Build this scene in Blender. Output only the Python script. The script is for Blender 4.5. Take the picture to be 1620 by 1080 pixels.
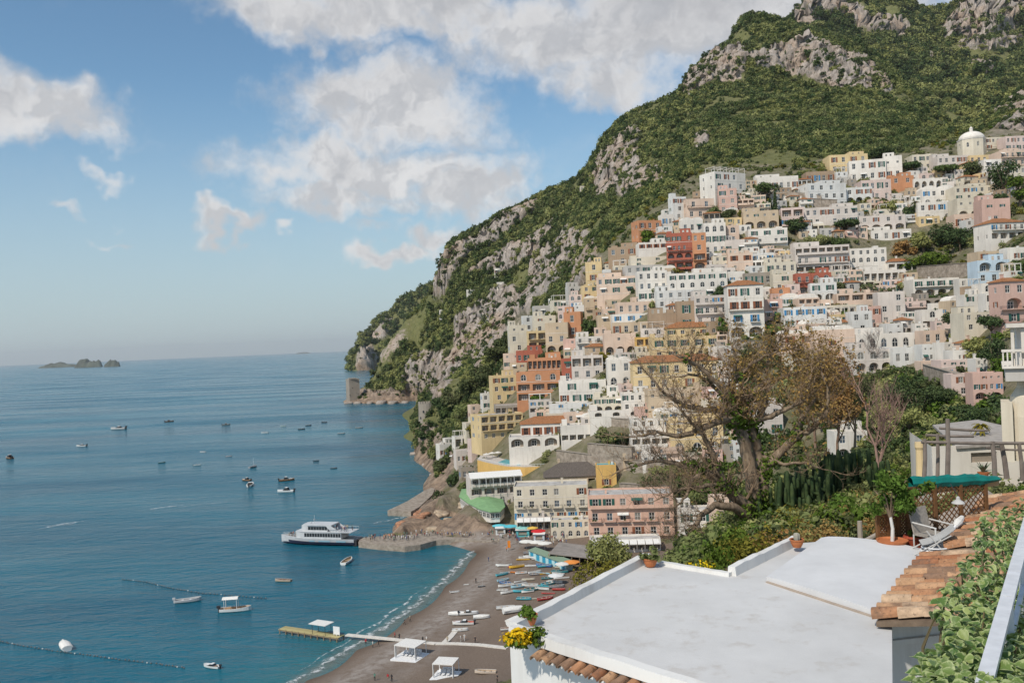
import bpy, math, random
import numpy as np
from mathutils import Vector, Matrix, noise as mnoise
random.seed(7); RNG = np.random.default_rng(11)
R = math.radians
for o in list(bpy.data.objects): bpy.data.objects.remove(o)
SC = bpy.context.scene
COL = SC.collection
# ------------------------------------------------------------------ camera
HC = 70.0                      # camera height above the sea (m)
FPX, ROLL, PITCH = 1400.0, math.atan(24/565), 2.6/1400
cs, sn = math.cos(ROLL), math.sin(ROLL)
cam = bpy.data.cameras.new('camera'); camo = bpy.data.objects.new('camera', cam); COL.objects.link(camo)
cam.sensor_width = 36; cam.lens = FPX/1620*36; cam.clip_start = .2; cam.clip_end = 120000
fw = Vector((0, math.cos(PITCH), math.sin(PITCH))); r0 = Vector((1,0,0)); u0 = Vector((0,-math.sin(PITCH), math.cos(PITCH)))
rt = cs*r0 - sn*u0; up = sn*r0 + cs*u0
m = Matrix.Identity(4)
for i in range(3): m[i][0], m[i][1], m[i][2] = rt[i], up[i], -fw[i]
m.translation = (0,0,HC); camo.matrix_world = m
SC.camera = camo
# ------------------------------------------------------------------ world, sun, exposure
SUN_EL, SUN_AZ = 47.0, -142.0    # azimuth: degrees from the view direction (+Y), negative = to the left
vs = SC.view_settings; vs.view_transform = 'Standard'; vs.look = 'None'; vs.exposure = 0.35; vs.gamma = 1; vs.use_curve_mapping = False
def direction(px, py):
    a, b = px-810, 540-py
    x, y = a*cs+b*sn, -a*sn+b*cs
    return Vector((x, FPX*math.cos(PITCH)-y*math.sin(PITCH), y*math.cos(PITCH)+FPX*math.sin(PITCH)))
class NT:
    def __init__(s, tree): s.t = tree; tree.nodes.clear()
    def n(s, typ, ins=None, **kw):
        nd = s.t.nodes.new(typ)
        for k, v in kw.items(): setattr(nd, k, v)
        for k, v in (ins or {}).items():
            sock = nd.inputs[k]
            if hasattr(v, 'is_output') or isinstance(v, bpy.types.NodeSocket): s.t.links.new(v, sock)
            else: sock.default_value = v
        return nd
    def math(s, op, a, b=0.0, clamp=False):
        nd = s.t.nodes.new('ShaderNodeMath'); nd.operation = op; nd.use_clamp = clamp
        for i, v in enumerate((a, b)):
            if isinstance(v, bpy.types.NodeSocket): s.t.links.new(v, nd.inputs[i])
            else: nd.inputs[i].default_value = v
        return nd.outputs[0]
    def mix(s, f, a, b, typ='MIX'):
        nd = s.t.nodes.new('ShaderNodeMix'); nd.data_type = 'RGBA'; nd.blend_type = typ
        for k, v in ((0, f), (6, a), (7, b)):
            if isinstance(v, bpy.types.NodeSocket): s.t.links.new(v, nd.inputs[k])
            else: nd.inputs[k].default_value = v if k == 0 else (*v[:3], 1)
        return nd.outputs[2]
    def rng(s, v, a, b, c=0.0, d=1.0, smooth=False):
        nd = s.t.nodes.new('ShaderNodeMapRange'); nd.interpolation_type = 'SMOOTHSTEP' if smooth else 'LINEAR'
        s.t.links.new(v, nd.inputs[0])
        for i, q in enumerate((a, b, c, d)): nd.inputs[i+1].default_value = q
        return nd.outputs[0]
    def noise(s, vec, scale, detail=4, rough=.55, dist=0.0, out=0):
        nd = s.n('ShaderNodeTexNoise', {'Scale': scale, 'Detail': detail, 'Roughness': rough, 'Distortion': dist})
        if vec is not None: s.t.links.new(vec, nd.inputs['Vector'])
        return nd.outputs[out]
W = bpy.data.worlds.new('World'); SC.world = W; W.use_nodes = True
def build_world():
    t = NT(W.node_tree)
    sky = t.n('ShaderNodeTexSky', sky_type='NISHITA', sun_disc=False)
    sky.sun_elevation = R(SUN_EL); sky.sun_rotation = R(SUN_AZ); sky.air_density = 1.0; sky.dust_density = .3; sky.ozone_density = 2.2; sky.altitude = 50
    tc = t.n('ShaderNodeTexCoord').outputs['Generated']
    nv = t.n('ShaderNodeVectorMath', {0: tc}, operation='NORMALIZE').outputs[0]
    # wispy domain warp so that cloud edges break up
    wn = t.n('ShaderNodeTexNoise', {'Vector': nv, 'Scale': 9.0, 'Detail': 4.0, 'Roughness': .6})
    off = t.n('ShaderNodeVectorMath', {0: wn.outputs[1], 1: (.5,.5,.5)}, operation='SUBTRACT').outputs[0]
    offs = t.n('ShaderNodeVectorMath', {0: off, 'Scale': .13}, operation='SCALE').outputs[0]
    dw = t.n('ShaderNodeVectorMath', {0: nv, 1: offs}, operation='ADD').outputs[0]
    # cumulus banks: (photo px, py, half width px, half height px, weight)
    B = [(610,160,190,85,1),(600,270,250,60,1),(760,300,95,62,1),(545,320,170,30,.9),(470,280,130,35,.8),(720,200,90,60,.7),
         (930,40,260,95,1.05),(1130,30,230,110,1.05),(940,130,120,55,.9),(800,20,140,60,.8),(1350,-60,300,120,1),
         (440,12,120,42,1),(560,8,130,40,1),(690,14,130,44,1),(460,50,70,26,.7),(570,55,60,30,.6),
         (40,175,130,42,1),(120,200,90,35,.8),(200,165,45,26,.5),(-120,150,160,60,1),
         (345,362,54,24,1.15),(440,378,20,16,.85),(172,275,34,13,.6),(120,318,38,13,.7),(158,326,30,12,.6),(165,367,36,9,.6),(15,337,26,8,.5),
         (630,400,85,20,.95),(700,378,60,22,.9),(610,358,60,16,.55),(860,285,40,16,.4),(660,330,60,20,.6)]
    acc = None
    for px, py, hw, hh, w in B:
        d = direction(px, py).normalized()
        mp = t.n('ShaderNodeMapping', {'Vector': dw, 'Rotation': (0,0,0)}, vector_type='POINT')
        sub = t.n('ShaderNodeVectorMath', {0: dw, 1: tuple(d)}, operation='SUBTRACT').outputs[0]
        t.t.nodes.remove(mp)
        sc_ = t.n('ShaderNodeVectorMath', {0: sub, 1: (FPX/hw, FPX/hw, FPX/hh)}, operation='MULTIPLY').outputs[0]
        ln = t.n('ShaderNodeVectorMath', {0: sc_}, operation='LENGTH').outputs[1]
        v = t.rng(ln, 0.1, 1.6, w, 0.0, True)
        acc = v if acc is None else t.math('MAXIMUM', acc, v)
    # the same broken cumulus elsewhere round the sky, beyond the banks listed above
    sep = t.n('ShaderNodeSeparateXYZ', {0: nv})
    st = t.n('ShaderNodeVectorMath', {0: dw, 1: (1,1,2.2)}, operation='MULTIPLY').outputs[0]
    gen = t.noise(st, 2.6, 5, .5)
    g1 = t.rng(gen, .47, .66, 0, 1, True)
    front = t.rng(sep.outputs[1], .42, .74, 1, 0, True)
    up_ = t.rng(sep.outputs[2], .04, .16, 0, 1, True)
    g2 = t.math('MULTIPLY', t.math('MULTIPLY', g1, front), up_)
    acc = t.math('MAXIMUM', acc, g2)
    fine = t.noise(nv, 24.0, 6, .66)
    big = t.noise(nv, 10.0, 3, .55)
    den = t.math('ADD', acc, t.math('MULTIPLY', t.math('SUBTRACT', fine, .5), .85))
    den = t.math('ADD', den, t.math('MULTIPLY', t.math('SUBTRACT', big, .5), .55))
    alpha = t.rng(den, .22, .90, 0, 1, True)
    # thin veil
    veil = t.rng(t.noise(st, 5.0, 6, .6), .5, .8, 0, .22, True)
    alpha = t.math('MAXIMUM', alpha, t.math('MULTIPLY', veil, t.rng(sep.outputs[2], .02, .2, 0, 1)))
    thick = t.rng(den, .55, 1.25, 0, 1, True)
    lump = t.rng(t.noise(dw, 14.0, 5, .6), .36, .64, 0, 1, True)
    hi = t.rng(sep.outputs[2], .18, .40, 0, 1, True)       # banks overhead show their grey undersides
    grey = t.math('MULTIPLY', thick, t.math('ADD', t.math('MULTIPLY', lump, .55), t.math('MULTIPLY', hi, .5)), True)
    e1 = t.noise(dw, 15.0, 4, .58); dwo = t.n('ShaderNodeVectorMath', {0: dw, 1: (-.012,0,.022)}, operation='ADD').outputs[0]; e2 = t.noise(dwo, 15.0, 4, .58)
    relief = t.rng(t.math('SUBTRACT', e1, e2), -.10, .10, 0, 1, True)
    cl = t.mix(grey, (6.1,6.05,6.05), (3.5,3.5,3.65))
    cl = t.mix(t.math('MULTIPLY', t.math('SUBTRACT', 1.0, relief), .55), cl, (3.3,3.4,3.65))
    skc = t.n('ShaderNodeHueSaturation', {'Saturation': 1.05, 'Value': 1.0, 'Color': sky.outputs[0]}).outputs[0]
    skc = t.mix(1.0, skc, (.86,.99,.96), 'MULTIPLY')
    skc = t.mix(t.rng(sep.outputs[2], -.02, .30, .85, 0, True), skc, (3.5,4.2,4.75))
    col = t.mix(t.math('MULTIPLY', alpha, .96), skc, cl)
    bg = t.n('ShaderNodeBackground', {'Color': col, 'Strength': .1})
    t.n('ShaderNodeOutputWorld', {0: bg.outputs[0]})
build_world()
W.cycles.sampling_method = 'MANUAL'; W.cycles.sample_map_resolution = 512
SC.cycles.max_bounces = 6; SC.cycles.diffuse_bounces = 3; SC.cycles.glossy_bounces = 2; SC.cycles.transmission_bounces = 4; SC.cycles.transparent_max_bounces = 6; SC.cycles.volume_bounces = 0; SC.cycles.caustics_reflective = False; SC.cycles.caustics_refractive = False
sun = bpy.data.lights.new('sun', 'SUN'); sun.energy = 2.9; sun.angle = R(2.0); sun.color = (1,.93,.82)
suno = bpy.data.objects.new('sun', sun); COL.objects.link(suno)
sd = Vector((math.sin(R(SUN_AZ))*math.cos(R(SUN_EL)), math.cos(R(SUN_AZ))*math.cos(R(SUN_EL)), math.sin(R(SUN_EL))))
suno.rotation_euler = sd.to_track_quat('Z','Y').to_euler(); suno.location = (0,0,400)
# ------------------------------------------------------------------ helpers: photo pixel <-> place
def P(px, py, Y):
    d = direction(px, py); return Vector((d.x/d.y*Y, Y, HC + d.z/d.y*Y))
def PZ(px, py, z=0.0):
    d = direction(px, py); k = (z-HC)/d.z; return Vector((d.x*k, d.y*k, z))
def pix(p):
    """numpy (n,3) points -> photo pixels"""
    q = np.asarray(p, float) - (0,0,HC)
    X, Y, Z = q[...,0], q[...,1], q[...,2]
    yy = Y*math.cos(PITCH)+Z*math.sin(PITCH); zz = -Y*math.sin(PITCH)+Z*math.cos(PITCH)
    xs, ys = X/yy*FPX, zz/yy*FPX
    return 810+xs*cs-ys*sn, 540-(xs*sn+ys*cs)
def tag(o, label=None, cat=None, group=None, kind=None):
    if label: o['label'] = label
    if cat: o['category'] = cat
    if group: o['group'] = group
    if kind: o['kind'] = kind
    return o
def empty(name, loc=(0,0,0), rz=0.0, label=None, cat=None, group=None):
    o = bpy.data.objects.new(name, None); COL.objects.link(o); o.empty_display_size = .3
    o.location = loc; o.rotation_euler = (0,0,rz)
    return tag(o, label, cat, group)
def inst(name, mesh, parent=None, loc=(0,0,0), rot=(0,0,0), scale=(1,1,1)):
    o = bpy.data.objects.new(name, mesh); COL.objects.link(o)
    o.parent = parent; o.location = loc; o.rotation_euler = rot; o.scale = scale
    return o
class MB:
    """collects faces; build() makes one mesh object"""
    def __init__(s): s.v, s.f, s.m, s.k = [], [], [], 0
    def face(s, pts, mi=0):
        n = len(s.v); s.v += [tuple(p) for p in pts]; s.f.append(tuple(range(n, n+len(pts)))); s.m.append(mi)
    def box(s, x0, x1, y0, y1, z0, z1, mi=0, M=None):
        n = len(s.v)
        c = [(x0,y0,z0),(x1,y0,z0),(x1,y1,z0),(x0,y1,z0),(x0,y0,z1),(x1,y0,z1),(x1,y1,z1),(x0,y1,z1)]
        if M is not None: c = [tuple(M @ Vector(p)) for p in c]
        s.v += c
        for q in ((3,2,1,0),(4,5,6,7),(0,1,5,4),(1,2,6,5),(2,3,7,6),(3,0,4,7)):
            s.f.append(tuple(n+i for i in q)); s.m.append(mi)
    def tube(s, pts, rad, n=6, mi=0, cap=True):
        """tapered tube along pts with radii rad"""
        pts = [Vector(p) for p in pts]; k0 = len(s.v)
        for i, p in enumerate(pts):
            a = pts[max(i-1,0)]; b = pts[min(i+1,len(pts)-1)]
            d = (b-a); d = d.normalized() if d.length > 1e-9 else Vector((0,0,1))
            x = d.cross(Vector((0,0,1))) if abs(d.z) < .95 else d.cross(Vector((1,0,0)))
            x.normalize(); y = d.cross(x)
            r = rad[i] if hasattr(rad,'__len__') else rad
            for j in range(n):
                t = 2*math.pi*j/n; s.v.append(tuple(p + (x*math.cos(t)+y*math.sin(t))*r))
        for i in range(len(pts)-1):
            for j in range(n):
                a = k0+i*n+j; b = k0+i*n+(j+1)%n
                s.f.append((a, b, b+n, a+n)); s.m.append(mi)
        if cap:
            s.f.append(tuple(range(k0, k0+n))[::-1]); s.m.append(mi)
            e = k0+(len(pts)-1)*n; s.f.append(tuple(range(e, e+n))); s.m.append(mi)
    def lathe(s, prof, n=16, c=(0,0,0), mi=0):
        k0 = len(s.v)
        for r, z in prof:
            for j in range(n):
                t = 2*math.pi*j/n; s.v.append((c[0]+r*math.cos(t), c[1]+r*math.sin(t), c[2]+z))
        for i in range(len(prof)-1):
            for j in range(n):
                a = k0+i*n+j; b = k0+i*n+(j+1)%n; s.f.append((a,b,b+n,a+n)); s.m.append(mi)
        s.f.append(tuple(range(k0,k0+n))[::-1]); s.m.append(mi)
        e = k0+(len(prof)-1)*n; s.f.append(tuple(range(e,e+n))); s.m.append(mi)
    def mesh(s, name, mats, smooth=False):
        me = bpy.data.meshes.new(name); me.from_pydata(s.v, [], s.f)
        for mt in (mats if isinstance(mats,(list,tuple)) else [mats]): me.materials.append(mt)
        if any(s.m): me.polygons.foreach_set('material_index', s.m)
        if smooth: me.polygons.foreach_set('use_smooth', [True]*len(s.f))
        me.update(); return me
    def build(s, name, mats, parent=None, loc=(0,0,0), rz=0.0, smooth=False):
        return inst(name, s.mesh(name, mats, smooth), parent, loc, (0,0,rz))
def npmesh(name, verts, faces, mat, smooth=False):
    """fast mesh from numpy quads/tris"""
    me = bpy.data.meshes.new(name); n = len(faces); k = faces.shape[1]
    me.vertices.add(len(verts)); me.vertices.foreach_set('co', np.asarray(verts,np.float32).ravel())
    me.loops.add(n*k); me.loops.foreach_set('vertex_index', faces.astype(np.int32).ravel())
    me.polygons.add(n); me.polygons.foreach_set('loop_start', np.arange(0,n*k,k,dtype=np.int32)); me.polygons.foreach_set('loop_total', np.full(n,k,np.int32))
    if smooth: me.polygons.foreach_set('use_smooth', np.ones(n,bool))
    me.materials.append(mat); me.update(calc_edges=True); me.validate(); return me
# ------------------------------------------------------------------ numpy noise
_perm = RNG.permutation(512).astype(np.int64); _perm = np.concatenate([_perm]*4)
_val = RNG.random(512)*2-1
def vnoise(p):
    p = np.asarray(p, float); i = np.floor(p).astype(np.int64); f = p-i; f = f*f*f*(f*(f*6-15)+10); i &= 511
    def h(a,b,c): return _val[_perm[(_perm[(_perm[a & 511]+b) & 511]+c) & 511]]
    x,y,z = i[:,0],i[:,1],i[:,2]; fx,fy,fz = f[:,0],f[:,1],f[:,2]
    l = lambda a,b,t: a+(b-a)*t
    return l(l(l(h(x,y,z),h(x+1,y,z),fx), l(h(x,y+1,z),h(x+1,y+1,z),fx), fy), l(l(h(x,y,z+1),h(x+1,y,z+1),fx), l(h(x,y+1,z+1),h(x+1,y+1,z+1),fx), fy), fz)
def fbm(p, oct=4, gain=.5, ridged=False):
    p = np.asarray(p,float); s = np.zeros(len(p)); a = 1.0; tot = 0
    for o in range(oct):
        v = vnoise(p + o*17.3); v = 1-2*np.abs(v) if ridged else v
        s += a*v; tot += a; a *= gain; p = p*2.03
    return s/tot
def inpoly(px, py, poly):
    c = np.zeros(len(px), bool); n = len(poly)
    for i in range(n):
        x1,y1 = poly[i]; x2,y2 = poly[i-1]
        if y1 == y2: continue
        k = ((y1 > py) != (y2 > py)) & (px < (x2-x1)*(py-y1)/(y2-y1)+x1); c ^= k
    return c
# ------------------------------------------------------------------ materials
MATS = {}
def mat(name, fn):
    if name in MATS: return MATS[name]
    mt = bpy.data.materials.new(name); mt.use_nodes = True; t = NT(mt.node_tree)
    sh = fn(t); t.n('ShaderNodeOutputMaterial', {0: sh}); MATS[name] = mt; return mt
def bsdf(t, col, rough=.8, bump=None, bstr=.3, bdist=.05, metal=0.0, spec=.3, **kw):
    ins = {'Roughness': rough, 'Metallic': metal, 'Specular IOR Level': spec}
    ins['Base Color'] = col if isinstance(col, bpy.types.NodeSocket) else (*col[:3],1)
    ins.update(kw)
    if bump is not None:
        ins['Normal'] = t.n('ShaderNodeBump', {'Height': bump, 'Strength': bstr, 'Distance': bdist}).outputs[0]
    return t.n('ShaderNodeBsdfPrincipled', ins).outputs[0]
def sc(c, k): return tuple(min(1,x*k) for x in c[:3])
def m_plain(name, c, rough=.6, spec=.3, metal=0.0, var=.12, scale=3.0):
    def fn(t):
        o = t.n('ShaderNodeTexCoord').outputs['Object']
        n = t.noise(o, scale, 5)
        return bsdf(t, t.mix(t.rng(n,.3,.7), sc(c,1-var), sc(c,1+var)), rough, None, metal=metal, spec=spec)
    return mat(name, fn)
def m_plaster(name, c, grime=.5, joint=False):
    """painted plaster: patchy fading, rain streaks, slightly rough"""
    def fn(t):
        g = t.n('ShaderNodeNewGeometry').outputs['Position']
        big = t.noise(g, .12, 5, .6); fine = t.noise(g, 1.6, 6, .65)
        st = t.n('ShaderNodeVectorMath', {0: g, 1: (1.1,1.1,.12)}, operation='MULTIPLY').outputs[0]
        streak = t.rng(t.noise(st, 1.0, 6, .7), .5, .78, 0, grime)
        base = t.mix(t.rng(big,.35,.65), sc(c,.86), sc(c,1.07))
        base = t.mix(t.rng(fine,.3,.7,0,.35), base, sc(c,.92))
        base = t.mix(streak, base, (c[0]*.52,c[1]*.47,c[2]*.42))
        return bsdf(t, base, .9, fine, .25, .04, spec=.12)
    return mat(name, fn)
def m_leaf(name, c1, c2, c3=None, trans=.25, rough=.65, world=1.2, val=.35):
    """foliage: hue varies per plant, per clump and per leaf"""
    def fn(t):
        g = t.n('ShaderNodeNewGeometry')
        n = t.noise(g.outputs['Position'], world, 5, .6)
        isl = g.outputs['Random Per Island']; rnd = t.n('ShaderNodeObjectInfo').outputs['Random']
        col = t.mix(t.rng(n,.36,.64), c1, c2)
        if c3: col = t.mix(t.rng(rnd,.55,1.0,0,.9), col, c3)
        col = t.n('ShaderNodeHueSaturation', {'Value': t.rng(isl,0,1,1-val,1+val), 'Hue': t.rng(rnd,0,1,.485,.515), 'Color': col}).outputs[0]
        a = t.n('ShaderNodeBsdfDiffuse', {'Color': col}).outputs[0]
        b = t.n('ShaderNodeBsdfTranslucent', {'Color': col}).outputs[0]
        m1 = t.n('ShaderNodeMixShader', {0: trans, 1: a, 2: b}).outputs[0]
        return m1
    return mat(name, fn)
# ================================================================== terrain
S = HC/60.0
def rbf(ctrl):
    """control points (px,py,Y) -> elevation tangent e(u, ln Y)"""
    pts = [P(*c) for c in ctrl]
    A = np.array([[p.x/p.y*2.2, math.log(p.y)] for p in pts]); e = np.array([(p.z-HC)/p.y for p in pts])
    def k(a, b): return np.sqrt(((a[:,None,:]-b[None,:,:])**2).sum(-1)+1e-5)
    n = len(A); K = np.zeros((n+3,n+3)); K[:n,:n] = -k(A,A)-np.eye(n)*.004
    Q = np.c_[np.ones(n), A]; K[:n,n:] = Q; K[n:,:n] = Q.T
    w = np.linalg.solve(K, np.r_[e, 0,0,0])
    def f(u, Y):
        q = np.c_[np.asarray(u).ravel()*2.2, np.log(np.asarray(Y)).ravel()]
        out = np.empty(len(q))
        for i in range(0, len(q), 20000):
            b = q[i:i+20000]; out[i:i+20000] = -k(b,A)@w[:n] + np.c_[np.ones(len(b)), b]@w[n:]
        return out
    return f
def sea(px, py): p = PZ(px,py,-14 if py > 730 else -3); return (px,py,p.y)
def lvl(px, py, z): p = PZ(px,py,z); return (px,py,p.y)
def Ys(l): return [(a,b,c*S) for a,b,c in l]
SKY = [(593,604,1030),(600,574,1040),(620,536,1050),(645,508,1050),(676,482,1040),(690,458,1025),(699,442,1010),(706,416,1003),(716,402,1000),(735,386,1000),(760,370,1000),(790,350,1000),(820,334,1000),(850,318,1000),
 (880,301,980),(905,288,970),(930,265,960),(952,228,950),(965,206,950),(985,186,950),(1010,171,950),(1050,161,950),(1075,155,960),(1088,133,960),(1105,110,970),(1135,85,980),(1160,60,990),(1183,33,1000),(1205,26,1010),(1230,36,1010),(1260,48,1005),(1300,58,1000),(1345,74,980),(1380,96,960),(1410,116,940),(1432,142,900),(1455,168,860),(1480,190,800),(1510,212,740),(1545,212,640),(1570,190,600),(1590,168,590),(1620,146,590),(1680,120,590)]
HILL = Ys([(a,b,c) for a,b,c in SKY] + [(a,b+45,c*1.13) for a,b,c in SKY] + [(a,b+110,c*1.35) for a,b,c in SKY])
# sea floor left of the coast, coast line, beach
HILL += [sea(*c) for c in [(430,1075),(520,1020),(600,965),(660,915),(700,880),(560,880),(560,820),(600,770),(640,740),(600,720),(620,690),(640,690),(600,660),(640,650),(560,660),(500,640),(520,625),(530,610),(420,700),(400,640)]]
HILL += [lvl(*c) for c in [(480,1075,-.4),(560,1026,-.4),(640,975,-.4),(700,927,-.4),(735,890,-.4),(758,872,.2),(540,1075,1.2),(640,1015,1.3),(720,950,1.4),(770,895,1.6),(640,1075,2.2),(760,1060,2.8),(850,1040,3.0),(790,950,2.4),(880,940,3),(960,930,3.2),(820,870,2.6),(900,880,3.2),(1000,900,3.6),(1100,920,4),
 (660,836,1.6),(690,820,3.2),(722,815,5.5),(742,795,9),(700,800,4),(676,812,1.8),(640,847,.8),(755,812,8),(618,812,-3),(660,812,.5),(700,842,2.4),(640,858,-2),(740,845,2.6),(780,845,2.7),(840,842,3.2),(930,858,4),(1000,866,4.2),(1060,880,4.5),(1150,880,6),
 (672,780,0),(684,750,0),(657,721,0),(663,700,4),(650,690,-6),(548,637,0),(575,638,0),(600,638,0),(630,637,0),(655,634,0)]]
HILL += Ys([(672,668,485),(690,690,470),(700,740,385),(715,715,400),(735,690,410),(725,640,455),(760,590,470),(790,560,470),(700,640,480),(690,626,500),(720,608,530),
 (668,640,640),(700,640,700),(740,640,640),(800,580,640),          # hidden inlet behind the watch tower
 (650,600,1008),(690,585,985),(620,602,1010),(640,566,1022),(700,545,975),(703,505,985),(750,560,860),(740,500,930),(720,450,975),
 (790,545,760),(800,500,860),(800,440,930),(800,380,970),(850,500,700),(850,450,820),(860,420,870),(850,370,930),
 (720,785,345),(740,800,318),(770,770,315),(730,760,330),(800,800,292),(780,730,335),(800,690,350),(800,650,375),(810,600,405),(815,550,430),(830,520,455),
 (850,800,283),(850,760,298),(850,710,318),(850,650,352),(860,600,378),(860,550,405),(870,505,435),(890,490,470),(900,470,540),
 (930,820,268),(950,770,280),(950,720,290),(950,660,315),(950,610,335),(950,560,360),(950,510,385),(935,450,420),(940,420,450),(930,400,560),(930,340,760),(950,290,870),
 (1050,820,258),(1050,770,268),(1050,720,280),(1050,660,300),(1050,610,318),(1050,560,340),(1050,500,360),(1050,450,378),(1050,400,400),(1040,350,430),(1020,330,480),(1020,280,640),(1020,220,830),
 (1150,820,258),(1150,720,275),(1150,640,290),(1150,560,320),(1150,500,350),(1150,450,372),(1150,400,395),(1150,350,415),(1150,310,435),(1150,270,500),(1150,220,620),(1150,160,800),(1110,150,860),(1150,130,880),(1150,95,930),(1180,60,960),
 (1300,700,262),(1300,600,285),(1300,550,305),(1300,500,335),(1300,460,355),(1300,410,385),(1300,360,412),(1300,320,430),(1300,280,455),(1300,250,500),(1300,200,640),(1300,150,800),(1300,138,860),(1300,90,900),(1250,140,880),(1250,90,920),
 (1400,640,255),(1400,580,280),(1400,540,305),(1400,500,335),(1400,450,365),(1400,410,395),(1400,370,410),(1400,320,432),(1400,280,452),(1400,240,490),(1400,200,620),(1390,140,840),
 (1500,650,225),(1500,600,245),(1500,560,270),(1500,520,300),(1500,480,330),(1500,440,355),(1500,400,385),(1500,360,405),(1500,320,425),(1500,280,445),(1500,245,470),(1490,220,580),
 (1600,640,200),(1600,560,225),(1600,500,250),(1600,460,275),(1600,420,305),(1600,380,340),(1600,340,375),(1600,300,405),(1600,260,435),(1600,230,460),(1600,205,510),(1680,600,200),(1680,450,260),(1680,300,400),(1680,220,500)])
HF = rbf(HILL)
TOWN = [(690,800),(760,650),(800,560),(815,505),(880,478),(925,450),(945,405),(1005,345),(1060,305),(1108,268),(1180,262),(1270,262),(1330,240),(1440,240),(1510,215),(1560,205),(1640,205),(1640,800),(1100,900),(850,850)]
ROCKS = [[(1080,150),(1105,108),(1140,80),(1165,70),(1180,98),(1175,125),(1120,132),(1090,160)],[(1178,98),(1230,80),(1280,64),(1330,82),(1375,100),(1392,128),(1372,150),(1340,140),(1290,134),(1240,118),(1195,112)],[(1388,128),(1404,124),(1412,150),(1396,152)],
 [(935,300),(950,235),(975,210),(1010,205),(1015,250),(1000,280),(960,310)],[(960,300),(1040,260),(1065,275),(1040,300),(985,315)],[(1095,205),(1120,205),(1122,228),(1100,230)],
 [(835,440),(850,400),(900,355),(940,380),(962,430),(925,462),(880,450),(845,480)],[(720,500),(790,450),(850,470),(830,520),(790,540),(740,560),(720,540)],[(700,560),(760,530),(800,545),(760,580),(720,590)],[(686,470),(700,405),(735,382),(770,362),(810,338),(850,318),(850,336),(800,372),(760,398),(720,440),(705,470)],[(735,440),(800,395),(860,372),(870,392),(810,420),(760,450)],
 [(640,572),(668,556),(705,560),(722,600),(692,634),(655,636),(636,600)],[(600,560),(640,520),(660,505),(650,530),(615,565)],[(545,640),(545,620),(600,612),(660,618),(665,645),(545,645)],[(655,730),(655,672),(690,672),(720,720),(700,800),(640,840),(600,850),(600,800),(660,780)],
 [(690,700),(760,740),(790,800),(815,838),(690,850),(640,850)],[(1560,225),(1575,180),(1625,140),(1625,205)],[(780,420),(850,380),(880,350),(860,400),(800,440)]]
def m_ground():
    def fn(t):
        g = t.n('ShaderNodeNewGeometry'); p = g.outputs['Position']
        n1 = t.noise(p, .02, 6, .6); n2 = t.noise(p, .16, 7, .65); n3 = t.noise(p, .9, 5, .6)
        st = t.n('ShaderNodeVectorMath', {0: p, 1: (1,1,.22)}, operation='MULTIPLY').outputs[0]
        cr = t.noise(st, .22, 8, .7, .6)
        rock = t.mix(t.rng(cr,.34,.62), (.19,.165,.145), (.50,.435,.385))
        rock = t.mix(t.rng(n1,.45,.62,0,.55), rock, (.46,.33,.235))
        rock = t.mix(t.rng(n2,.56,.72,0,.8), rock, (.11,.11,.075))
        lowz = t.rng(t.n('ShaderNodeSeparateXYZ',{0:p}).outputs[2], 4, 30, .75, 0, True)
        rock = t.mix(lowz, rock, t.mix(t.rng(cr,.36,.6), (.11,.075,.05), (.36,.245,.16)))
        green = t.mix(t.rng(n2,.3,.7), (.11,.12,.05), (.23,.215,.10))
        green = t.mix(t.rng(n1,.4,.65,0,.6), green, (.15,.16,.06))
        at = t.n('ShaderNodeAttribute', attribute_name='rock').outputs['Fac']
        beach = t.n('ShaderNodeAttribute', attribute_name='beach').outputs['Fac']
        town = t.n('ShaderNodeAttribute', attribute_name='town').outputs['Fac']
        f = t.rng(t.math('ADD', at, t.math('MULTIPLY', t.math('SUBTRACT', n2, .5), 1.5)), .35, .6, 0, 1, True)
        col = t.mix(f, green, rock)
        wall = t.mix(t.rng(n2,.35,.65), (.30,.25,.19), (.12,.125,.06))
        col = t.mix(t.math('MULTIPLY', town, .8), col, wall)
        # beach: dark volcanic shingle with paler raked bands and a wet rim
        peb = t.noise(p, 3.2, 4, .7); band = t.noise(p, .09, 5, .6)
        wet = t.n('ShaderNodeAttribute', attribute_name='wet').outputs['Fac']
        sand = t.mix(t.rng(peb,.3,.7), (.135,.100,.076), (.225,.175,.138))
        sand = t.mix(t.rng(band,.42,.7,0,.45), sand, (.13,.10,.078))
        pale = t.n('ShaderNodeAttribute', attribute_name='pale').outputs['Fac']
        sand = t.mix(t.math('MULTIPLY', pale, t.rng(t.noise(p,.5,6,.7),.35,.6)), sand, (.33,.295,.265))
        sand = t.mix(t.rng(wet,0,1,0,.8), sand, (.085,.055,.038))
        col = t.mix(beach, col, sand)
        h = t.math('ADD', t.math('MULTIPLY', cr, 2.0), t.math('MULTIPLY', n3, .25))
        nb = t.n('ShaderNodeBump', {'Height': h, 'Strength': t.math('MULTIPLY', t.math('SUBTRACT', 1.0, beach), .8), 'Distance': 2.2}).outputs[0]
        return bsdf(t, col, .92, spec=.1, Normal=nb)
    return mat('hillside_ground', fn)
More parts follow.
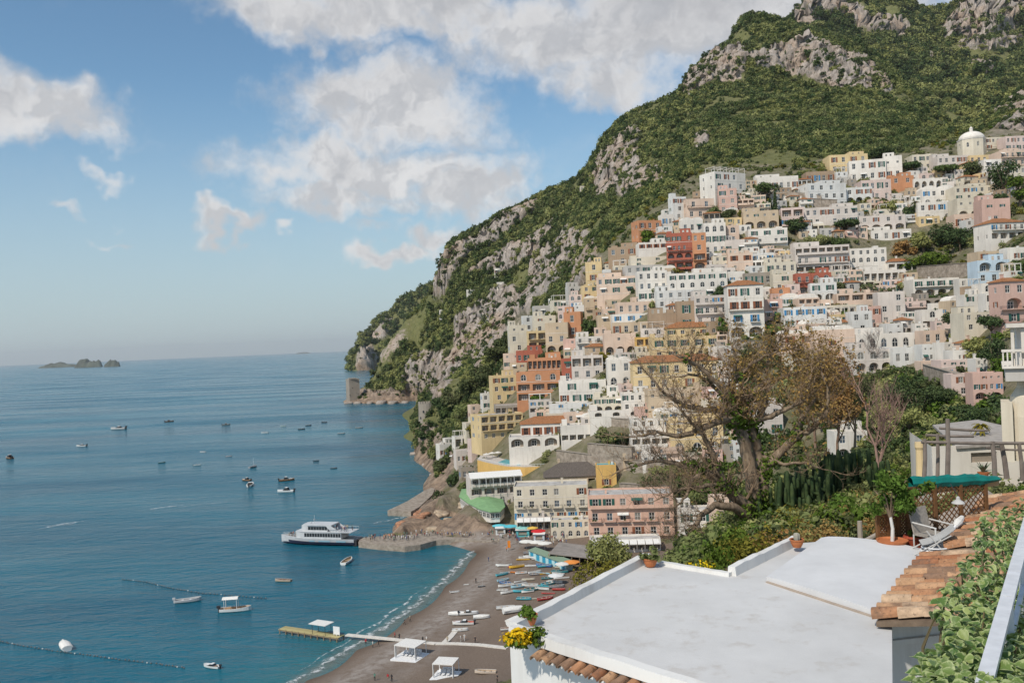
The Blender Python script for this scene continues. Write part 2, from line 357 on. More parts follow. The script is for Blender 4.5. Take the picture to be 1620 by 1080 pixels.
def polar(name, f, u0, u1, nu, y0, y1, ny, mat_, rocks=(), amp=5.0, crag=7.0, rows=None, minz=-20, town=None):
    us = np.linspace(u0,u1,nu); ys = np.exp(np.linspace(math.log(y0), math.log(y1), ny)) if rows is None else rows
    ny = len(ys)
    U, Yg = np.meshgrid(us, ys); e = f(U, Yg).reshape(U.shape)
    V = np.stack([U*Yg, Yg, HC+e*Yg], -1).reshape(-1,3)
    px, py = pix(V)
    rk = np.zeros(len(V))
    for poly in rocks: rk[inpoly(px,py,poly)] = 1
    # soften the mask
    g = rk.reshape(ny,nu)
    for _ in range(3): g = (g + np.roll(g,1,0)+np.roll(g,-1,0)+np.roll(g,1,1)+np.roll(g,-1,1))/5
    rk = g.ravel()
    tw = np.zeros(len(V))
    if town: tw[inpoly(px,py,town)] = 1
    land = np.clip((V[:,2]-4)/14, 0, 1)*np.clip((V[:,1]-y0)/40,0,1)
    sz = np.clip(V[:,1]/700, .35, 1.6)
    k = land*(1-.75*tw)
    n1 = fbm(V/np.array([60,60,60.]), 5); n2 = fbm(V/np.array([17,17,80.])+40, 5, .55, True)
    n3 = fbm(V/np.array([9,9,14.])+9, 3, .6, True)
    g3 = fbm(V/np.array([120,120,300.])+21, 3, .5, True)
    V[:,2] += k*amp*(n1*sz*1.2 + .9*(g3-.2)*np.clip((V[:,1]-400)/300,0,1))
    c = np.maximum(k,.25*(V[:,2]>.3))*rk*crag*sz
    V[:,1] -= c*(n2+.45*n3); V[:,0] -= .6*c*fbm(V/30.+7,4,.5,True); V[:,2] += .5*c*n3
    i = np.arange(ny*nu).reshape(ny,nu)
    F = np.stack([i[:-1,:-1],i[:-1,1:],i[1:,1:],i[1:,:-1]],-1).reshape(-1,4)
    keep = (V[F][:,:,2].max(1) > minz)
    me = npmesh(name, V, F[keep], mat_)
    for nm, arr in (('rock',rk),('town',tw)):
        a = me.attributes.new(nm,'FLOAT','POINT'); a.data.foreach_set('value', arr.astype(np.float32))
    return me, V, rk, tw, F
SHORE = [(380,1130),(480,1075),(560,1026),(640,975),(700,927),(735,890),(752,874)]
rowsY = np.unique(np.concatenate([np.exp(np.linspace(math.log(118*S), math.log(1400*S), 330)), np.linspace(250*S,560*S,110), np.linspace(820*S,1030*S,120)]))
GROUND = m_ground()
me, HV, HRK, HTW, HFc = polar('hillside', HF, -.30, .66, 560, 1, 2, 3, GROUND, ROCKS, 6.0, 9.0, rowsY, -16, TOWN)
hx, hy = pix(HV)
def dist_line(px, py, line):
    d = np.full(len(px), 1e9)
    for (x1,y1),(x2,y2) in zip(line, line[1:]):
        t = np.clip(((px-x1)*(x2-x1)+(py-y1)*(y2-y1))/((x2-x1)**2+(y2-y1)**2),0,1)
        d = np.minimum(d, np.hypot(px-x1-t*(x2-x1), py-y1-t*(y2-y1)))
    return d
SHW = [tuple(PZ(x,y,0).xy) for x,y in SHORE]
dsh = dist_line(HV[:,0], HV[:,1], SHW)
beach = ((HV[:,2] < 5) & inpoly(hx,hy,[(300,1250),(430,1060),(560,1000),(690,900),(720,846),(770,836),(830,826),(1080,862),(1300,1250)])).astype(float)
wet = np.clip(1-dsh/5.5,0,1)*beach
pale = np.exp(-((dsh-12)/4.5)**2)*beach*.8 + np.exp(-((dsh-22)/3)**2)*beach*.35
for nm, arr in (('beach',beach),('wet',wet),('pale',pale)):
    a = me.attributes.new(nm,'FLOAT','POINT'); a.data.foreach_set('value', arr.astype(np.float32))
hill = inst('hillside', me); tag(hill, 'green and rocky mountainside rising from the beach behind the town', kind='structure')
def ray_hill(px, py, y0=190*S, y1=1050*S):
    """depth at which the view ray through a photo pixel meets the smooth hillside"""
    d = direction(px,py); u = d.x/d.y; e = d.z/d.y
    ys = np.exp(np.linspace(math.log(y0), math.log(y1), 260)); h = HF(np.full(260,u), ys)
    k = np.where(h >= e)[0]
    if len(k) == 0: return None
    i = k[0]
    if i == 0: return float(ys[0])
    t = (e-h[i-1])/((h[i]-h[i-1])+1e-9); return float(ys[i-1]+t*(ys[i]-ys[i-1]))
def hill_z(x, y): return HC + float(HF([x/y],[y])[0])*y
# far mountain behind the ridge, and far headland
FAR = [(a,b,c*S) for a,b,c in [(1180,140,1400),(1230,120,1430),(1250,60,1560),(1262,30,1600),(1290,-4,1640),(1330,6,1650),(1370,14,1650),(1420,12,1660),(1460,20,1670),(1500,22,1680),(1540,-8,1700),(1580,-18,1700),(1620,-10,1700),(1700,-10,1700),
 (1260,50,1570),(1300,44,1580),(1340,48,1590),(1370,52,1600),(1420,60,1600),(1480,72,1610),(1540,60,1620),(1610,62,1620),(1330,75,1500),(1400,90,1500),(1450,90,1520),(1520,82,1570),(1600,75,1590),(1420,130,1350),(1480,120,1400),(1540,110,1430),(1620,100,1430),(1450,180,1150),(1520,170,1170),(1580,150,1200),(1620,150,1200),(1460,230,1000),(1540,230,1000),(1620,220,1000),(1400,200,1050),(1300,180,1200),(1300,120,1400),(1700,150,1200),(1700,60,1600)]]
FAR += [(a,b+60,c*1.15) for a,b,c in FAR[3:14]] + [(a,b+150,c*1.4) for a,b,c in FAR[3:14]]
FF = rbf(FAR)
FROCK = [[(1248,45),(1262,25),(1290,-5),(1335,5),(1338,30),(1300,44),(1270,42)],[(1335,20),(1400,30),(1440,40),(1430,58),(1390,60),(1345,45)],[(1480,60),(1500,30),(1545,-15),(1630,-15),(1630,40),(1560,60),(1500,70)],[(1510,80),(1560,62),(1610,62),(1610,76),(1540,82)],[(1540,110),(1560,100),(1568,120),(1545,122)],[(1470,105),(1500,100),(1505,110),(1475,112)]]
meF, FV, FRK, _, FFc = polar('far_mountain', FF, .22, .66, 260, 1, 2, 3, GROUND, FROCK, 14.0, 22.0, np.exp(np.linspace(math.log(980*S), math.log(2300*S), 260)), -16)
far = inst('far_mountain', meF); tag(far, 'higher rocky mountain behind the green ridge at upper right', kind='structure')
HEAD = [(565,548,2700*S),(572,546,2680*S),(580,534,2680*S),(605,512,2690*S),(642,480,2700*S),(675,462,2720*S),(695,444,2750*S),(740,430,2800*S),(572,560,2610*S),(574,584,2594*S),(598,584,2594*S),(640,584,2594*S),(700,584,2594*S),(600,548,2640*S),(650,520,2650*S),(566,586,2600*S),(556,584,2600*S),(566,560,2800*S),(600,540,2900*S),(680,500,2900*S),(740,480,2950*S),(575,600,2500*S),(640,600,2500*S),(720,600,2500*S)]
meH, HHV, HHRK, _, HHF = polar('far_headland', rbf(HEAD), -.185, -.05, 70, 1, 2, 3, GROUND, [[(565,590),(565,556),(590,548),(605,590)],[(575,545),(605,512),(625,500),(610,535)]], 10, 16, np.exp(np.linspace(math.log(2520*S), math.log(2950*S), 70)), -16)
tag(inst('far_headland', meH), 'far rocky headland running down into the sea', kind='structure')
# islets on the horizon
def islet(px0, px1, pyb, pyt, seed, label):
    c = PZ((px0+px1)/2, pyb, 0); w = (px1-px0)/FPX*c.y; h = (pyb-pyt)/FPX*c.y
    n, m_ = 44, 12; t = np.linspace(-1,1,n); s_ = np.linspace(-1,1,m_); T, Q = np.meshgrid(t,s_)
    prof = np.clip(1-T**2-Q**2, 0, 1)**.55*(.55+.9*np.abs(fbm(np.c_[T.ravel()*2+seed, Q.ravel()*.8, T.ravel()*0],3).reshape(T.shape)))
    V = np.stack([T*w/2, Q*w*.22, prof/max(prof.max(),.01)*h-2],-1).reshape(-1,3)
    i = np.arange(n*m_).reshape(m_,n); F = np.stack([i[:-1,:-1],i[:-1,1:],i[1:,1:],i[1:,:-1]],-1).reshape(-1,4)
    tag(inst('islet', npmesh('islet', V, F, m_plain('islet_rock',(.10,.11,.09),.9,.1,0,.4,.01)), None, (c.x,c.y,0)), label, kind='structure')
islet(62,128,581,572,3.1,'low flat islet at the left on the horizon'); islet(118,162,581,566.5,8.4,'tallest humped islet on the horizon'); islet(165,190,580,567.5,5.2,'small round islet right of the humped one')
islet(468,492,559.3,556.6,2.2,'tiny islet far out on the horizon')
# ------------------------------------------------------------------ sea
def m_sea():
    def fn(t):
        p = t.n('ShaderNodeNewGeometry').outputs['Position']
        sh = t.n('ShaderNodeAttribute', attribute_name='shallow').outputs['Fac']
        big = t.noise(t.n('ShaderNodeVectorMath', {0: p, 1: (.35,1,1)}, operation='MULTIPLY').outputs[0], .009, 5, .6)
        deep = t.mix(t.rng(big,.35,.65), (.002,.074,.120), (.006,.128,.180))
        col = t.mix(t.rng(sh,0,1,0,1,True), deep, (.018,.130,.150))
        col = t.mix(t.rng(sh,.75,1,0,.75,True), col, (.14,.145,.12))
        rot = t.n('ShaderNodeMapping', {'Vector': p, 'Rotation': (0,0,.35), 'Scale': (.45,1,1)}).outputs[0]
        w1 = t.noise(rot, .16, 6, .62, .4); w2 = t.noise(rot, .55, 5, .6); w3 = t.noise(rot,.035,3,.5)
        h = t.math('ADD', t.math('MULTIPLY', w1, 1.6), t.math('ADD', t.math('MULTIPLY', w2, .45), t.math('MULTIPLY', w3, 2.5)))
        # long wind lanes and a few white crests
        b = t.n('ShaderNodeBump', {'Height': h, 'Strength': 1.0, 'Distance': 1.0}).outputs[0]
        lane = t.rng(t.noise(t.n('ShaderNodeMapping', {'Vector': p, 'Rotation': (0,0,.5), 'Scale': (.25,1,1)}).outputs[0], .012, 4, .6), .38, .62, .10, .30)
        return bsdf(t, col, lane, spec=.5, Normal=b, IOR=1.33)
    return mat('sea_water', fn)
def build_sea():
    us = np.linspace(-.95,.7,200); ys = np.exp(np.linspace(math.log(70), math.log(60000), 260))
    U, Yg = np.meshgrid(us,ys); V = np.stack([U*Yg, Yg, 0*Yg],-1).reshape(-1,3)
    i = np.arange(U.size).reshape(U.shape); F = np.stack([i[:-1,:-1],i[:-1,1:],i[1:,1:],i[1:,:-1]],-1).reshape(-1,4)
    me = npmesh('sea', V, F, m_sea())
    d = dist_line(V[:,0],V[:,1],SHW)
    s_ = np.exp(-d/17.)
    cst = [tuple(PZ(x,y,0).xy) for x,y in [(640,858),(684,750),(657,721)]]
    s_ = np.maximum(s_, .35*np.exp(-dist_line(V[:,0],V[:,1],cst)/20.))
    a = me.attributes.new('shallow','FLOAT','POINT'); a.data.foreach_set('value', s_.astype(np.float32))
    tag(inst('sea', me), 'blue green sea filling the bay', kind='structure')
build_sea()
# ================================================================== vegetation library
def leafcloud(lumps, n, size, rng, shell=.55, elong=1.6, up=.35):
    """leaf-sized quads spread through the lumps (cx,cy,cz,rx,ry,rz)"""
    L = np.array(lumps, float); vol = (L[:,3]*L[:,4]*L[:,5])**.67; pick = rng.choice(len(L), n, p=vol/vol.sum())
    d = rng.normal(size=(n,3)); d /= np.linalg.norm(d,axis=1)[:,None]
    r = shell+(1-shell)*rng.random(n)**.6; r *= 1+.18*rng.normal(size=n)
    c = L[pick,:3] + d*L[pick,3:]*r[:,None]
    nrm = d*.8 + rng.normal(size=(n,3))*.55 + (0,0,up); nrm /= np.linalg.norm(nrm,axis=1)[:,None]
    a = np.cross(nrm, rng.normal(size=(n,3))); a /= np.linalg.norm(a,axis=1)[:,None]; b = np.cross(nrm,a)
    s = size*(.6+.8*rng.random(n)); a *= (s*elong*.5)[:,None]; b *= (s*.5)[:,None]
    V = np.stack([c-a, c-b*.9, c+a, c+b*.9],1).reshape(-1,3)
    return V, np.arange(4*n).reshape(n,4)
def lumpy(rng, n, R_, Z, flat=1.0, r0=.35, r1=.6, base=0.0):
    out = []
    for i in range(n):
        t = rng.random()*2*math.pi; q = rng.random()**.5*R_*.72; z = base + (rng.random()*.75+.12)*Z
        k = (r0+(r1-r0)*rng.random())*R_
        out.append((q*math.cos(t), q*math.sin(t), z, k, k, k*flat*(.7+.5*rng.random())))
    return out
LEAF_DARK = m_leaf('evergreen_foliage', (.05,.082,.038), (.10,.135,.052), (.12,.15,.05))
LEAF_MIX = m_leaf('macchia_foliage', (.11,.15,.06), (.30,.31,.11), (.35,.33,.14), world=.011, val=.25)
LEAF_OLIVE = m_leaf('olive_foliage', (.085,.105,.045), (.12,.14,.06), (.15,.15,.07))
LEAF_FRESH = m_leaf('fresh_foliage', (.075,.13,.022), (.13,.19,.035), (.10,.15,.03))
LEAF_YELLOW = m_leaf('yellowing_foliage', (.15,.15,.03), (.24,.20,.035), (.18,.17,.04))
LEAF_RUST = m_leaf('rusty_foliage', (.31,.18,.06), (.33,.24,.085), (.23,.225,.085))
BARK = mat('bark', lambda t: (lambda p: bsdf(t, t.mix(t.rng(t.noise(t.n('ShaderNodeVectorMath',{0:p,1:(3,3,.6)},operation='MULTIPLY').outputs[0],2.2,6,.7),.35,.65), (.115,.082,.055), (.31,.235,.165)), .9, t.noise(p,6,5,.7), .6, .04, spec=.1))(t.n('ShaderNodeTexCoord').outputs['Object']))
def scatter(name, pts, scale, protos, label, kind='stuff', cat=None):
    """one 'stuff' object: copies of the prototype meshes on given points (geometry nodes)"""
    n = len(pts)
    me = bpy.data.meshes.new(name); me.vertices.add(n); me.vertices.foreach_set('co', np.asarray(pts,np.float32).ravel())
    sc_ = np.asarray(scale,np.float32)
    if sc_.ndim == 1: sc_ = np.stack([sc_*(.85+.3*RNG.random(n)), sc_*(.85+.3*RNG.random(n)), sc_*(.8+.45*RNG.random(n))],1).astype(np.float32)
    a = me.attributes.new('sc','FLOAT_VECTOR','POINT'); a.data.foreach_set('vector', sc_.ravel())
    rot = np.zeros((n,3),np.float32); rot[:,2] = RNG.random(n)*6.283; rot[:,:2] = RNG.normal(size=(n,2))*.1
    a = me.attributes.new('ro','FLOAT_VECTOR','POINT'); a.data.foreach_set('vector', rot.ravel())
    a = me.attributes.new('ix','INT','POINT'); a.data.foreach_set('value', RNG.integers(0,len(protos),n).astype(np.int32))
    o = inst(name, me)
    pc = bpy.data.collections.new(name+'_prototypes')
    for m_ in protos: pc.objects.link(bpy.data.objects.new(name+'_prototype', m_))
    g = bpy.data.node_groups.new(name+'_scatter','GeometryNodeTree')
    g.interface.new_socket('Geometry', in_out='INPUT', socket_type='NodeSocketGeometry'); g.interface.new_socket('Geometry', in_out='OUTPUT', socket_type='NodeSocketGeometry')
    N = g.nodes; gi = N.new('NodeGroupInput'); go = N.new('NodeGroupOutput')
    ci = N.new('GeometryNodeCollectionInfo'); ci.inputs['Collection'].default_value = pc; ci.inputs['Separate Children'].default_value = True; ci.inputs['Reset Children'].default_value = True
    ip = N.new('GeometryNodeInstanceOnPoints'); ip.inputs['Pick Instance'].default_value = True
    m2p = N.new('GeometryNodeMeshToPoints')
    def na(nm, dt):
        q = N.new('GeometryNodeInputNamedAttribute'); q.data_type = dt; q.inputs['Name'].default_value = nm; return q.outputs['Attribute']
    e2r = N.new('FunctionNodeEulerToRotation')
    l = g.links.new
    l(gi.outputs[0], m2p.inputs['Mesh']); l(m2p.outputs[0], ip.inputs['Points']); l(ci.outputs[0], ip.inputs['Instance'])
    l(na('ix','INT'), ip.inputs['Instance Index']); l(na('sc','FLOAT_VECTOR'), ip.inputs['Scale'])
    l(na('ro','FLOAT_VECTOR'), e2r.inputs[0]); l(e2r.outputs[0], ip.inputs['Rotation']); l(ip.outputs[0], go.inputs[0])
    md = o.modifiers.new('scatter','NODES'); md.node_group = g
    return tag(o, label, cat, kind=kind)
def bushproto(k, mt, n=240, size=.24):
    rng = np.random.default_rng(100+k)
    V, F = leafcloud(lumpy(rng, 6, 1.0, 1.1, .9), n, size, rng, .6)
    return npmesh('bush', V, F, mt)
PB = [bushproto(i, [LEAF_MIX,LEAF_MIX,LEAF_DARK,LEAF_MIX,LEAF_DARK,LEAF_OLIVE][i]) for i in range(6)]
PG = [bushproto(20+i, [LEAF_FRESH,LEAF_OLIVE,LEAF_MIX,LEAF_YELLOW][i]) for i in range(4)]
def sample_surface(V, F, weight, n):
    a = V[F[:,0]]; b = V[F[:,1]]; c = V[F[:,2]]; d = V[F[:,3]]
    area = .5*(np.linalg.norm(np.cross(b-a,c-a),axis=1)+np.linalg.norm(np.cross(c-a,d-a),axis=1))
    w = area*weight; k = RNG.choice(len(F), n, p=w/w.sum())
    s_ = RNG.random((n,1)); t_ = RNG.random((n,1))
    nr = np.cross(b-a, d-a); nr /= np.linalg.norm(nr,axis=1)[:,None]+1e-9
    return (a*(1-s_)*(1-t_).__neg__().__neg__() if False else (1-s_)*(1-t_)*a[k]+s_*(1-t_)*b[k]+s_*t_*c[k]+(1-s_)*t_*d[k]), nr[k], k
def forest(name, V, F, rk, tw, n, size, label, protos, rocktol=.45, townw=.0, extra=None, keepsky=True):
    fz = V[F][:,:,2].mean(1); fr = rk[F].mean(1); ft = tw[F].mean(1) if tw is not None else 0*fr
    cen = V[F].mean(1); px, py = pix(cen)
    nn = fbm(cen/45.+3, 4)
    w = (fz > 5)*np.clip(.95-fr/rocktol+nn*2.4+.9*fbm(cen/14.+60,2), 0.02, 1)*np.where(ft > .5, townw, 1)
    w *= (px > 520)*(px < 1720)*(py < 900)
    if extra is not None: w = w*extra(px,py,cen)
    p, nr, k = sample_surface(V, F, w, n)
    s_ = size*(.42+1.25*RNG.random(n)**2.6); s_ = s_*np.clip(p[:,1]/(850*S),.42,1.25) if name == 'mountain_scrub' else s_; p[:,2] -= s_*.15
    return scatter(name, p, s_, protos, label)
def hill_w(px,py,cen):
    w = np.where(cen[:,1] > 300*S, 1, .0)
    # facing away beyond the skyline: nothing to see there
    w = w*np.where(cen[:,1] < 1030*S, 1, .03)*np.clip(900*S/cen[:,1],1,3.2)
    return w
forest('mountain_scrub', HV, HFc, HRK, HTW, 60000, 3.7, 'dense green macchia and woodland covering the mountainside', PB, extra=hill_w)
forest('cliff_scrub', HV, HFc, 1-np.clip(HRK*1.4,0,1), HTW, 2600, 2.3, 'scattered dark bushes clinging to the cliff ledges', PB[2:5], .7, extra=hill_w)
forest('far_mountain_scrub', FV, FFc, FRK, None, 22000, 7.5, 'green woodland on the higher mountain behind the ridge', PB, extra=lambda px,py,cen: (cen[:,1] < 1720*S)*1.0)
forest('far_headland_scrub', HHV, HHF, HHRK, None, 2500, 11.0, 'scrub on the far headland', PB)
def town_w(px,py,cen): return np.where((cen[:,1] > 215*S) & (HTW[HFc].mean(1) > .5) & (cen[:,2] > 8), 1.0, 0.0)*np.clip(.35+fbm(cen/22.+31,3)*1.6,.05,1)*np.where(py < 345, 2.6, 1)
forest('garden_shrubs', HV, HFc, HRK, HTW, 19000, 1.7, 'shrubs growing in the gardens between the houses', PG+PB[:3], .9, 1.0, town_w)

BANK = [(1150,600),(1240,565),(1350,592),(1460,592),(1500,640),(1610,640),(1610,760),(1400,800),(1080,860),(1060,745),(1150,700)]
forest('wooded_bank', HV, HFc, HRK, None, 1500, 2.6, 'mixed bushes and trees on the bank behind the garden', [PB[0],PB[2],PB[4],PG[0],PG[1]], .9, 1.0, lambda px,py,cen: inpoly(px,py,BANK)*1.0)
# ================================================================== houses
PAINT = {'W':(.73,.68,.61),'w':(.67,.655,.62),'c':(.66,.59,.47),'p':(.67,.51,.40),'k':(.60,.40,.33),'K':(.66,.52,.46),'r':(.40,.13,.085),'o':(.54,.26,.14),'y':(.68,.52,.29),'Y':(.70,.44,.15),
         'b':(.37,.27,.185),'s':(.34,.295,.245),'t':(.54,.425,.30),'g':(.50,.60,.67),'S':(.66,.43,.33),'d':(.52,.49,.45),'q':(.64,.57,.51)}
COLN = {'W':'white','w':'bluish white','c':'cream','p':'peach','k':'pink','K':'pale pink','r':'brick red','o':'orange','y':'yellow','Y':'ochre yellow','b':'brown','s':'grey stone','t':'tan','g':'light blue','d':'grey','S':'salmon','q':'beige'}
def paint(c): return m_plaster('plaster_'+COLN[c].replace(' ','_'), PAINT[c], .55 if c in 'Wwg' else .45)
GLASS = mat('window_glass', lambda t: bsdf(t, (.018,.022,.026), .08, spec=.5))
FRAMEW = m_plain('window_frame_paint', (.60,.58,.54), .6)
FRAMEB = m_plain('brown_joinery', (.20,.085,.045), .6)
SHG = m_plain('green_shutter', (.025,.095,.075), .55); SHB = m_plain('blue_shutter', (.05,.22,.42), .55); SHN = m_plain('brown_shutter', (.24,.085,.04), .6)
IRON = m_plain('dark_iron', (.035,.035,.04), .5)
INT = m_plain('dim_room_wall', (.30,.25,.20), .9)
ROOFF = mat('flat_roof_screed', lambda t: (lambda g: bsdf(t, t.mix(t.rng(t.noise(g,.35,6,.65),.35,.65), (.33,.31,.29), (.52,.50,.47)), .95, spec=.1))(t.n('ShaderNodeNewGeometry').outputs['Position']))
def _tile(t):
    o = t.n('ShaderNodeTexCoord').outputs['Object']; g = t.n('ShaderNodeNewGeometry').outputs['Position']
    w = t.n('ShaderNodeTexWave', {'Vector': o, 'Scale': 1.25, 'Distortion': .4, 'Detail': 2.0}, wave_type='BANDS', bands_direction='X').outputs[1]
    n = t.noise(g, 1.3, 6, .7)
    c = t.mix(t.rng(n,.3,.7), (.33,.13,.055), (.56,.27,.13)); c = t.mix(t.rng(t.noise(g,.5,4),.55,.7,0,.6), c, (.22,.15,.10))
    return bsdf(t, c, .9, w, .9, .18, spec=.1)
TILE = mat('terracotta_tiles', _tile)
def _thatch(t):
    g = t.n('ShaderNodeNewGeometry').outputs['Position']; n = t.noise(t.n('ShaderNodeVectorMath',{0:g,1:(2.5,1,1)},operation='MULTIPLY').outputs[0],1.4,7,.75)
    return bsdf(t, t.mix(t.rng(n,.3,.7),(.075,.062,.055),(.17,.145,.125)), .95, n, .8, .15, spec=.05)
THATCH = mat('grey_thatch', _thatch)
CANVAS = m_plain('white_canvas', (.70,.68,.64), .85, .1)
# ---- shared unit meshes (1 x 1, scaled per opening); arches spring at 55 % of their height
ARC = [(-.5+.5*(1-math.cos(math.pi*i/8)), .55+.45*math.sin(math.pi*i/8)) for i in range(9)]
def unit_frame(arch, name, mt):
    mb = MB(); b = .09
    for x0,x1 in ((-.5,-.5+b),(.5-b,.5),(-.035,.035)): mb.box(x0,x1,-.06,.02,0,.55 if arch and abs(x0+x1) > .2 else .97 if arch else 1)
    mb.box(-.5+b,.5-b,-.058,.018,0,.07); mb.box(-.5+b,.5-b,-.05,.012,.5,.54)
    if arch:
        for (x0,z0),(x1,z1) in zip(ARC,ARC[1:]):
            k = .84; q = lambda x,z: (x*k, .55+(z-.55)*k)
            a,b_ = q(x0,z0),q(x1,z1)
            mb.face([(x0,-.06,z0),(x1,-.06,z1),(b_[0],-.06,b_[1]),(a[0],-.06,a[1])]); mb.face([(a[0],-.06,a[1]),(b_[0],-.06,b_[1]),(b_[0],.02,b_[1]),(a[0],.02,a[1])])
    else: mb.box(-.5+b,.5-b,-.058,.018,.93,1)
    return mb.mesh(name, mt)
def unit_pane(arch):
    mb = MB(); p = [(-.5,0,0),(.5,0,0)] + ([(x,0,z) for x,z in ARC[::-1]] if arch else [(.5,0,1),(-.5,0,1)])
    mb.face(p); return mb.mesh('pane', GLASS)
UF = {(a,c): unit_frame(a, 'window', m_) for a in (0,1) for c, m_ in (('w',FRAMEW),('n',FRAMEB))}
UP = {0: unit_pane(0), 1: unit_pane(1)}
GLASS2 = mat('curtained_glass', lambda t: bsdf(t, (.20,.19,.17), .2, spec=.5)); GLASS3 = mat('sky_glass', lambda t: bsdf(t, (.06,.085,.11), .05, spec=.8))
UPV = {a: [UP[a],UP[a],UP[a]] for a in (0,1)}
for a in (0,1):
    for g_ in (GLASS2,GLASS3): m2 = UP[a].copy(); m2.materials[0] = g_; UPV[a].append(m2)
def unit_shutter(mt):
    mb = MB(); mb.box(-.5,.5,-.06,0,0,1)
    for i in range(6): mb.box(-.42,.42,-.075,-.055,.06+i*.155,.12+i*.155)
    return mb.mesh('shutter', mt)
US = {'s': unit_shutter(SHG), 'u': unit_shutter(SHB), 'n': unit_shutter(SHN)}
_cache = {}
def balcony_mesh(w, solid, mt):
    w = round(w*2)/2; k = ('bal',w,solid,mt.name)
    if k not in _cache:
        a = MB(); a.box(-w/2,w/2,-1.15,.05,-.22,0)
        r = MB()
        if solid: r.box(-w/2,w/2,-1.15,-1.0,.0,.9); r.box(-w/2,-w/2+.14,-1.0,.03,.0,.9); r.box(w/2-.14,w/2,-1.0,.03,.0,.9)
        else:
            r.box(-w/2,w/2,-1.12,-1.06,.9,.97)
            for s_ in (-1,1): r.box(s_*w/2-.03,s_*w/2+.03,-1.06,.03,.9,.96)
            nb = max(4,int(w/.35))
            for i in range(nb+1): x = -w/2+.03+(w-.06)*i/nb; r.box(x-.022,x+.022,-1.11,-1.07,0,.9)
            for i in range(4): y = -1.0+i*.28; r.box(-w/2,-w/2+.04,y-.02,y+.02,0,.9); r.box(w/2-.04,w/2,y-.02,y+.02,0,.9)
        _cache[k] = (a.mesh('balcony', mt), r.mesh('railing', mt if solid else IRON))
    return _cache[k]
def face_grid(mb, O, ux, n, W_, z0, z1, holes, mi=0):
    """wall face with openings and their reveals. O origin, ux along the wall, n outward normal"""
    O, ux, n = Vector(O), Vector(ux), Vector(n); uz = Vector((0,0,1))
    pt = lambda x,z,y=0: O+ux*x+uz*(z)+n*(-y)
    xs = sorted({0.0, W_} | {h[0] for h in holes} | {h[1] for h in holes}); zs = sorted({z0,z1} | {h[2] for h in holes} | {h[3] for h in holes})
    for a,b in zip(xs,xs[1:]):
        if b-a < 1e-5: continue
        for c,d in zip(zs,zs[1:]):
            if d-c < 1e-5: continue
            mx, mz = (a+b)/2,(c+d)/2
            if any(h[0] < mx < h[1] and h[2] < mz < h[3] for h in holes): continue
            mb.face([pt(a,c),pt(b,c),pt(b,d),pt(a,d)], mi)
    for x0,x1,h0,h1,arch,dp,mi2 in holes:
        w, h = x1-x0, h1-h0; cx = (x0+x1)/2
        if arch:
            out = [(cx+x*w, h0+z*h) for x,z in ARC]      # left spring -> right spring
            for (xa,za),(xb,zb) in zip(out,out[1:]):
                mb.face([pt(xa,za),pt(xb,zb),pt(xb,h1),pt(xa,h1)], mi) if h1-min(za,zb) > 1e-4 else None
            ring = [(x0,h0)]+out+[(x1,h0)]
        else: ring = [(x0,h0),(x0,h1),(x1,h1),(x1,h0)]
        for (xa,za),(xb,zb) in zip(ring, ring[1:]+ring[:1]):
            mb.face([pt(xa,za),pt(xa,za,dp),pt(xb,zb,dp),pt(xb,zb)][::-1], mi)
        if mi2 is not None: mb.face([pt(x,z,dp) for x,z in ring][::-1], mi2)
def awning(root, x, z, w, out=1.8, drop=.7, mt=None, y=0.0):
    mb = MB(); mb.face([(x-w/2,y-.02,z),(x+w/2,y-.02,z),(x+w/2,y-out,z-drop),(x-w/2,y-out,z-drop)]); mb.face([(x-w/2,y-out,z-drop),(x+w/2,y-out,z-drop),(x+w/2,y-out-.02,z-drop-.25),(x-w/2,y-out-.02,z-drop-.25)])
    mb.face([(x-w/2,y-out,z-drop-.04),(x+w/2,y-out,z-drop-.04),(x+w/2,y-.02,z-.04),(x-w/2,y-.02,z-.04)])
    return mb.build('awning', mt or CANVAS, root)
HOUSES = []
def put_window(root, M, cx, z, w, h, arch, dp, kind):
    """window > pane (+ shutters) in an opening; M maps wall coords to house coords"""
    loc, rz = M(cx, z, dp-.06)
    f = inst('window', UF[(arch, 'n' if kind == 'n' else 'w')], root, loc, (0,0,rz), (w,1.3,h))
    inst('pane', random.choice(UPV[arch]), f, (0,.02,0))
    if kind == 'r' and dp < 1 and not arch and random.random() < .3: kind = random.choice('snnsnssu')
    if kind in 'sun':
        sw = w*.48; loc2, _ = M(cx, z, -.03)
        for s_ in (-1,1):
            l3, _ = M(cx+s_*(w/2+sw/2+.03), z, -.01)
            inst('shutter', US[kind], root, l3, (0,0,rz), (sw,1,h))
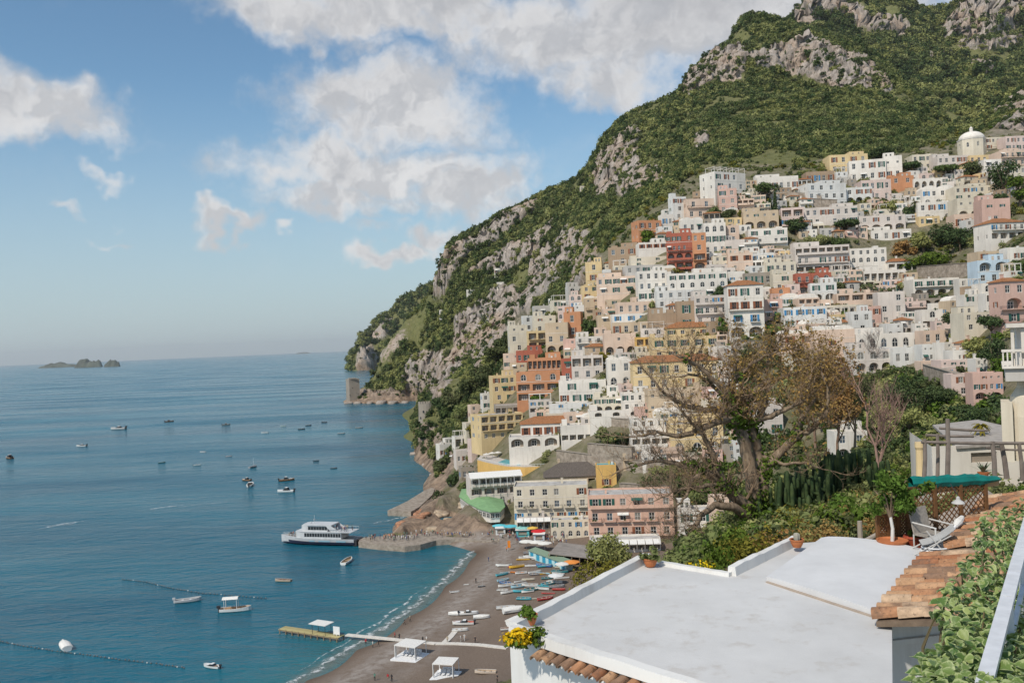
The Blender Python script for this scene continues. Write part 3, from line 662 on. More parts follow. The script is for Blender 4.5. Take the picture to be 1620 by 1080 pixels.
def house(name, x0, yt, x1, yb, yaw, c, rows, roof, label, depth=None, Y=None, cat='house', side=True, seed=None, below=None, group=None, wfrac=.42, clutter=True):
    """front facade between photo columns x0..x1 from row yt (eaves) to yb (foot), standing where that foot meets the hillside"""
    rnd = random.Random(seed if seed is not None else int(x0*7+yt*13))
    xm = (x0+x1)/2
    Yd = Y if Y else (ray_hill(xm, yb) or 400*S)
    Yd -= 1.5
    a = P(x0, yb, Yd); yr = R(yaw)
    w = abs(P(x1,yb,Yd).x - a.x)/max(.35,math.cos(yr) + math.sin(yr)*(xm-810)/FPX)
    zt = P(xm, yt, Yd).z; zb = P(xm, yb, Yd).z; H_ = zt-zb
    ctr = P(xm, yb, Yd)
    root = empty(name, (ctr.x, Yd + w/2*abs(math.sin(yr))*.5, zb), -yr, label, cat, group)
    D = depth or max(6.0, min(13.0, w*.75)); lo = -(below if below is not None else 7.0)
    rows = rows.split(); nr = max(1,len(rows)); rh = H_/nr if nr else H_
    par = .55 if roof in 'fx' else 0.0
    wm = paint(c); holes = []; wins = []; bal = []
    for i, tok in enumerate(rows):
        if tok[0] == '.': continue
        k = tok[0]; num = int(''.join(ch for ch in tok[1:] if ch.isdigit()) or 1); suf = ''.join(ch for ch in tok[1:] if ch.isalpha())
        base = H_-(i+1)*rh; cell = w/num
        top_in = par if i == 0 else 0
        for j in range(num):
            cx = -w/2+cell*(j+.5) + (rnd.uniform(-.06,.06)*cell if k in 'rvsun' else 0)
            if k in 'rsun': ww = min(cell*wfrac, rh*.42, 1.9); hh = min(rh*.54, ww*1.9); z = base+rh*.18; ar = 0; dp = .28
            elif k == 'v': ww = hh = min(cell*.3, rh*.32, 1.3); z = base+rh*.36; ar = 0; dp = .25
            elif k == 'd': ww = min(cell*.4, rh*.4); hh = rh*.72; z = base+.02; ar = 0; dp = .3
            elif k == 'a': ww = min(cell*.55, rh*.6); hh = min(rh*.66, ww*1.6); z = base+rh*.12; ar = 1; dp = .3
            elif k == 'A': ww = min(cell*.74, rh*1.15); hh = rh*.76; z = base+rh*.05; ar = 1; dp = 2.0
            elif k == 'L': ww = cell*.80; hh = rh*.66; z = base+rh*.10; ar = 0; dp = 1.8
            if z+hh > base+rh-top_in-.12: hh = base+rh-top_in-.12-z
            if k in 'rsunva' and rnd.random() < .05: continue
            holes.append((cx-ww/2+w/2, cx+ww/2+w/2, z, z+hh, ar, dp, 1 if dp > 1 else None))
            if dp > 1:
                wins.append((cx, z+.02, ww*.42, hh*.72, 0, dp, 'r'))
            else: wins.append((cx, z, ww, hh, ar, dp, k))
            if 'i' in suf: bal.append((cx, z-.03, max(ww*2.0,1.8), False))
        if 'b' in suf: bal.append((0, base+rh*.10, w*.94, rnd.random() < .35))
        if 'B' in suf: bal.append((0, base+rh*.10, w*.96, True))
    mb = MB()
    face_grid(mb, (-w/2,0,0), (1,0,0), (0,-1,0), w, lo, H_, holes)
    # sides: small windows
    for s_ in (-1,1):
        hs = []
        if side and abs(yaw) > 4 and (s_ > 0) == (yaw > 0) and H_ > 4:
            ns = max(1,int(D/5.0))
            for i in range(nr):
                for j in range(ns):
                    if rnd.random() < .25: continue
                    cx = D*(j+.5)/ns; ww = min(1.1, rh*.34); hh = min(rh*.5, ww*1.6); z = H_-(i+1)*rh+rh*.2
                    hs.append((cx-ww/2,cx+ww/2,z,z+hh,0,.25,None))
        if s_ > 0:
            face_grid(mb, (w/2,0,0), (0,1,0), (1,0,0), D, lo, H_, hs)
            for q in hs: put_window(root, lambda cx,z,y: ((w/2-y,cx,z), R(90)), (q[0]+q[1])/2, q[2], q[1]-q[0], q[3]-q[2], 0, .25, 'r')
        else:
            face_grid(mb, (-w/2,D,0), (0,-1,0), (-1,0,0), D, lo, H_, hs)
            for q in hs: put_window(root, lambda cx,z,y: ((-w/2+y,D-cx,z), R(-90)), (q[0]+q[1])/2, q[2], q[1]-q[0], q[3]-q[2], 0, .25, 'r')
    mb.face([(w/2,D,lo),(-w/2,D,lo),(-w/2,D,H_),(w/2,D,H_)])
    if roof in 'fx':       # parapet ring
        t_ = .28; i0 = (-w/2+t_, t_); i1 = (w/2-t_, D-t_); zf = H_-par
        o = [(-w/2,0),(w/2,0),(w/2,D),(-w/2,D)]; n_ = [(i0[0],i0[1]),(i1[0],i0[1]),(i1[0],i1[1]),(i0[0],i1[1])]
        for q in range(4):
            a_,b_ = o[q],o[(q+1)%4]; c_,d_ = n_[(q+1)%4],n_[q]
            mb.face([(*a_,H_),(*b_,H_),(*c_,H_),(*d_,H_)]); mb.face([(*d_,H_),(*c_,H_),(*c_,zf),(*d_,zf)])
        rf = MB(); rf.face([(*n_[0],zf),(*n_[1],zf),(*n_[2],zf),(*n_[3],zf)])
        ro = rf.build('roof', ROOFF, root)
        if rnd.random() < .75:
            ch = MB(); x = rnd.uniform(-.3,.3)*w; y = rnd.uniform(.4,.8)*D; q = rnd.uniform(.3,.5); hh = rnd.uniform(1.2,2.0)
            ch.box(x-q,x+q,y-q*.8,y+q*.8,zf,zf+hh); ch.box(x-q-.1,x+q+.1,y-q*.8-.1,y+q*.8+.1,zf+hh,zf+hh+.15); ch.build('chimney', wm, ro)
        if clutter and w > 8 and H_ > 3.5 and rnd.random() < .45:
            bw = w*rnd.uniform(.35,.6); bd = D*rnd.uniform(.4,.6); x = rnd.choice((-1,1))*(w/2-bw/2-.3); hh = min(3.2, rh*.85); bx = MB(); y0 = D-bd-.3
            face_grid(bx,(x-bw/2,y0,0),(1,0,0),(0,-1,0),bw,zf,zf+hh,[(bw*.2,bw*.2+1.0,zf+hh*.2,zf+hh*.75,0,.2,None),(bw*.6,bw*.6+1.0,zf+hh*.2,zf+hh*.75,0,.2,None)] if bw > 3.5 else [])
            bx.face([(x+bw/2,y0,zf),(x+bw/2,y0+bd,zf),(x+bw/2,y0+bd,zf+hh),(x+bw/2,y0,zf+hh)]); bx.face([(x-bw/2,y0+bd,zf),(x-bw/2,y0,zf),(x-bw/2,y0,zf+hh),(x-bw/2,y0+bd,zf+hh)]); bx.face([(x-bw/2-.1,y0-.1,zf+hh),(x+bw/2+.1,y0-.1,zf+hh),(x+bw/2+.1,y0+bd,zf+hh),(x-bw/2-.1,y0+bd,zf+hh)])
            up_ = bx.build('upper_room', wm, root)
            if bw > 3.5:
                for q in (.2,.6): f = inst('window', UF[(0,'w')], up_, (x-bw/2+bw*q+.5,y0+.14,zf+hh*.2), (0,0,0), (1.0,1.2,hh*.55)); 
        for _ in range(rnd.choice((0,0,1,2,3))):
            s_ = rnd.uniform(.5,1.0); inst('planting', rnd.choice(PG+[PB[2]]), ro, (rnd.uniform(-.42,.42)*w, rnd.uniform(.4,D*.5), zf-.1), (0,0,rnd.random()*6), (s_,s_,s_))
        if clutter and w > 11 and rnd.random() < .6:
            bx = MB(); bw = rnd.uniform(2,3.5); x = rnd.choice((-1,1))*(w/2-bw/2-.6); bx.box(x-bw/2,x+bw/2,D-3.4,D-.5,zf,zf+2.3); bx.build('stair_hut', wm, ro)
        if rnd.random() < .35:
            bx = MB(); x = rnd.uniform(-.35,.35)*w; bx.lathe([(.55,0),(.55,1.1),(.45,1.25)], 10, (x, D*.5, zf)); bx.build('water_tank', FRAMEW, ro)
    elif roof in 'th':     # hipped roof with eaves: terracotta (t) or thatch (h)
        e = .45; ph = min(w,D)*(.34 if roof == 'h' else .2); x_ = w/2+e; y0,y1 = -e,D+e; rx = max(.1, w/2-min(w,D)*.45); ym = D/2
        rf = MB(); A_,B_,C_,D_ = (-x_,y0,H_),(x_,y0,H_),(x_,y1,H_),(-x_,y1,H_); E_,F_ = (-rx,ym,H_+ph),(rx,ym,H_+ph)
        rf.face([A_,B_,F_,E_]); rf.face([B_,C_,F_]); rf.face([C_,D_,E_,F_]); rf.face([D_,A_,E_])
        for q,(p1,p2) in enumerate(((A_,B_),(B_,C_),(C_,D_),(D_,A_))): rf.face([(p1[0],p1[1],H_-.18),(p2[0],p2[1],H_-.18),p2,p1])
        rf.face([(p[0],p[1],H_-.18) for p in (D_,C_,B_,A_)])
        ro = rf.build('roof', THATCH if roof == 'h' else TILE, root)
        ch = MB(); x = rnd.uniform(-.25,.25)*w; ch.box(x-.4,x+.4,ym+.6,ym+1.4,H_,H_+ph+1.1); ch.box(x-.5,x+.5,ym+.5,ym+1.5,H_+ph+1.1,H_+ph+1.25); ch.build('chimney', wm, ro)
    elif roof == 'd':      # barrel vaults, as on old houses here
        rf = MB(); nv = max(1,round(w/7)); vw = w/nv
        for q in range(nv):
            xc = -w/2+vw*(q+.5); pr = [(xc+math.cos(math.pi*i/10)*vw*.47, H_-.02+math.sin(math.pi*i/10)*vw*.22) for i in range(11)]
            for (xa,za),(xb,zb) in zip(pr,pr[1:]): rf.face([(xa,.3,za),(xa,D-.3,za),(xb,D-.3,zb),(xb,.3,zb)])
            rf.face([(x,.3,z) for x,z in pr][::-1]); rf.face([(x,D-.3,z) for x,z in pr])
        rf.face([(-w/2,0,H_),(w/2,0,H_),(w/2,D,H_),(-w/2,D,H_)]); rf.build('roof', paint('W'), root)
    elif roof == 'p':      # flat roof under a pergola or canopy
        rf = MB(); rf.face([(-w/2,0,H_),(w/2,0,H_),(w/2,D,H_),(-w/2,D,H_)]); ro = rf.build('roof', ROOFF, root)
        pg = MB(); ph = 2.6; npst = max(2,int(w/4))
        for i in range(npst+1):
            x = -w/2+.2+(w-.4)*i/npst
            for y in (.3, D*.6): pg.box(x-.1,x+.1,y-.1,y+.1,H_,H_+ph)
            pg.box(x-.08,x+.08,0,D*.6+.3,H_+ph,H_+ph+.16)
        for i in range(4): y = .3+i*D*.2; pg.box(-w/2,w/2,y-.07,y+.07,H_+ph+.16,H_+ph+.28)
        pg.build('pergola', paint('W'), root)
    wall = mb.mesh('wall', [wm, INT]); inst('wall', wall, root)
    for cx,z,ww,hh,ar,dp,k in wins: put_window(root, lambda x,zz,y: ((x,y,zz),0), cx, z, ww, hh, ar, dp, k if k in 'sun' else 'r')
    for cx,z,bw,solid in bal:
        ms, mr = balcony_mesh(bw, solid, wm); b_ = inst('balcony', ms, root, (cx,0,z)); inst('railing', mr, b_)
    for i,(cx,z,ww,hh,ar,dp,k) in enumerate(wins):
        if dp < 1 and not ar and rnd.random() < .07: awning(root, cx, z+hh+.15, ww*1.9, 1.1, .5, None if rnd.random() < .6 else SHG)
    for cx,z,bw,solid in bal:
        if rnd.random() < .6:
            for _ in range(rnd.randint(1,3)): s_ = rnd.uniform(.25,.45); inst('planting', rnd.choice(PG), root, (cx+rnd.uniform(-.45,.45)*bw, -.9, z+.2), (0,0,rnd.random()*6), (s_,s_,s_))
    # facade trim: string course and plinth band on larger fronts
    if nr >= 2 and w > 9 and rnd.random() < .6:
        tr = MB()
        for i in range(1,nr): tr.box(-w/2-.02,w/2+.02,-.07,.0-.004,H_-i*rh-.1,H_-i*rh+.06)
        tr.build('string_course', paint('W') if c not in 'Ww' else wm, root)
    HOUSES.append((root, x0,yt,x1,yb,Yd,w,H_,D))
    return root, w, H_, D
# ---- the town, house by house: name, x0, top, x1, foot, yaw, paint, storeys, roof, label
TOWNLIST = [
('house',1134,271,1183,314,-28,'W','r4 r3 r4','p','tall white cubic house with roof pergola, highest on the town left edge'),
('house',1138,298,1167,336,8,'k','r2 r2 r2','f','pink house just below the tall white cubic house'),
('house',1167,314,1194,336,8,'p','L3b r3','f','peach wing with balconies right of the pink house'),
('house',1087,314,1131,345,-6,'p','r2b r3','f','peach two storey house left of the pink house'),
('house',1065,311,1087,347,-12,'w','r2 r1 r1','f','slim bluish white house left of the peach one'),
('house',1047,339,1066,357,-8,'W','r2','f','tiny white house at the town upper left edge'),
('house',1011,348,1048,378,-14,'o','r3 r2','f','orange house over a green hanging garden, upper left edge'),
('house',1079,347,1113,368,-6,'W','r3','d','small white vaulted house above the red hotel'),
('hotel',1056,368,1097,427,10,'r','r5 r5b A3b L3B','f','brick red hotel with three white-railed arcades'),
('hotel',1097,368,1119,427,10,'o','r2 r1 L1b A1','f','narrow orange red wing on the right of the red arcaded hotel'),
('house',1115,352,1150,402,6,'W','a3 s3 r3','f','white house with arched top windows right of the red hotel'),
('house',1151,356,1170,384,0,'p','a1 r1','f','little peach tower house with one arched window'),
('house',1148,379,1179,401,4,'q','s3','f','beige house with green shutters below the little peach tower'),
('house',1177,333,1233,361,6,'t','v4 A3','f','tan house with three arches below the umbrella pine'),
('house',1185,361,1247,386,6,'W','s3 r5B','f','low white house with long white balcony below the tan arches'),
('house',1237,328,1273,358,10,'K','L2 r3B','f','pale pink house with covered terrace left of the long beige row'),
('house',1273,327,1358,356,4,'q','r7 r6','f','long beige row house with plain tall windows'),
('villa',1199,279,1264,301,4,'W','r6','f','long white villa high on the edge of the woods'),
('house',1276,271,1321,289,4,'b','r4','f','low brown stone house at the edge of the woods'),
('house',1280,289,1341,328,-10,'w','r4 r5 r4','f','large bluish white house with three storeys beside a stone wall'),
('house',1339,296,1381,322,4,'w','r3 A3','f','bluish white house with three ground floor arches'),
('house',1364,284,1411,318,4,'K','r4 r3','f','pale pink house left of the orange red cube house'),
('house',1410,278,1447,304,6,'o','r2 r1','f','bright orange red cube house in the upper town'),
('villa',1313,244,1374,273,2,'y','r4 r4','f','yellow villa with crenellated roof at the top of the town'),
('house',1345,252,1404,285,14,'W','r4 r4','f','white terraced house right of the yellow villa'),
('house',1400,246,1429,283,16,'W','v2 r2','f','tall blank white house end below the dark pine'),
('house',1444,244,1484,268,2,'c','r4 r4','f','cream row house left of the church, far end'),
('house',1484,246,1534,271,2,'q','r5 r5','f','beige row house directly left below the church'),
('house',1534,245,1583,258,0,'y','r5','f','low yellow house at the foot of the church'),
('house',1557,252,1585,275,0,'W','r2 r2','f','small white house below right of the church'),
('house',1560,217,1592,236,-2,'c','r4 r3b','f','cream house right behind the church'),
('house',1592,215,1624,238,-2,'K','r4 r4','f','pale pink house at top right edge near the church'),
('house',1583,238,1624,262,-2,'p','r5b r4','f','peach house with balconies on the right edge below the church'),
('house',1588,263,1624,288,-2,'c','r4 r3','f','cream house on the right edge above the dark cypress wall'),
('house',1446,282,1492,303,2,'W','A4','f','white arcaded terrace house right of the orange red cube'),
('house',1460,298,1511,325,4,'W','r4 a3','d','white vaulted house with arched windows, upper right'),
('house',1511,294,1573,316,2,'c','r5 r4','f','long cream house with tank roof, upper right'),
('house',1453,319,1516,350,4,'W','r4 a2','f','wide white house behind the tall palm'),
('house',1516,312,1573,346,6,'c','v4 A3','f','cream house with two tiers of arches above the pink block'),
('house',1555,314,1600,356,6,'k','v2 r1','f','big plain pink block crossed by pale bands, upper right'),
('house',1511,338,1555,361,4,'p','r3','f','low peach annex left of the pink block'),
('house',1529,347,1551,368,-4,'w','r2 r2','f','small bluish white house in front of the pink block'),
('house',1454,342,1487,356,0,'y','r3','f','low yellow cottage by the tall palm'),
('villa',1569,351,1624,378,-6,'W','r5b L4','t','white villa with orange tiled roof on the right edge'),
('hotel',1360,340,1434,364,6,'q','r4 A4','f','beige hotel with a row of four arches below the garden pines'),
('house',1379,363,1443,380,6,'W','r4','f','low white basement wing under the beige hotel'),
('hotel',1260,388,1346,432,6,'q','L7b r7b L6B','f','big beige hotel with three long tiers of balconies'),
('hotel',1346,392,1404,428,4,'W','r5 a5 .','f','white hotel wing with five tall arched windows'),
('house',1367,427,1434,447,2,'W','L6','f','low white glazed veranda below the arched hotel wing'),
('house',1405,413,1444,430,0,'W','L3','t','small white pavilion with pointed roof on the garden edge'),
('house',1260,432,1284,468,6,'r','r2i A1','f','dark red house beside the red one with round windows'),
('house',1284,431,1316,448,6,'r','a2','f','brick red house with two round white-framed windows'),
('house',1283,447,1325,476,6,'w','s2 A2','f','bluish white house with green shutters under the brick red house'),
('house',1224,433,1259,459,4,'c','s1 r2','f','cream house with one wide green shuttered window'),
('house',1222,455,1251,476,4,'o','a1 r2','f','orange house with rounded window below the cream one'),
('house',1209,473,1239,503,4,'k','u1i r2','f','pink house with blue balcony door'),
('house',1154,450,1211,534,6,'W','r3 n3b u2i A2','t','tall white house with brown shutters above blue shutters'),
('house',1153,400,1192,429,6,'p','n2 v2','f','peach house with two brown shuttered windows'),
('house',1190,400,1225,415,4,'w','u3','f','low bluish white house with blue windows right of the peach one'),
('house',1213,414,1260,432,2,'c','r4','f','low cream house beside the long stairway'),
('house',1153,429,1179,450,2,'W','v2','f','blank white house above the tall shuttered house'),
('house',1179,431,1224,451,2,'s','r3','f','grey stone house with terrace left of the cream house'),
('house',1241,485,1309,516,4,'w','u4 r4','f','bluish white house with blue doors and roof terrace'),
('house',1325,463,1392,488,4,'p','L3 .','f','wide peach house with deep shaded loggia'),
('house',1391,461,1434,514,8,'q','r2 r2 r2','f','square beige tower house with six plain windows'),
('house',1367,484,1395,516,4,'k','r2 v1','f','pink house between the beige tower and the white house'),
('house',1308,482,1367,497,0,'c','L5','f','long cream veranda below the wide peach house'),
('house',1348,492,1381,527,0,'w','r2 r1','f','bluish white house below the long veranda'),
('villa',1237,527,1290,562,4,'p','n2 .','d','peach villa with white vaulted roof and brown shutters'),
('villa',1290,521,1354,562,4,'p','r1 n1 r2','d','taller pink half of the vaulted villa with red awning'),
('house',1356,527,1461,552,4,'W','a6','f','long white house with six large arched windows'),
('house',1353,552,1413,588,0,'q','a3 A3','f','beige house with round windows behind the bare tree'),
('house',1413,549,1460,576,0,'w','r3','f','low bluish white house with terrace, left of the porthole house'),
('hotel',1446,440,1519,468,4,'W','s4b A4','f','white hotel with four green doors over four dark arches'),
('house',1519,440,1544,468,4,'W','r2 a1','f','white annex at right end of the green door hotel'),
('house',1547,397,1594,411,2,'t','r2','f','ochre tan house on top of the light blue house'),
('house',1548,411,1599,447,4,'g','A2 r3','f','light blue house with two wide arches'),
('house',1553,447,1597,463,2,'W','a2','f','white lower storey house beneath the light blue house'),
('house',1594,391,1624,412,0,'W','r3','f','white house on the right edge above the coral pink one'),
('house',1588,444,1626,512,-8,'k','r2 A1i r1b','t','coral pink house with arched balcony on the right edge'),
('house',1526,465,1563,493,2,'W','r2 r2','f','white house left of the coral pink house'),
('house',1561,463,1588,493,2,'W','L2 r2','f','white house with covered veranda against the coral pink house'),
('house',1459,489,1494,519,2,'W','a1 L2','f','low white house with open terrace by the round pine'),
('house',1526,493,1591,523,2,'c','r4 r3','f','cream house half hidden behind the two round pines'),
('house',1458,471,1512,487,2,'s','A3','f','grey stone wall house with three dark vaults under the hotel'),
('house',1462,522,1508,544,2,'p','r3','f','low peach house under the vaults'),
('house',1460,544,1508,570,4,'w','v5 r5','f','white house with a row of five portholes above its windows'),
('house',1508,553,1554,570,2,'W','r6','f','white house with planted roof terrace, right of the porthole house'),
('house',1458,571,1490,590,4,'p','v4 r4','f','peach house with four portholes below the porthole house'),
('house',1490,569,1545,592,4,'K','v4 r6','f','pale pink house with four portholes over paired windows'),
('house',1545,567,1563,590,4,'W','r2 r2','f','narrow white house at the end of the porthole row'),
('house',1506,591,1541,626,6,'K','r1 r1','f','pale pink house with rooftop terrace over the dark trees'),
('house',1541,589,1589,632,8,'k','v4 r4 A2','f','rose pink house with four portholes and outside stairs'),
('house',1011,383,1056,405,0,'W','n4 .','f','white house with brown shutters left of the red hotel'),
('house',963,390,1009,419,16,'b','r3 r1','f','brown stone house at the cliff edge, left of the town'),
('house',998,406,1055,420,2,'c','s2 r2','f','low cream house with dark green shutters'),
('house',990,419,1056,433,0,'d','r5','f','low grey house above the wide white hotel'),
('house',927,414,953,446,10,'y','r1 r1','f','narrow yellow house at the far left cliff edge'),
('house',955,426,968,455,0,'w','v1 r1','f','very slim bluish white house beside the peach block'),
('house',945,437,1008,478,12,'p','r5 r3 .','f','large peach block with orange side wall, left of the white hotel'),
('hotel',1010,428,1057,475,2,'W','r4 r4 s3','f','white left wing of the wide white hotel'),
('hotel',1057,431,1152,468,2,'W','s6 a6 s5','f','wide white hotel with three rows of green shuttered windows'),
('house',1040,459,1099,486,2,'w','r4 r4','f','bluish white house in front of the wide white hotel'),
('house',1100,467,1154,513,2,'q','r4b r4b r3','f','shaded beige house with two long balconies'),
('house',1072,476,1101,522,4,'b','r1 r1','f','brown stone tower house with two white framed windows'),
('house',1028,495,1072,529,4,'b','. r2i','f','rough brown stone house left of the brown tower'),
('house',978,477,1040,496,0,'p','r5','f','long peach house with five windows'),
('house',969,496,1027,509,0,'W','u3','f','low white house with three turquoise windows'),
('house',946,498,970,524,0,'t','r1 .','f','small tan house beside a dark green bush'),
('house',969,509,1028,529,6,'t','r4','f','long tan house under the turquoise windows'),
('villa',1055,517,1140,532,2,'y','r5b','t','upper floor of yellow villa with orange tiled roof'),
('villa',1032,532,1140,568,2,'y','s5 r5','f','wide yellow villa with paired windows above the long cream palace'),
('house',912,532,955,555,2,'W','r3b r3','f','white house with roof terrace, left of the red arches'),
('house',957,527,1007,562,2,'p','v1 A3','f','peach and white house with three red arches'),
('house',1007,533,1034,562,2,'Y','L2 r2','f','ochre house with shaded loggia left of the yellow villa'),
('house',828,499,847,523,-8,'w','r1 r1','f','bluish white house at the lower left town edge'),
('house',846,499,880,525,-6,'c','v2 r2','f','cream house with two small square windows, lower left'),
('house',845,483,884,500,-4,'d','r4','f','grey glass roofed house at the cliff foot'),
('house',893,493,920,532,14,'o','r1 r1','f','orange brown tower house with dark side wall'),
('house',864,510,900,560,12,'t','v1 r2 A2','f','tan tower house with two ochre arches'),
('house',807,514,836,556,-8,'c','v2 r2 r1','f','cream house on the outer left edge over the slope'),
('house',836,523,866,553,-4,'y','L2b L2','f','yellow house with planted terraces beside the tan tower'),
('house',817,554,859,573,0,'r','r4','f','low brick red house on the left slope'),
('hotel',836,566,889,603,4,'o','L7 L5B','f','orange red restaurant house with white balustraded veranda'),
('hotel',889,567,909,603,6,'r','r1 r1','f','brick red tower wing with white quoins right of the veranda'),
('house',818,588,888,634,4,'o','a3 L3 L3','f','lower orange house with glazed bay and vine terrace'),
('house',905,562,955,600,4,'q','L3 r3','f','beige house with pot-lined terrace below the white house'),
('house',885,601,960,637,4,'W','s2 r4','f','wide white house below the brick red tower'),
('church_house',962,568,1001,614,2,'W','r2 a2','d','white house with round arched top and two arched doors'),
('palace',1003,571,1142,615,2,'y','r7 r7','t','long pale yellow palace with orange tiled roof behind the bare tree'),
('house',1026,615,1122,652,2,'t','v6 v6','f','tan wall house with small windows under the long palace'),
('house',869,637,941,654,2,'w','u2 .','f','low bluish white house above the red roofed villa'),
('house',940,628,986,652,2,'c','s4 A3','f','cream house with a row of green panes'),
('house',985,621,1030,649,2,'W','r4 r3','f','white house below the long yellow palace'),
('house',933,649,1018,668,2,'W','A3 .','f','low white house with arched niche and terrace'),
('restaurant',784,640,849,658,-4,'s','L7','f','grey canopied restaurant terrace on the left slope'),
('house',780,594,818,634,-12,'y','r3 r3 r2','f','yellow house on the steep left edge of the town'),
('hotel',762,655,829,694,-24,'y','L5 L5b r5','f','yellow stepped hotel facing the sea above the pool'),
('villa',824,669,930,690,2,'W','n6','t','white villa with red tiled roof above the pool'),
('villa',806,690,886,724,2,'W','A3 .','f','white lower terrace with three arches before the red roofed villa'),
('house',888,672,938,697,2,'W','. L4','f','white wing with shaded porch right of the red roofed villa'),
('hotel',745,754,826,797,-10,'q','L5B L4 a4','f','beige seafront hotel with three tiers of balconies below the pool'),
('palace',814,768,932,824,4,'c','r6 r6i r7','f','cream seafront palace with three rows of windows'),
('hotel',932,782,1068,850,6,'S','r6b r6i r6i','f','salmon pink seafront hotel with white framed windows'),
('house',1000,662,1064,690,2,'W','r5 L3','f','white house with covered balconies left of the tree trunk'),
('house',1000,690,1062,718,2,'W','L4 r4','f','lower white house with balustrade left of the tree trunk'),
('house',1062,670,1146,718,4,'y','r3 a3','f','yellow house with arched window seen through the bare branches'),
('house',1076,806,1128,852,2,'W','s2 r2','f','white shop house at the lower end below the bare tree'),
('house',1128,800,1180,852,2,'p','r2 r3','f','peach house behind the branches, right of the shop house'),
('house',1322,682,1374,728,2,'W','r2 A2','f','white house glimpsed behind the cactus thicket'),
('house',1180,640,1240,690,2,'q','r3 r3','f','beige house hidden behind the crown of the bare tree'),
('house',696,702,720,722,-24,'W','r3','f','small white house on the cliff over the sea, lowest on the left'),
('house',720,690,742,708,-20,'W','L2','p','white terrace house with pergola above the cliff'),
('house',738,668,762,690,-22,'c','r2 r2','f','cream house on the steps left of the yellow stepped hotel'),
('house',722,712,748,732,-16,'q','r3','f','beige house right above the pool cliff'),
('house',745,640,768,660,-18,'p','r2 r2','f','peach house on the slope above the yellow stepped hotel'),
('house',764,622,786,646,-14,'W','r2 r2','f','white house on the left slope under the yellow edge house'),
('house',746,694,772,716,-20,'K','A2','f','pale pink arched house beside the pool terrace'),
('house',730,738,752,758,-14,'s','r2','f','grey stone house left of the white canopied hotel'),
# small farmhouses up on the cliffs
('cottage',782,424,800,433,0,'W','r3','f','white cottage alone on the cliff terraces'),
('cottage',786,446,806,455,0,'W','r3','f','lower white cottage beside dark cliff trees'),
('cottage',738,458,752,466,0,'W','r2','f','small white cottage at the left end of the cliff terraces'),
('cottage',845,378,858,386,0,'W','r2','f','white cottage high on the terraced slope'),
('cottage',918,294,930,302,0,'c','r2','f','tiny house on the skyline of the ridge'),
('cottage',800,412,812,418,0,'c','r2','f','cream cottage behind the white one on the cliff'),
('cottage',868,472,882,480,0,'W','r2','f','white cottage below the cliff beside the town'),
('cottage',695,490,706,497,0,'W','r2','f','white cottage far out on the wooded headland'),
]
import time as _t; _t0 = _t.time()
HMAP = {}
for a in TOWNLIST:
    cat = {'cottage':'cottage','hotel':'hotel','villa':'villa','palace':'building','restaurant':'restaurant'}.get(a[0],'house')
    nm = {'church_house':'house','cottage':'cottage'}.get(a[0], a[0])
    HMAP[a[9]] = house(nm, *a[1:9], a[9], cat=cat, Y=((ray_hill((a[1]+a[3])/2,a[4]) or 900)*.993 if a[0] == 'cottage' else None), clutter=a[4] < 760 or a[1] > 1070)
print('TOWN', len(TOWNLIST), _t.time()-_t0)
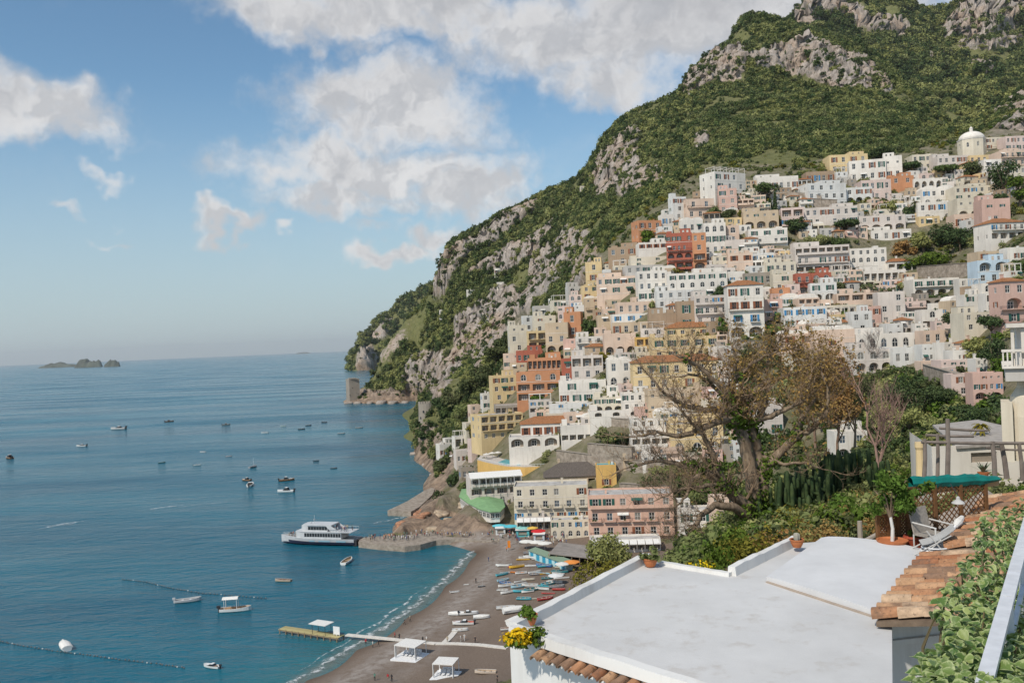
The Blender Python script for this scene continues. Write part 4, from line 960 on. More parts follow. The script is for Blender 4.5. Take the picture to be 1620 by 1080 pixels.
# ---- infill: small houses crammed between the listed ones
FILL = [(790,640),(812,560),(835,505),(900,470),(935,440),(1000,395),(1055,335),(1112,300),(1195,290),(1275,285),(1320,262),(1440,262),(1520,245),(1612,240),(1612,300),(1565,360),(1500,345),(1440,350),(1350,372),(1262,372),(1250,398),(1440,436),(1545,420),(1612,400),(1612,520),(1560,545),(1500,560),(1440,585),(1350,590),(1240,560),(1160,552),(1150,640),(1180,640),(1180,720),(1060,740),(980,735),(900,735),(860,728),(770,720)]
AVOID = [(1160,505,1260,560),(1430,352,1560,436),(1205,345,1262,392),(925,500,948,530),(1360,560,1460,600),(745,700,990,800),(1500,500,1600,545),(1090,740,1200,850),(940,668,1000,712),(1440,455,1530,480)]
def infill():
    rnd = random.Random(5); occ = [(a[1],a[2],a[3],a[4]) for a in TOWNLIST] + AVOID
    pal = 'WWWwccccqqqttpppKkyysdbW'; used = set(a[9] for a in TOWNLIST); made = 0
    fx = np.array([p[0] for p in FILL]); tries = 0
    while tries < 20000 and made < 200:
        tries += 1
        x = rnd.uniform(780,1612); yb = rnd.uniform(250,740)
        k = .75 + .55*max(0,min(1,(yb-280)/380.))
        w = rnd.uniform(15,34)*k; h = rnd.uniform(11,22)*k
        b = (x-w/2, yb-h, x+w/2, yb)
        if not inpoly(np.array([x]),np.array([yb-h/2]),FILL)[0]: continue
        bad = 0
        for o in occ:
            ix = min(b[2],o[2])-max(b[0],o[0]); iy = min(b[3],o[3])-max(b[1],o[1])
            if ix > 0 and iy > 0: bad = max(bad, ix*iy/(w*h))
        if bad > .30: continue
        occ.append(b); c = rnd.choice(pal)
        # what it stands beside
        best = min(TOWNLIST, key=lambda a: abs((a[1]+a[3])/2-x)+1.3*abs((a[2]+a[4])/2-(yb-h/2)))
        core = best[9]
        for sep in (' with ',' below',' left of',' right of',' above',' beside',', ',' under ',' behind ',' over ',' at ',' on ',' directly',' just',' between',' against',' before',' half ',' glimpsed',' seen ',' hidden',' by ',' beneath',' in front',' of the town',' alone',' high ',' far out'):
            if sep in core[8:]: core = core[:core.index(sep,8)]
        core = ' '.join(core.split()[:8])
        dx = x-(best[1]+best[3])/2; dy = (yb-h/2)-(best[2]+best[4])/2
        rel = ('left of' if dx < 0 else 'right of') if abs(dx) > abs(dy)*1.1 else ('above' if dy < 0 else 'below')
        size = 'tiny' if w*h < 260*k*k else 'small'
        nr = max(1,round(h/(10*k))); nc = max(1,round(w/(11*k)))
        rf = rnd.choice('fffffftdp' if rnd.random() < .8 else 'ffff')
        extra = {'t':' with tiled roof','d':' with vaulted roof','p':' with roof pergola'}.get(rf,'')
        lab = f'{size} {COLN[c]} house{extra} {rel} the {core}'
        if lab in used:
            lab = f'{size} {COLN[c]} house{extra} close {rel} the {core}'
            n_ = 0
            while lab in used and n_ < 30:
                n_ += 1; c = rnd.choice(pal); lab = f'{size} {COLN[c]} house{extra} {rel} the {core}'
            if lab in used: continue
        used.add(lab)
        rows = ' '.join(rnd.choice(['r%d','r%d','r%d','s%d','v%d','r%db','L%d','a%d']) % max(1,nc+rnd.choice((-1,0,0,0))) for _ in range(nr))
        a = ('house', b[0],b[1],b[2],b[3], rnd.uniform(-14,16), c, rows, rf, lab)
        house(*a, cat='house', group='small houses packed between the larger ones'); TOWNLIST.append(a); made += 1
    print('INFILL', made)
infill()
# ---- special buildings
def church():
    Y = ray_hill(1538,245)-2; c = P(1538,245,Y); k = Y/FPX
    root = empty('church', c, 0, 'cream church with white dome and lantern at the top of the town', 'church')
    w = 38*k; mb = MB(); n = 8
    oct_ = [(w/2*math.cos(math.pi/8+i*math.pi/4)/math.cos(math.pi/8), w/2*math.sin(math.pi/8+i*math.pi/4)/math.cos(math.pi/8)) for i in range(8)]
    h = 22*k
    for i in range(8):
        a,b = Vector((*oct_[i],0)),Vector((*oct_[(i+1)%8],0)); L = (b-a).length; ux = (b-a)/L
        face_grid(mb, a, ux, (ux.y,-ux.x,0), L, -6, h, [(L/2-.7,L/2+.7,h*.45,h*.8,1,.4,None)])
        M = lambda cx,z,y,a=a,ux=ux: (tuple(a+ux*cx+Vector((ux.y,-ux.x,0))*(-y)+Vector((0,0,z))), math.atan2(ux.y,ux.x))
        put_window(root, M, L/2, h*.45, 1.4, h*.35, 1, .4, 'r')
    mb.build('wall', paint('c'), root)
    cn = MB(); cn.lathe([(w*.54,h),(w*.56,h+.3),(w*.56,h+.7),(w*.5,h+.75)], 8); cn.build('cornice', paint('W'), root, rz=math.pi/8)
    dm = MB(); dm.lathe([(w*.5*math.cos(t), h+.7+w*.34*math.sin(t)) for t in [i*math.pi/2/8 for i in range(8)]]+[(.3,h+.7+w*.34)], 24)
    d = dm.build('dome', paint('W'), root, smooth=True)
    ln = MB(); z = h+.6+w*.33; ln.lathe([(1.0,z),(1.0,z+1.9),(1.15,z+2),(.9,z+2.4),(.3,z+3),(.08,z+3.6)], 10); ln.build('lantern', paint('W'), d)
church()
def tower(px0,px1,pyt,pyb,Y,name,label,square=False):
    c = P((px0+px1)/2,pyb,Y); r = (px1-px0)/2/FPX*Y; h = (pyb-pyt)/FPX*Y
    root = empty(name, c, .5 if square else 0, label, 'tower'); mb = MB(); n = 4 if square else 20
    q = 1.3 if square else 1
    mb.lathe([(r*1.12*q,-8),(r*1.05*q,0),(r*q,h*.8),(r*1.02*q,h)], n); mb.lathe([(r*.86*q,h),(r*.86*q,h+.01)], n)
    rm = MB()
    for i in range(n):
        t0,t1 = 2*math.pi*i/n, 2*math.pi*(i+.7)/n
        p = lambda rr,t: (rr*math.cos(t),rr*math.sin(t))
        a,b,c_,d = p(r*1.02*q,t0),p(r*1.02*q,t1),p(r*.85*q,t1),p(r*.85*q,t0)
        if square and i%2: continue
        for z0,z1 in ((h,h+1.2),):
            v = [(*x,z0) for x in (a,b,c_,d)]+[(*x,z1) for x in (a,b,c_,d)]; k0 = len(rm.v); rm.v += v
            for f in ((4,5,6,7),(0,1,5,4),(1,2,6,5),(2,3,7,6),(3,0,4,7)): rm.f.append(tuple(k0+x for x in f)); rm.m.append(0)
    st = paint('s'); mb.build('wall', st, root, rz=math.pi/4 if square else 0); rm.build('battlement', st, root, rz=math.pi/4 if square else 0)
    for t,z in ((-1.9,.55),(-1.2,.25),(-2.3,.22)):
        inst('window', UP[0], root, (r*1.06*q*math.cos(t),r*1.06*q*math.sin(t),h*z), (0,0,t+math.pi/2), (1.0,1,1.4))
tower(663,690,638,668,PZ(663,722,0).y+9,'watch_tower','round stone watch tower on the sea cliff')
tower(550,568,599,632,PZ(548,637,0).y+8,'watch_tower','square ruined stone tower at the tip of the headland',True)
# ---- seafront: pool terrace, green roofed restaurant, thatch, awnings
def prism(mb, pts, z0, z1, mi=0, top=True, mt=0):
    n = len(pts); a = [(p[0],p[1],z0) for p in pts]; b = [(p[0],p[1],z1) for p in pts]
    for i in range(n): j = (i+1)%n; mb.face([a[i],a[j],b[j],b[i]], mi)
    if top: mb.face(b, mt)
def ccw(pts):
    s_ = sum(p[0]*q[1]-q[0]*p[1] for p,q in zip(pts,pts[1:]+pts[:1])); return pts if s_ > 0 else pts[::-1]
DECK = m_plain('terrace_tiles', (.50,.45,.40), .8); POOLW = mat('pool_water', lambda t: bsdf(t,(.06,.42,.50),.06,t.noise(t.n('ShaderNodeNewGeometry').outputs['Position'],1.2,3),.2,.1,spec=.5))
WHITE = m_plain('white_paint', (.72,.72,.71), .6, .3, 0, .06); WOOD = m_plain('weathered_wood', (.30,.22,.14), .8, .2); PLAST = m_plain('white_plastic', (.74,.74,.74), .4)
def umbrella(root_px, z, r, col, label, group, h=2.6, loc=None, name='beach_umbrella'):
    p = loc or PZ(*root_px, z); root = empty(name, p, random.random(), label, 'umbrella', group)
    a = MB(); a.tube([(0,0,0),(0,0,h)], .045, 6); a.build('pole', WHITE, root)
    c = MB(); n = 8
    for i in range(n):
        t0,t1 = 2*math.pi*i/n, 2*math.pi*(i+1)/n; A=(r*math.cos(t0),r*math.sin(t0),h-.45); B=(r*math.cos(t1),r*math.sin(t1),h-.45)
        c.face([(0,0,h+.05),A,B]); c.face([A,(A[0],A[1],A[2]-.16),(B[0],B[1],B[2]-.16),B])
    c.build('canopy', m_plain('canvas_%02d%02d%02d' % tuple(int(x*99) for x in col), col, .8, .15, 0, .06), root)
    return root
def lounger(p, rz, label, group, col=(.7,.7,.68)):
    root = empty('sun_lounger', p, rz, label, 'sun lounger', group)
    if 'lounger' not in _cache:
        f = MB(); f.box(-.3,.3,-.95,.35,.28,.34); b = MB()
        M_ = Matrix.Translation((0,.35,.31)) @ Matrix.Rotation(.7,4,'X'); b.box(-.3,.3,0,.7,-.03,.05,0,M_)
        l = MB(); l.box(-.03,.03,-.03,.03,0,.28)
        _cache['lounger'] = (f.mesh('frame',PLAST), b.mesh('backrest',PLAST), l.mesh('leg',PLAST))
    f,b,l = _cache['lounger']; inst('frame',f,root); inst('backrest',b,root)
    for x,y in ((-.26,-.85),(.26,-.85),(-.26,.3),(.26,.3)): inst('leg',l,root,(x,y,0))
def pool_terrace():
    z = P(810,737,ray_hill(815,752)).z
    rim = [PZ(x,y,z) for x,y in [(755,727),(765,730),(782,734),(803,737.5),(830,738.5),(866,737)]]
    back = [PZ(x,y,z) for x,y in [(868,726),(830,721.5),(790,719.5),(760,720)]]
    pts = ccw([tuple(p.xy) for p in rim+back]); c = rim[3]
    root = empty('pool_terrace', (0,0,0), 0, 'ochre curved terrace with turquoise pool above the seafront hotel', 'terrace')
    mb = MB(); prism(mb, pts, z-7, z, 0, True, 1); mb.build('wall', [paint('Y'), DECK], root)
    rl = MB()
    for a,b in zip(rim,rim[1:]):
        a2,b2 = Vector((a.x,a.y,z+1.0)),Vector((b.x,b.y,z+1.0)); rl.tube([a2,b2],.07,5); n = max(2,int((b-a).length/1.2))
        for i in range(n): q = a.lerp(b,i/n); rl.tube([(q.x,q.y,z),(q.x,q.y,z+1.0)],.045,4)
    rl.build('railing', WHITE, root)
    pw = [PZ(x,y,z+.12) for x,y in [(787,731),(800,734),(822,735),(836,731.5),(826,726.5),(800,726)]]
    pp = MB(); prism(pp, ccw([tuple(p.xy) for p in pw]), z, z+.12); pp.build('pool', POOLW, root)
    for i,(x,y) in enumerate([(842,728),(850,728),(858,728),(846,732),(855,732),(862,732)]): lounger(PZ(x,y,z+.01), 2.9+.1*i, 'white sun lounger on the pool terrace', 'pool loungers')
    for x,y in [(770,726),(779,724),(788,723)]: umbrella((x,y), z, 1.7, (.66,.62,.56), 'beige parasol at the pool edge', 'parasols by the pool')
pool_terrace()
r_,w_,h_,d_ = HMAP['beige seafront hotel with three tiers of balconies below the pool']
awning(r_, 0, h_+1.9, w_*1.02, 4.4, 1.6, None, 1.6)
for i in range(8):
    p_ = MB(); x_ = -w_/2+.4+i*(w_-.8)/7; p_.box(x_-.08,x_+.08,-2.9,-2.75,h_*.66,h_+.4); p_.build('post', WHITE, r_)
house('restaurant',862,753,957,770,2,'t','L7','h','long restaurant under a dark grey thatched roof beside the pool', cat='restaurant', depth=13, clutter=False)
rr = house('house',944,735,976,770,4,'Y','. r1','f','ochre yellow cube house with pale blue roof pool')
pq = MB(); pq.box(-rr[1]/2+.5,rr[1]/2-.5,.5,rr[3]-.5,rr[2]-.5,rr[2]-.08); pq.build('roof_pool', POOLW, rr[0])
def green_restaurant():
    z = 10.0; f = [PZ(x,y,z) for x,y in [(728,785),(740,794),(757,803),(775,808),(790,807),(797,800)]]; b = [PZ(x,y,z) for x,y in [(793,786),(770,779),(745,773),(732,774)]]
    pts = [p.xy for p in f+b]; cx = sum((p for p in pts), Vector((0,0)))/len(pts)
    root = empty('restaurant', (cx.x,cx.y,0), 0, 'white glazed restaurant with green roof on the rocks over the pier', 'restaurant')
    loc = [tuple(Vector(p)-cx) for p in pts]
    mb = MB(); prism(mb, ccw(loc), z-4.2, z-.05); mb.build('wall', paint('W'), root)
    und = MB(); prism(und, ccw([(x*.8,y*.8) for x,y in loc]), -1, z-4.2); und.build('stone_base', paint('s'), root)
    rf = MB(); o = ccw([(x*1.06,y*1.06) for x,y in loc]); i_ = ccw([(x*.35,y*.35) for x,y in loc])
    for k in range(len(o)):
        q = (k+1)%len(o); rf.face([(*o[k],z),(*o[q],z),(*i_[q],z+1.5),(*i_[k],z+1.5)]); rf.face([(*o[k],z-.3),(*o[q],z-.3),(*o[q],z),(*o[k],z)])
    rf.face([(*p,z+1.5) for p in i_]); rf.face([(*p,z-.3) for p in o[::-1]])
    rf.build('roof', m_plain('green_roof_felt', (.20,.34,.17), .9, .1, 0, .12, .5), root)
    fl = [Vector(p)-cx for p in [q.xy for q in f]]
    for a,b_ in zip(fl,fl[1:]):
        n = max(2,int((b_-a).length/2.2)); an = math.atan2((b_-a).y,(b_-a).x)
        for i in range(n):
            c = a.lerp(b_,(i+.5)/n)*1.012; wd = (b_-a).length/n*.85
            w2 = inst('window', UF[(0,'w')], root, (c.x,c.y,z-2.6), (0,0,an), (wd,1,1.7)); inst('pane', UP[0], w2, (0,.03,0))
green_restaurant()
for a in [('restaurant',818,818,872,838,2,'q','L5','f','cream beachfront cafe with five white awnings under the cream palace'),
          ('restaurant',872,822,934,850,6,'c','r5 a5','f','beachfront shops with arched doors below the cream palace'),
          ('restaurant',934,853,1046,872,4,'W','L9','f','long white canopied restaurant under the salmon pink hotel')]:
    q = house(*a, cat='restaurant', depth=7, clutter=False, Y=(PZ((a[1]+a[3])/2,a[4],4.0).y))
    nb = 5 if a[1] == 818 else 9 if a[1] == 934 else 0
    for i in range(nb): awning(q[0], -q[1]/2+q[1]*(i+.5)/nb, q[2]-.15, q[1]/nb*.92, 2.4, .8)
    TOWNLIST.append(a)
# pier and jetties
STONE = mat('quay_stone', lambda t: (lambda g: bsdf(t, t.mix(t.rng(t.noise(g,.6,6,.7),.35,.65),(.20,.165,.13),(.40,.34,.28)), .9, t.noise(g,1.5,5,.7), .6, .3, spec=.15))(t.n('ShaderNodeNewGeometry').outputs['Position']))
def quay(name, px, z, label, n=26):
    pts = ccw([tuple(PZ(x,y,z).xy) for x,y in px]); mb = MB(); prism(mb, pts, -3, z)
    o = mb.build(name, STONE); tag(o, label, 'pier'); return o
quay('pier', [(567,857),(600,861),(640,864),(665,861),(690,854),(720,852),(770,856),(795,856),(800,843),(740,840),(690,841),(640,846),(600,848),(570,850)], 1.9, 'long stone pier running from the promenade to the ferry')
quay('pier', [(613,807),(650,809),(664,801),(684,782),(690,768),(672,775),(645,792)], 2.2, 'short concrete jetty below the cliff')
# rust stained rocks and boulders at the foot of the cliff
def boulder(px,py,z,s,label,col):
    p = PZ(px,py,z); n = 10
    V = []; F = []
    rng = np.random.default_rng(int(px*31+py)); t = np.linspace(0,math.pi,7); q = np.linspace(0,2*math.pi,n,endpoint=False)
    D_ = np.array([[math.sin(a)*math.cos(b),math.sin(a)*math.sin(b),math.cos(a)] for a in t for b in q])
    r = 1+.6*fbm(D_*1.9+rng.random(3)*50,3); V = D_*r[:,None]; V = np.clip(V,-.62-.2*rng.random(3),.6+.25*rng.random(3))*np.array([s*1.5,s,s*.62])
    i = np.arange(7*n).reshape(7,n); F = np.stack([i[:-1],np.roll(i[:-1],-1,1),np.roll(i[1:],-1,1),i[1:]],-1).reshape(-1,4)
    m_ = m_plain('rock_'+col, {'rust':(.36,.185,.11),'grey':(.33,.28,.24),'tan':(.40,.31,.22)}[col], .95, .1, 0, .35, .6)
    o = inst('boulder', npmesh('boulder',V,F,m_), None, p); o.rotation_euler = (0,0,rng.random()*6); tag(o,label,'rock', {'rust':'rust coloured rocks by the pier','grey':'grey rocks along the cliff foot','tan':'tan rocks under the green roofed restaurant'}[col])
rnd = random.Random(3)
for i in range(34):
    t_ = rnd.random(); x_ = 612+t_*85; y_ = 848-t_*52+rnd.uniform(-6,4); boulder(x_,y_,.5+rnd.random()*1.5,rnd.uniform(.8,2.2),'rust coloured rock between the pier and the cliff','rust')
for i in range(34):
    x_ = rnd.uniform(685,745); y_ = rnd.uniform(795,840); boulder(x_,y_,1.6+(840-y_)*.1,rnd.uniform(.9,2.6),'tan rock heaped under the green roofed restaurant','tan')
for i,(x_,y_) in enumerate([(684,752),(676,735),(662,724),(656,718),(690,765),(698,772),(668,728),(552,638),(566,638),(585,638),(604,638),(622,638),(640,637)]): boulder(x_,y_,.3,rnd.uniform(2,4) if y_ > 700 else rnd.uniform(5,8),'grey rock at the waterline below the cliffs','grey')

# ---- dry-stone retaining walls that hold the terraces
def retaining(px0,py0,px1,py1,hpx,label):
    Y0 = (ray_hill(px0,py0) or 300)-1.2; Y1 = (ray_hill(px1,py1) or 300)-1.2; a = P(px0,py0,Y0); b = P(px1,py1,Y1); h = hpx/FPX*Y0; d = b-a; L = d.xy.length; root = empty('retaining_wall', a, math.atan2(d.y,d.x), label, 'wall'); root['kind'] = 'thing'
    q = MB(); n = 10; sl = (b.z-a.z)/L; rr = random.Random(int(px0))
    for i in range(n):
        x0,x1 = L*i/n,L*(i+1)/n; z0,z1 = sl*x0,sl*x1; j0 = h
        q.face([(x0,0,z0-4),(x1,0,z1-4),(x1,.25,z1+j0),(x0,.25,z0+j0)]); q.face([(x0,.25,z0+j0),(x1,.25,z1+j0),(x1,2.5,z1+j0),(x0,2.5,z0+j0)])
    q.face([(0,2.5,-4),(0,0,-4),(0,.25,h),(0,2.5,h)]); q.face([(L,0,sl*L-4),(L,2.5,sl*L-4),(L,2.5,sl*L+h),(L,.25,sl*L+h)]); q.build('masonry', STONE, root)
    c = MB(); c.box(-.1,L+.1,-.05,.5,h+.005,h+.16,0,Matrix.Rotation(-math.atan(sl),4,'Y')); c.build('coping', paint('s'), root)
for a in [(930,735,1000,742,34,'tall grey retaining wall right of the red roofed villa'),(880,726,935,734,14,'low retaining wall above the thatched restaurant'),(1000,745,1070,750,18,'retaining wall below the white balcony houses'),(1160,560,1215,562,22,'retaining wall under the tall shuttered house'),(1460,610,1510,628,34,'retaining wall left of the pale pink terrace house'),(1280,330,1325,332,16,'stone wall below the large bluish white house'),(1245,322,1300,330,20,'brown stone bank under the long white villa'),(1450,436,1540,430,14,'garden wall below the hillside garden'),(955,672,1000,676,12,'wall beside the low white house with arched niche'),(1290,520,1340,522,10,'stone wall above the vaulted peach villa'),(980,780,1060,786,16,'stone bank above the salmon pink hotel'),(1130,560,1160,620,20,'steep stone wall right of the long yellow palace')]: retaining(*a)

for i,(x,y,lab) in enumerate([(706,704,'cream parasol on the lowest cliff terrace'),(728,694,'cream parasol beside the white pergola house'),(744,718,'pale parasol above the pool cliff'),(757,702,'pale parasol near the arched pale pink house'),(716,726,'white parasol on the cliff edge below the beige house'),(768,668,'cream parasol left of the yellow stepped hotel')]):
    Yu = (ray_hill(x,y) or 350)-3; umbrella(None,0,2.0,(.64,.58,.50) if i%2 else (.68,.66,.62),lab,None,2.6,loc=P(x,y,Yu)-Vector((0,0,.5)))
# ================================================================== boats, beach and people
def hull_mesh(L, B, H, key, flare=.25, bow=.55, transom=.75):
    k = ('hull',L,B,H,key)
    if k in _cache: return _cache[k]
    n = 14; mb = MB(); secs = []
    for i in range(n):
        t = i/(n-1); b = B/2*(transom+(1-transom)*math.sin(min(1,t*2.2)*math.pi/2)) if t < .5 else B/2*max(.02,math.cos((t-.5)/.5*math.pi/2)**bow)
        sh = H*(1+.28*max(0,(t-.55))/.45); y = -L/2+L*t
        ke = .25*H*max(0,(t-.75)/.25)**1.5
        secs.append([(b,y,sh),(b*(1-flare*.4),y,H*.45),(b*.45,y,.06*H+ke),(0,y,ke-.02)])
    for a,b in zip(secs,secs[1:]):
        for j in range(3):
            for s_ in (1,-1):
                q = [a[j],a[j+1],b[j+1],b[j]]; q = [(s_*x,y,z) for x,y,z in q]; mb.face(q if s_ < 0 else q[::-1], 0)
        # gunwale rim and inside
        for s_ in (1,-1):
            g = lambda p,kk: (s_*max(0,p[0]-.09*B*kk), p[1], p[2])
            q = [(s_*a[0][0],a[0][1],a[0][2]),(s_*b[0][0],b[0][1],b[0][2]),g(b[0],1),g(a[0],1)]; mb.face(q if s_ > 0 else q[::-1], 1)
            ia,ib = g(a[0],1),g(b[0],1); q = [ia,ib,(ib[0],ib[1],H*.4),(ia[0],ia[1],H*.4)]; mb.face(q if s_ > 0 else q[::-1], 2)
        fa = max(0,a[0][0]-.09*B); fb = max(0,b[0][0]-.09*B)
        mb.face([(-fa,a[0][1],H*.4),(fa,a[0][1],H*.4),(fb,b[0][1],H*.4),(-fb,b[0][1],H*.4)], 2)
    s0 = secs[0]; mb.face([(-p[0],p[1],p[2]) for p in s0]+[p for p in s0[::-1][1:]], 0)
    _cache[k] = mb; return mb
def colmat(c, rough=.45): return m_plain('paint_%02d_%02d_%02d' % tuple(int(x*99) for x in c), c, rough, .4, 0, .05)
def boat(px, py, lpx, rz, label, hull=(.72,.72,.70), inner=(.45,.33,.2), kind='row', z=0.0, group=None, cat='boat', L=None, tilt=0):
    p = PZ(px,py,z); dist = p.y; L = L or lpx/FPX*dist/max(.45,abs(math.cos(rz))); B = L*(.36 if kind != 'kayak' else .2); H = L*(.15 if kind != 'kayak' else .085)
    root = empty('boat' if kind != 'kayak' else 'kayak', (p.x,p.y,z-(.25*H if z < .5 else 0)), rz-math.pi/2, label, cat, group)
    root.rotation_euler[1] = tilt
    mb = hull_mesh(round(L,1),round(B,1),round(H,2),'h'); me = mb.mesh('hull',[colmat(hull),colmat((.66,.64,.6) if kind != 'wood' else (.34,.19,.09)),colmat(inner,.7)])
    inst('hull',me,root)
    if kind in ('row','wood','canopy','motor','dinghy'):
        for t in (-.22,.08,.3):
            s_ = MB(); s_.box(-B*.36*(1-abs(t)*.5),B*.36*(1-abs(t)*.5),t*L-.04*L,t*L+.04*L,H*.7,H*.78); s_.build('thwart', colmat((.40,.27,.15) if kind != 'dinghy' else (.6,.6,.6)), root)
    if kind in ('motor','dinghy','canopy','cabin','wood'):
        o = MB(); o.box(-B*.08,B*.08,-L*.56,-L*.5,H*.2,H*1.25); o.box(-B*.11,B*.11,-L*.6,-L*.49,H*1.15,H*1.65); o.build('outboard_motor', IRON if kind != 'dinghy' else colmat((.5,.5,.5)), root)
    if kind == 'canopy':
        for x in (-1,1):
            for y in (-.34,.06): q = MB(); q.tube([(x*B*.36,y*L,H*.9),(x*B*.36,y*L,H*3.1)],.025*B,5); q.build('post', WHITE, root)
        c = MB(); 
        for i in range(4):
            x0,x1 = -B*.44+i*B*.22,-B*.44+(i+1)*B*.22; zz = lambda x: H*3.1+H*.35*(1-(x/(B*.44))**2)
            c.face([(x0,-L*.4,zz(x0)),(x1,-L*.4,zz(x1)),(x1,L*.1,zz(x1)),(x0,L*.1,zz(x0))]); c.face([(x0,L*.1,zz(x0)-.05),(x1,L*.1,zz(x1)-.05),(x1,-L*.4,zz(x1)-.05),(x0,-L*.4,zz(x0)-.05)])
        c.build('canopy', CANVAS, root)
    if kind == 'cabin' or kind == 'motor':
        c = MB(); h2 = 2.0 if kind == 'cabin' else 1.5
        c.face([(-B*.3,L*.02,H*.9),(B*.3,L*.02,H*.9),(B*.26,L*-.02,H*h2),(-B*.26,L*-.02,H*h2)][::-1]); f_ = [(-B*.32,L*.12,H),(B*.32,L*.12,H)]
        c.face([(-B*.32,L*.14,H*.95),(B*.32,L*.14,H*.95),(B*.26,L*.0,H*h2),(-B*.26,L*.0,H*h2)])
        for s_ in (-1,1): c.face([(s_*B*.32,L*.14,H*.95),(s_*B*.3,-L*.2,H*.95),(s_*B*.26,-L*.14,H*h2),(s_*B*.26,0,H*h2)])
        c.build('windscreen', GLASS, root)
        d = MB(); d.box(-B*.27,B*.27,-L*.14,L*.01,H*h2,H*(h2+.12))
        fd = [(-B*.3,L*.14),(B*.3,L*.14),(B*.2,L*.32),(0,L*.44),(-B*.2,L*.32)]
        d.face([(x,y,H*1.12) for x,y in fd]); d.build('deck', WHITE, root)
    if kind == 'cover':
        c = MB(); n = 9
        pts = [[(B*.5*math.cos(math.pi*j/6)*(1 if i < 6 else 1-(i-5)*.3), -L*.5+L*.98*i/(n-1), H+H*.75*math.sin(math.pi*j/6)*(1-.6*abs(i/(n-1)-.4))) for j in range(7)] for i in range(n)]
        for a,b in zip(pts,pts[1:]):
            for j in range(6): c.face([a[j],a[j+1],b[j+1],b[j]])
        c.face(pts[0][::-1]); c.face(pts[-1]); c.build('cover', CANVAS, root)
    if kind == 'sail':
        q = MB(); q.tube([(0,L*.1,H*.5),(0,L*.1,H*6)],.02*B,5); q.build('mast', WHITE, root)
    return root
WH = (.72,.72,.70); BR = (.26,.13,.06); DK = (.05,.06,.07); TQ = (.08,.42,.50); BLU = (.05,.17,.42)
SEA_BOATS = [(103,1024,27,2.2,'big white boat under a cream cover by the float line, lower left',WH,(.5,.45,.35),'cover'),(335,1055,30,2.7,'small white motorboat nearest the lower left shore',WH,(.6,.6,.6),'motor'),(373,966,48,.1,'white boat with a canvas sun canopy off the beach',WH,(.45,.3,.18),'canopy'),
 (298,951,38,.25,'grey inflatable dinghy with outboard left of the canopy boat',(.5,.5,.5),(.4,.4,.4),'dinghy'),(448,919,27,2.9,'wooden rowing boat with a dark rim between ferry and beach',(.48,.36,.26),(.2,.13,.1),'row'),(549,889,16,1.4,'small white boat just below the ferry stern',WH,(.35,.28,.2),'row'),
 (452,778,27,2.95,'white cabin cruiser in the middle of the bay',WH,(.6,.6,.6),'cabin'),(454,760,22,.35,'brown wooden motorboat above the white cruiser',BR,(.3,.16,.08),'cabin'),(390,760,16,2.6,'brown motorboat with tan deck tied to a white one',BR,(.5,.33,.2),'cabin'),(396,768,13,1.7,'white motorboat tied to the brown one',WH,(.6,.6,.6),'motor'),
 (400,739,8,1.2,'tiny dark sailing dinghy without sail in mid bay',(.3,.3,.32),(.3,.3,.3),'sail'),(312,736,11,.2,'small white boat left of mid bay',WH,(.5,.5,.5),'motor'),(256,732,10,.4,'tiny dark green boat, mid left',(.05,.12,.11),(.2,.25,.22),'row'),(321,715,10,2.9,'tiny white boat above the small white one',WH,(.5,.5,.5),'row'),(362,722,9,.3,'tiny pinkish white boat in the middle distance',(.66,.58,.54),(.5,.4,.36),'row'),
 (500,729,9,.2,'tiny dark rowing boat left of the cliff tower reflection',DK,(.15,.13,.12),'row'),(528,741,10,.3,'tiny black rowing boat nearest the cliff rocks',DK,(.1,.1,.1),'row'),(15,725,17,2.4,'dark brown cabin boat at the left edge',BR,(.2,.12,.08),'cabin'),(129,706,18,2.9,'white boat with brown cockpit, left side',WH,(.2,.12,.08),'motor'),(187,679,25,3.0,'long pale speedboat, far left',(.6,.58,.56),(.35,.25,.2),'motor'),
 (268,667,12,.4,'dark brown boat in the far left distance',BR,(.2,.12,.1),'cabin'),(358,672,12,.2,'grey brown boat in the distance',(.33,.28,.24),(.3,.25,.2),'cabin'),(419,685,12,3.0,'pale flat boat in the distance, centre',(.6,.62,.62),(.5,.5,.5),'row'),(448,674,9,3.0,'tiny pale green boat in the distance',(.5,.6,.56),(.4,.45,.4),'row'),(477,679,11,.1,'dark flat boat, left one of a close pair',DK,(.12,.12,.12),'row'),
 (488,673,9,.1,'dark flat boat, right one of a close pair',DK,(.12,.12,.12),'row'),(513,668,9,3.1,'dark low boat near the headland',DK,(.12,.12,.12),'row'),(540,686,12,.0,'grey low boat near the cliffs',(.36,.36,.36),(.3,.3,.3),'row'),(568,677,12,.2,'grey boat closest to the headland cliffs',(.4,.38,.36),(.3,.3,.3),'row')]
for x,y,l,rz,lab,h,i,k in SEA_BOATS: boat(x,y,l,rz,lab,h,i,k)
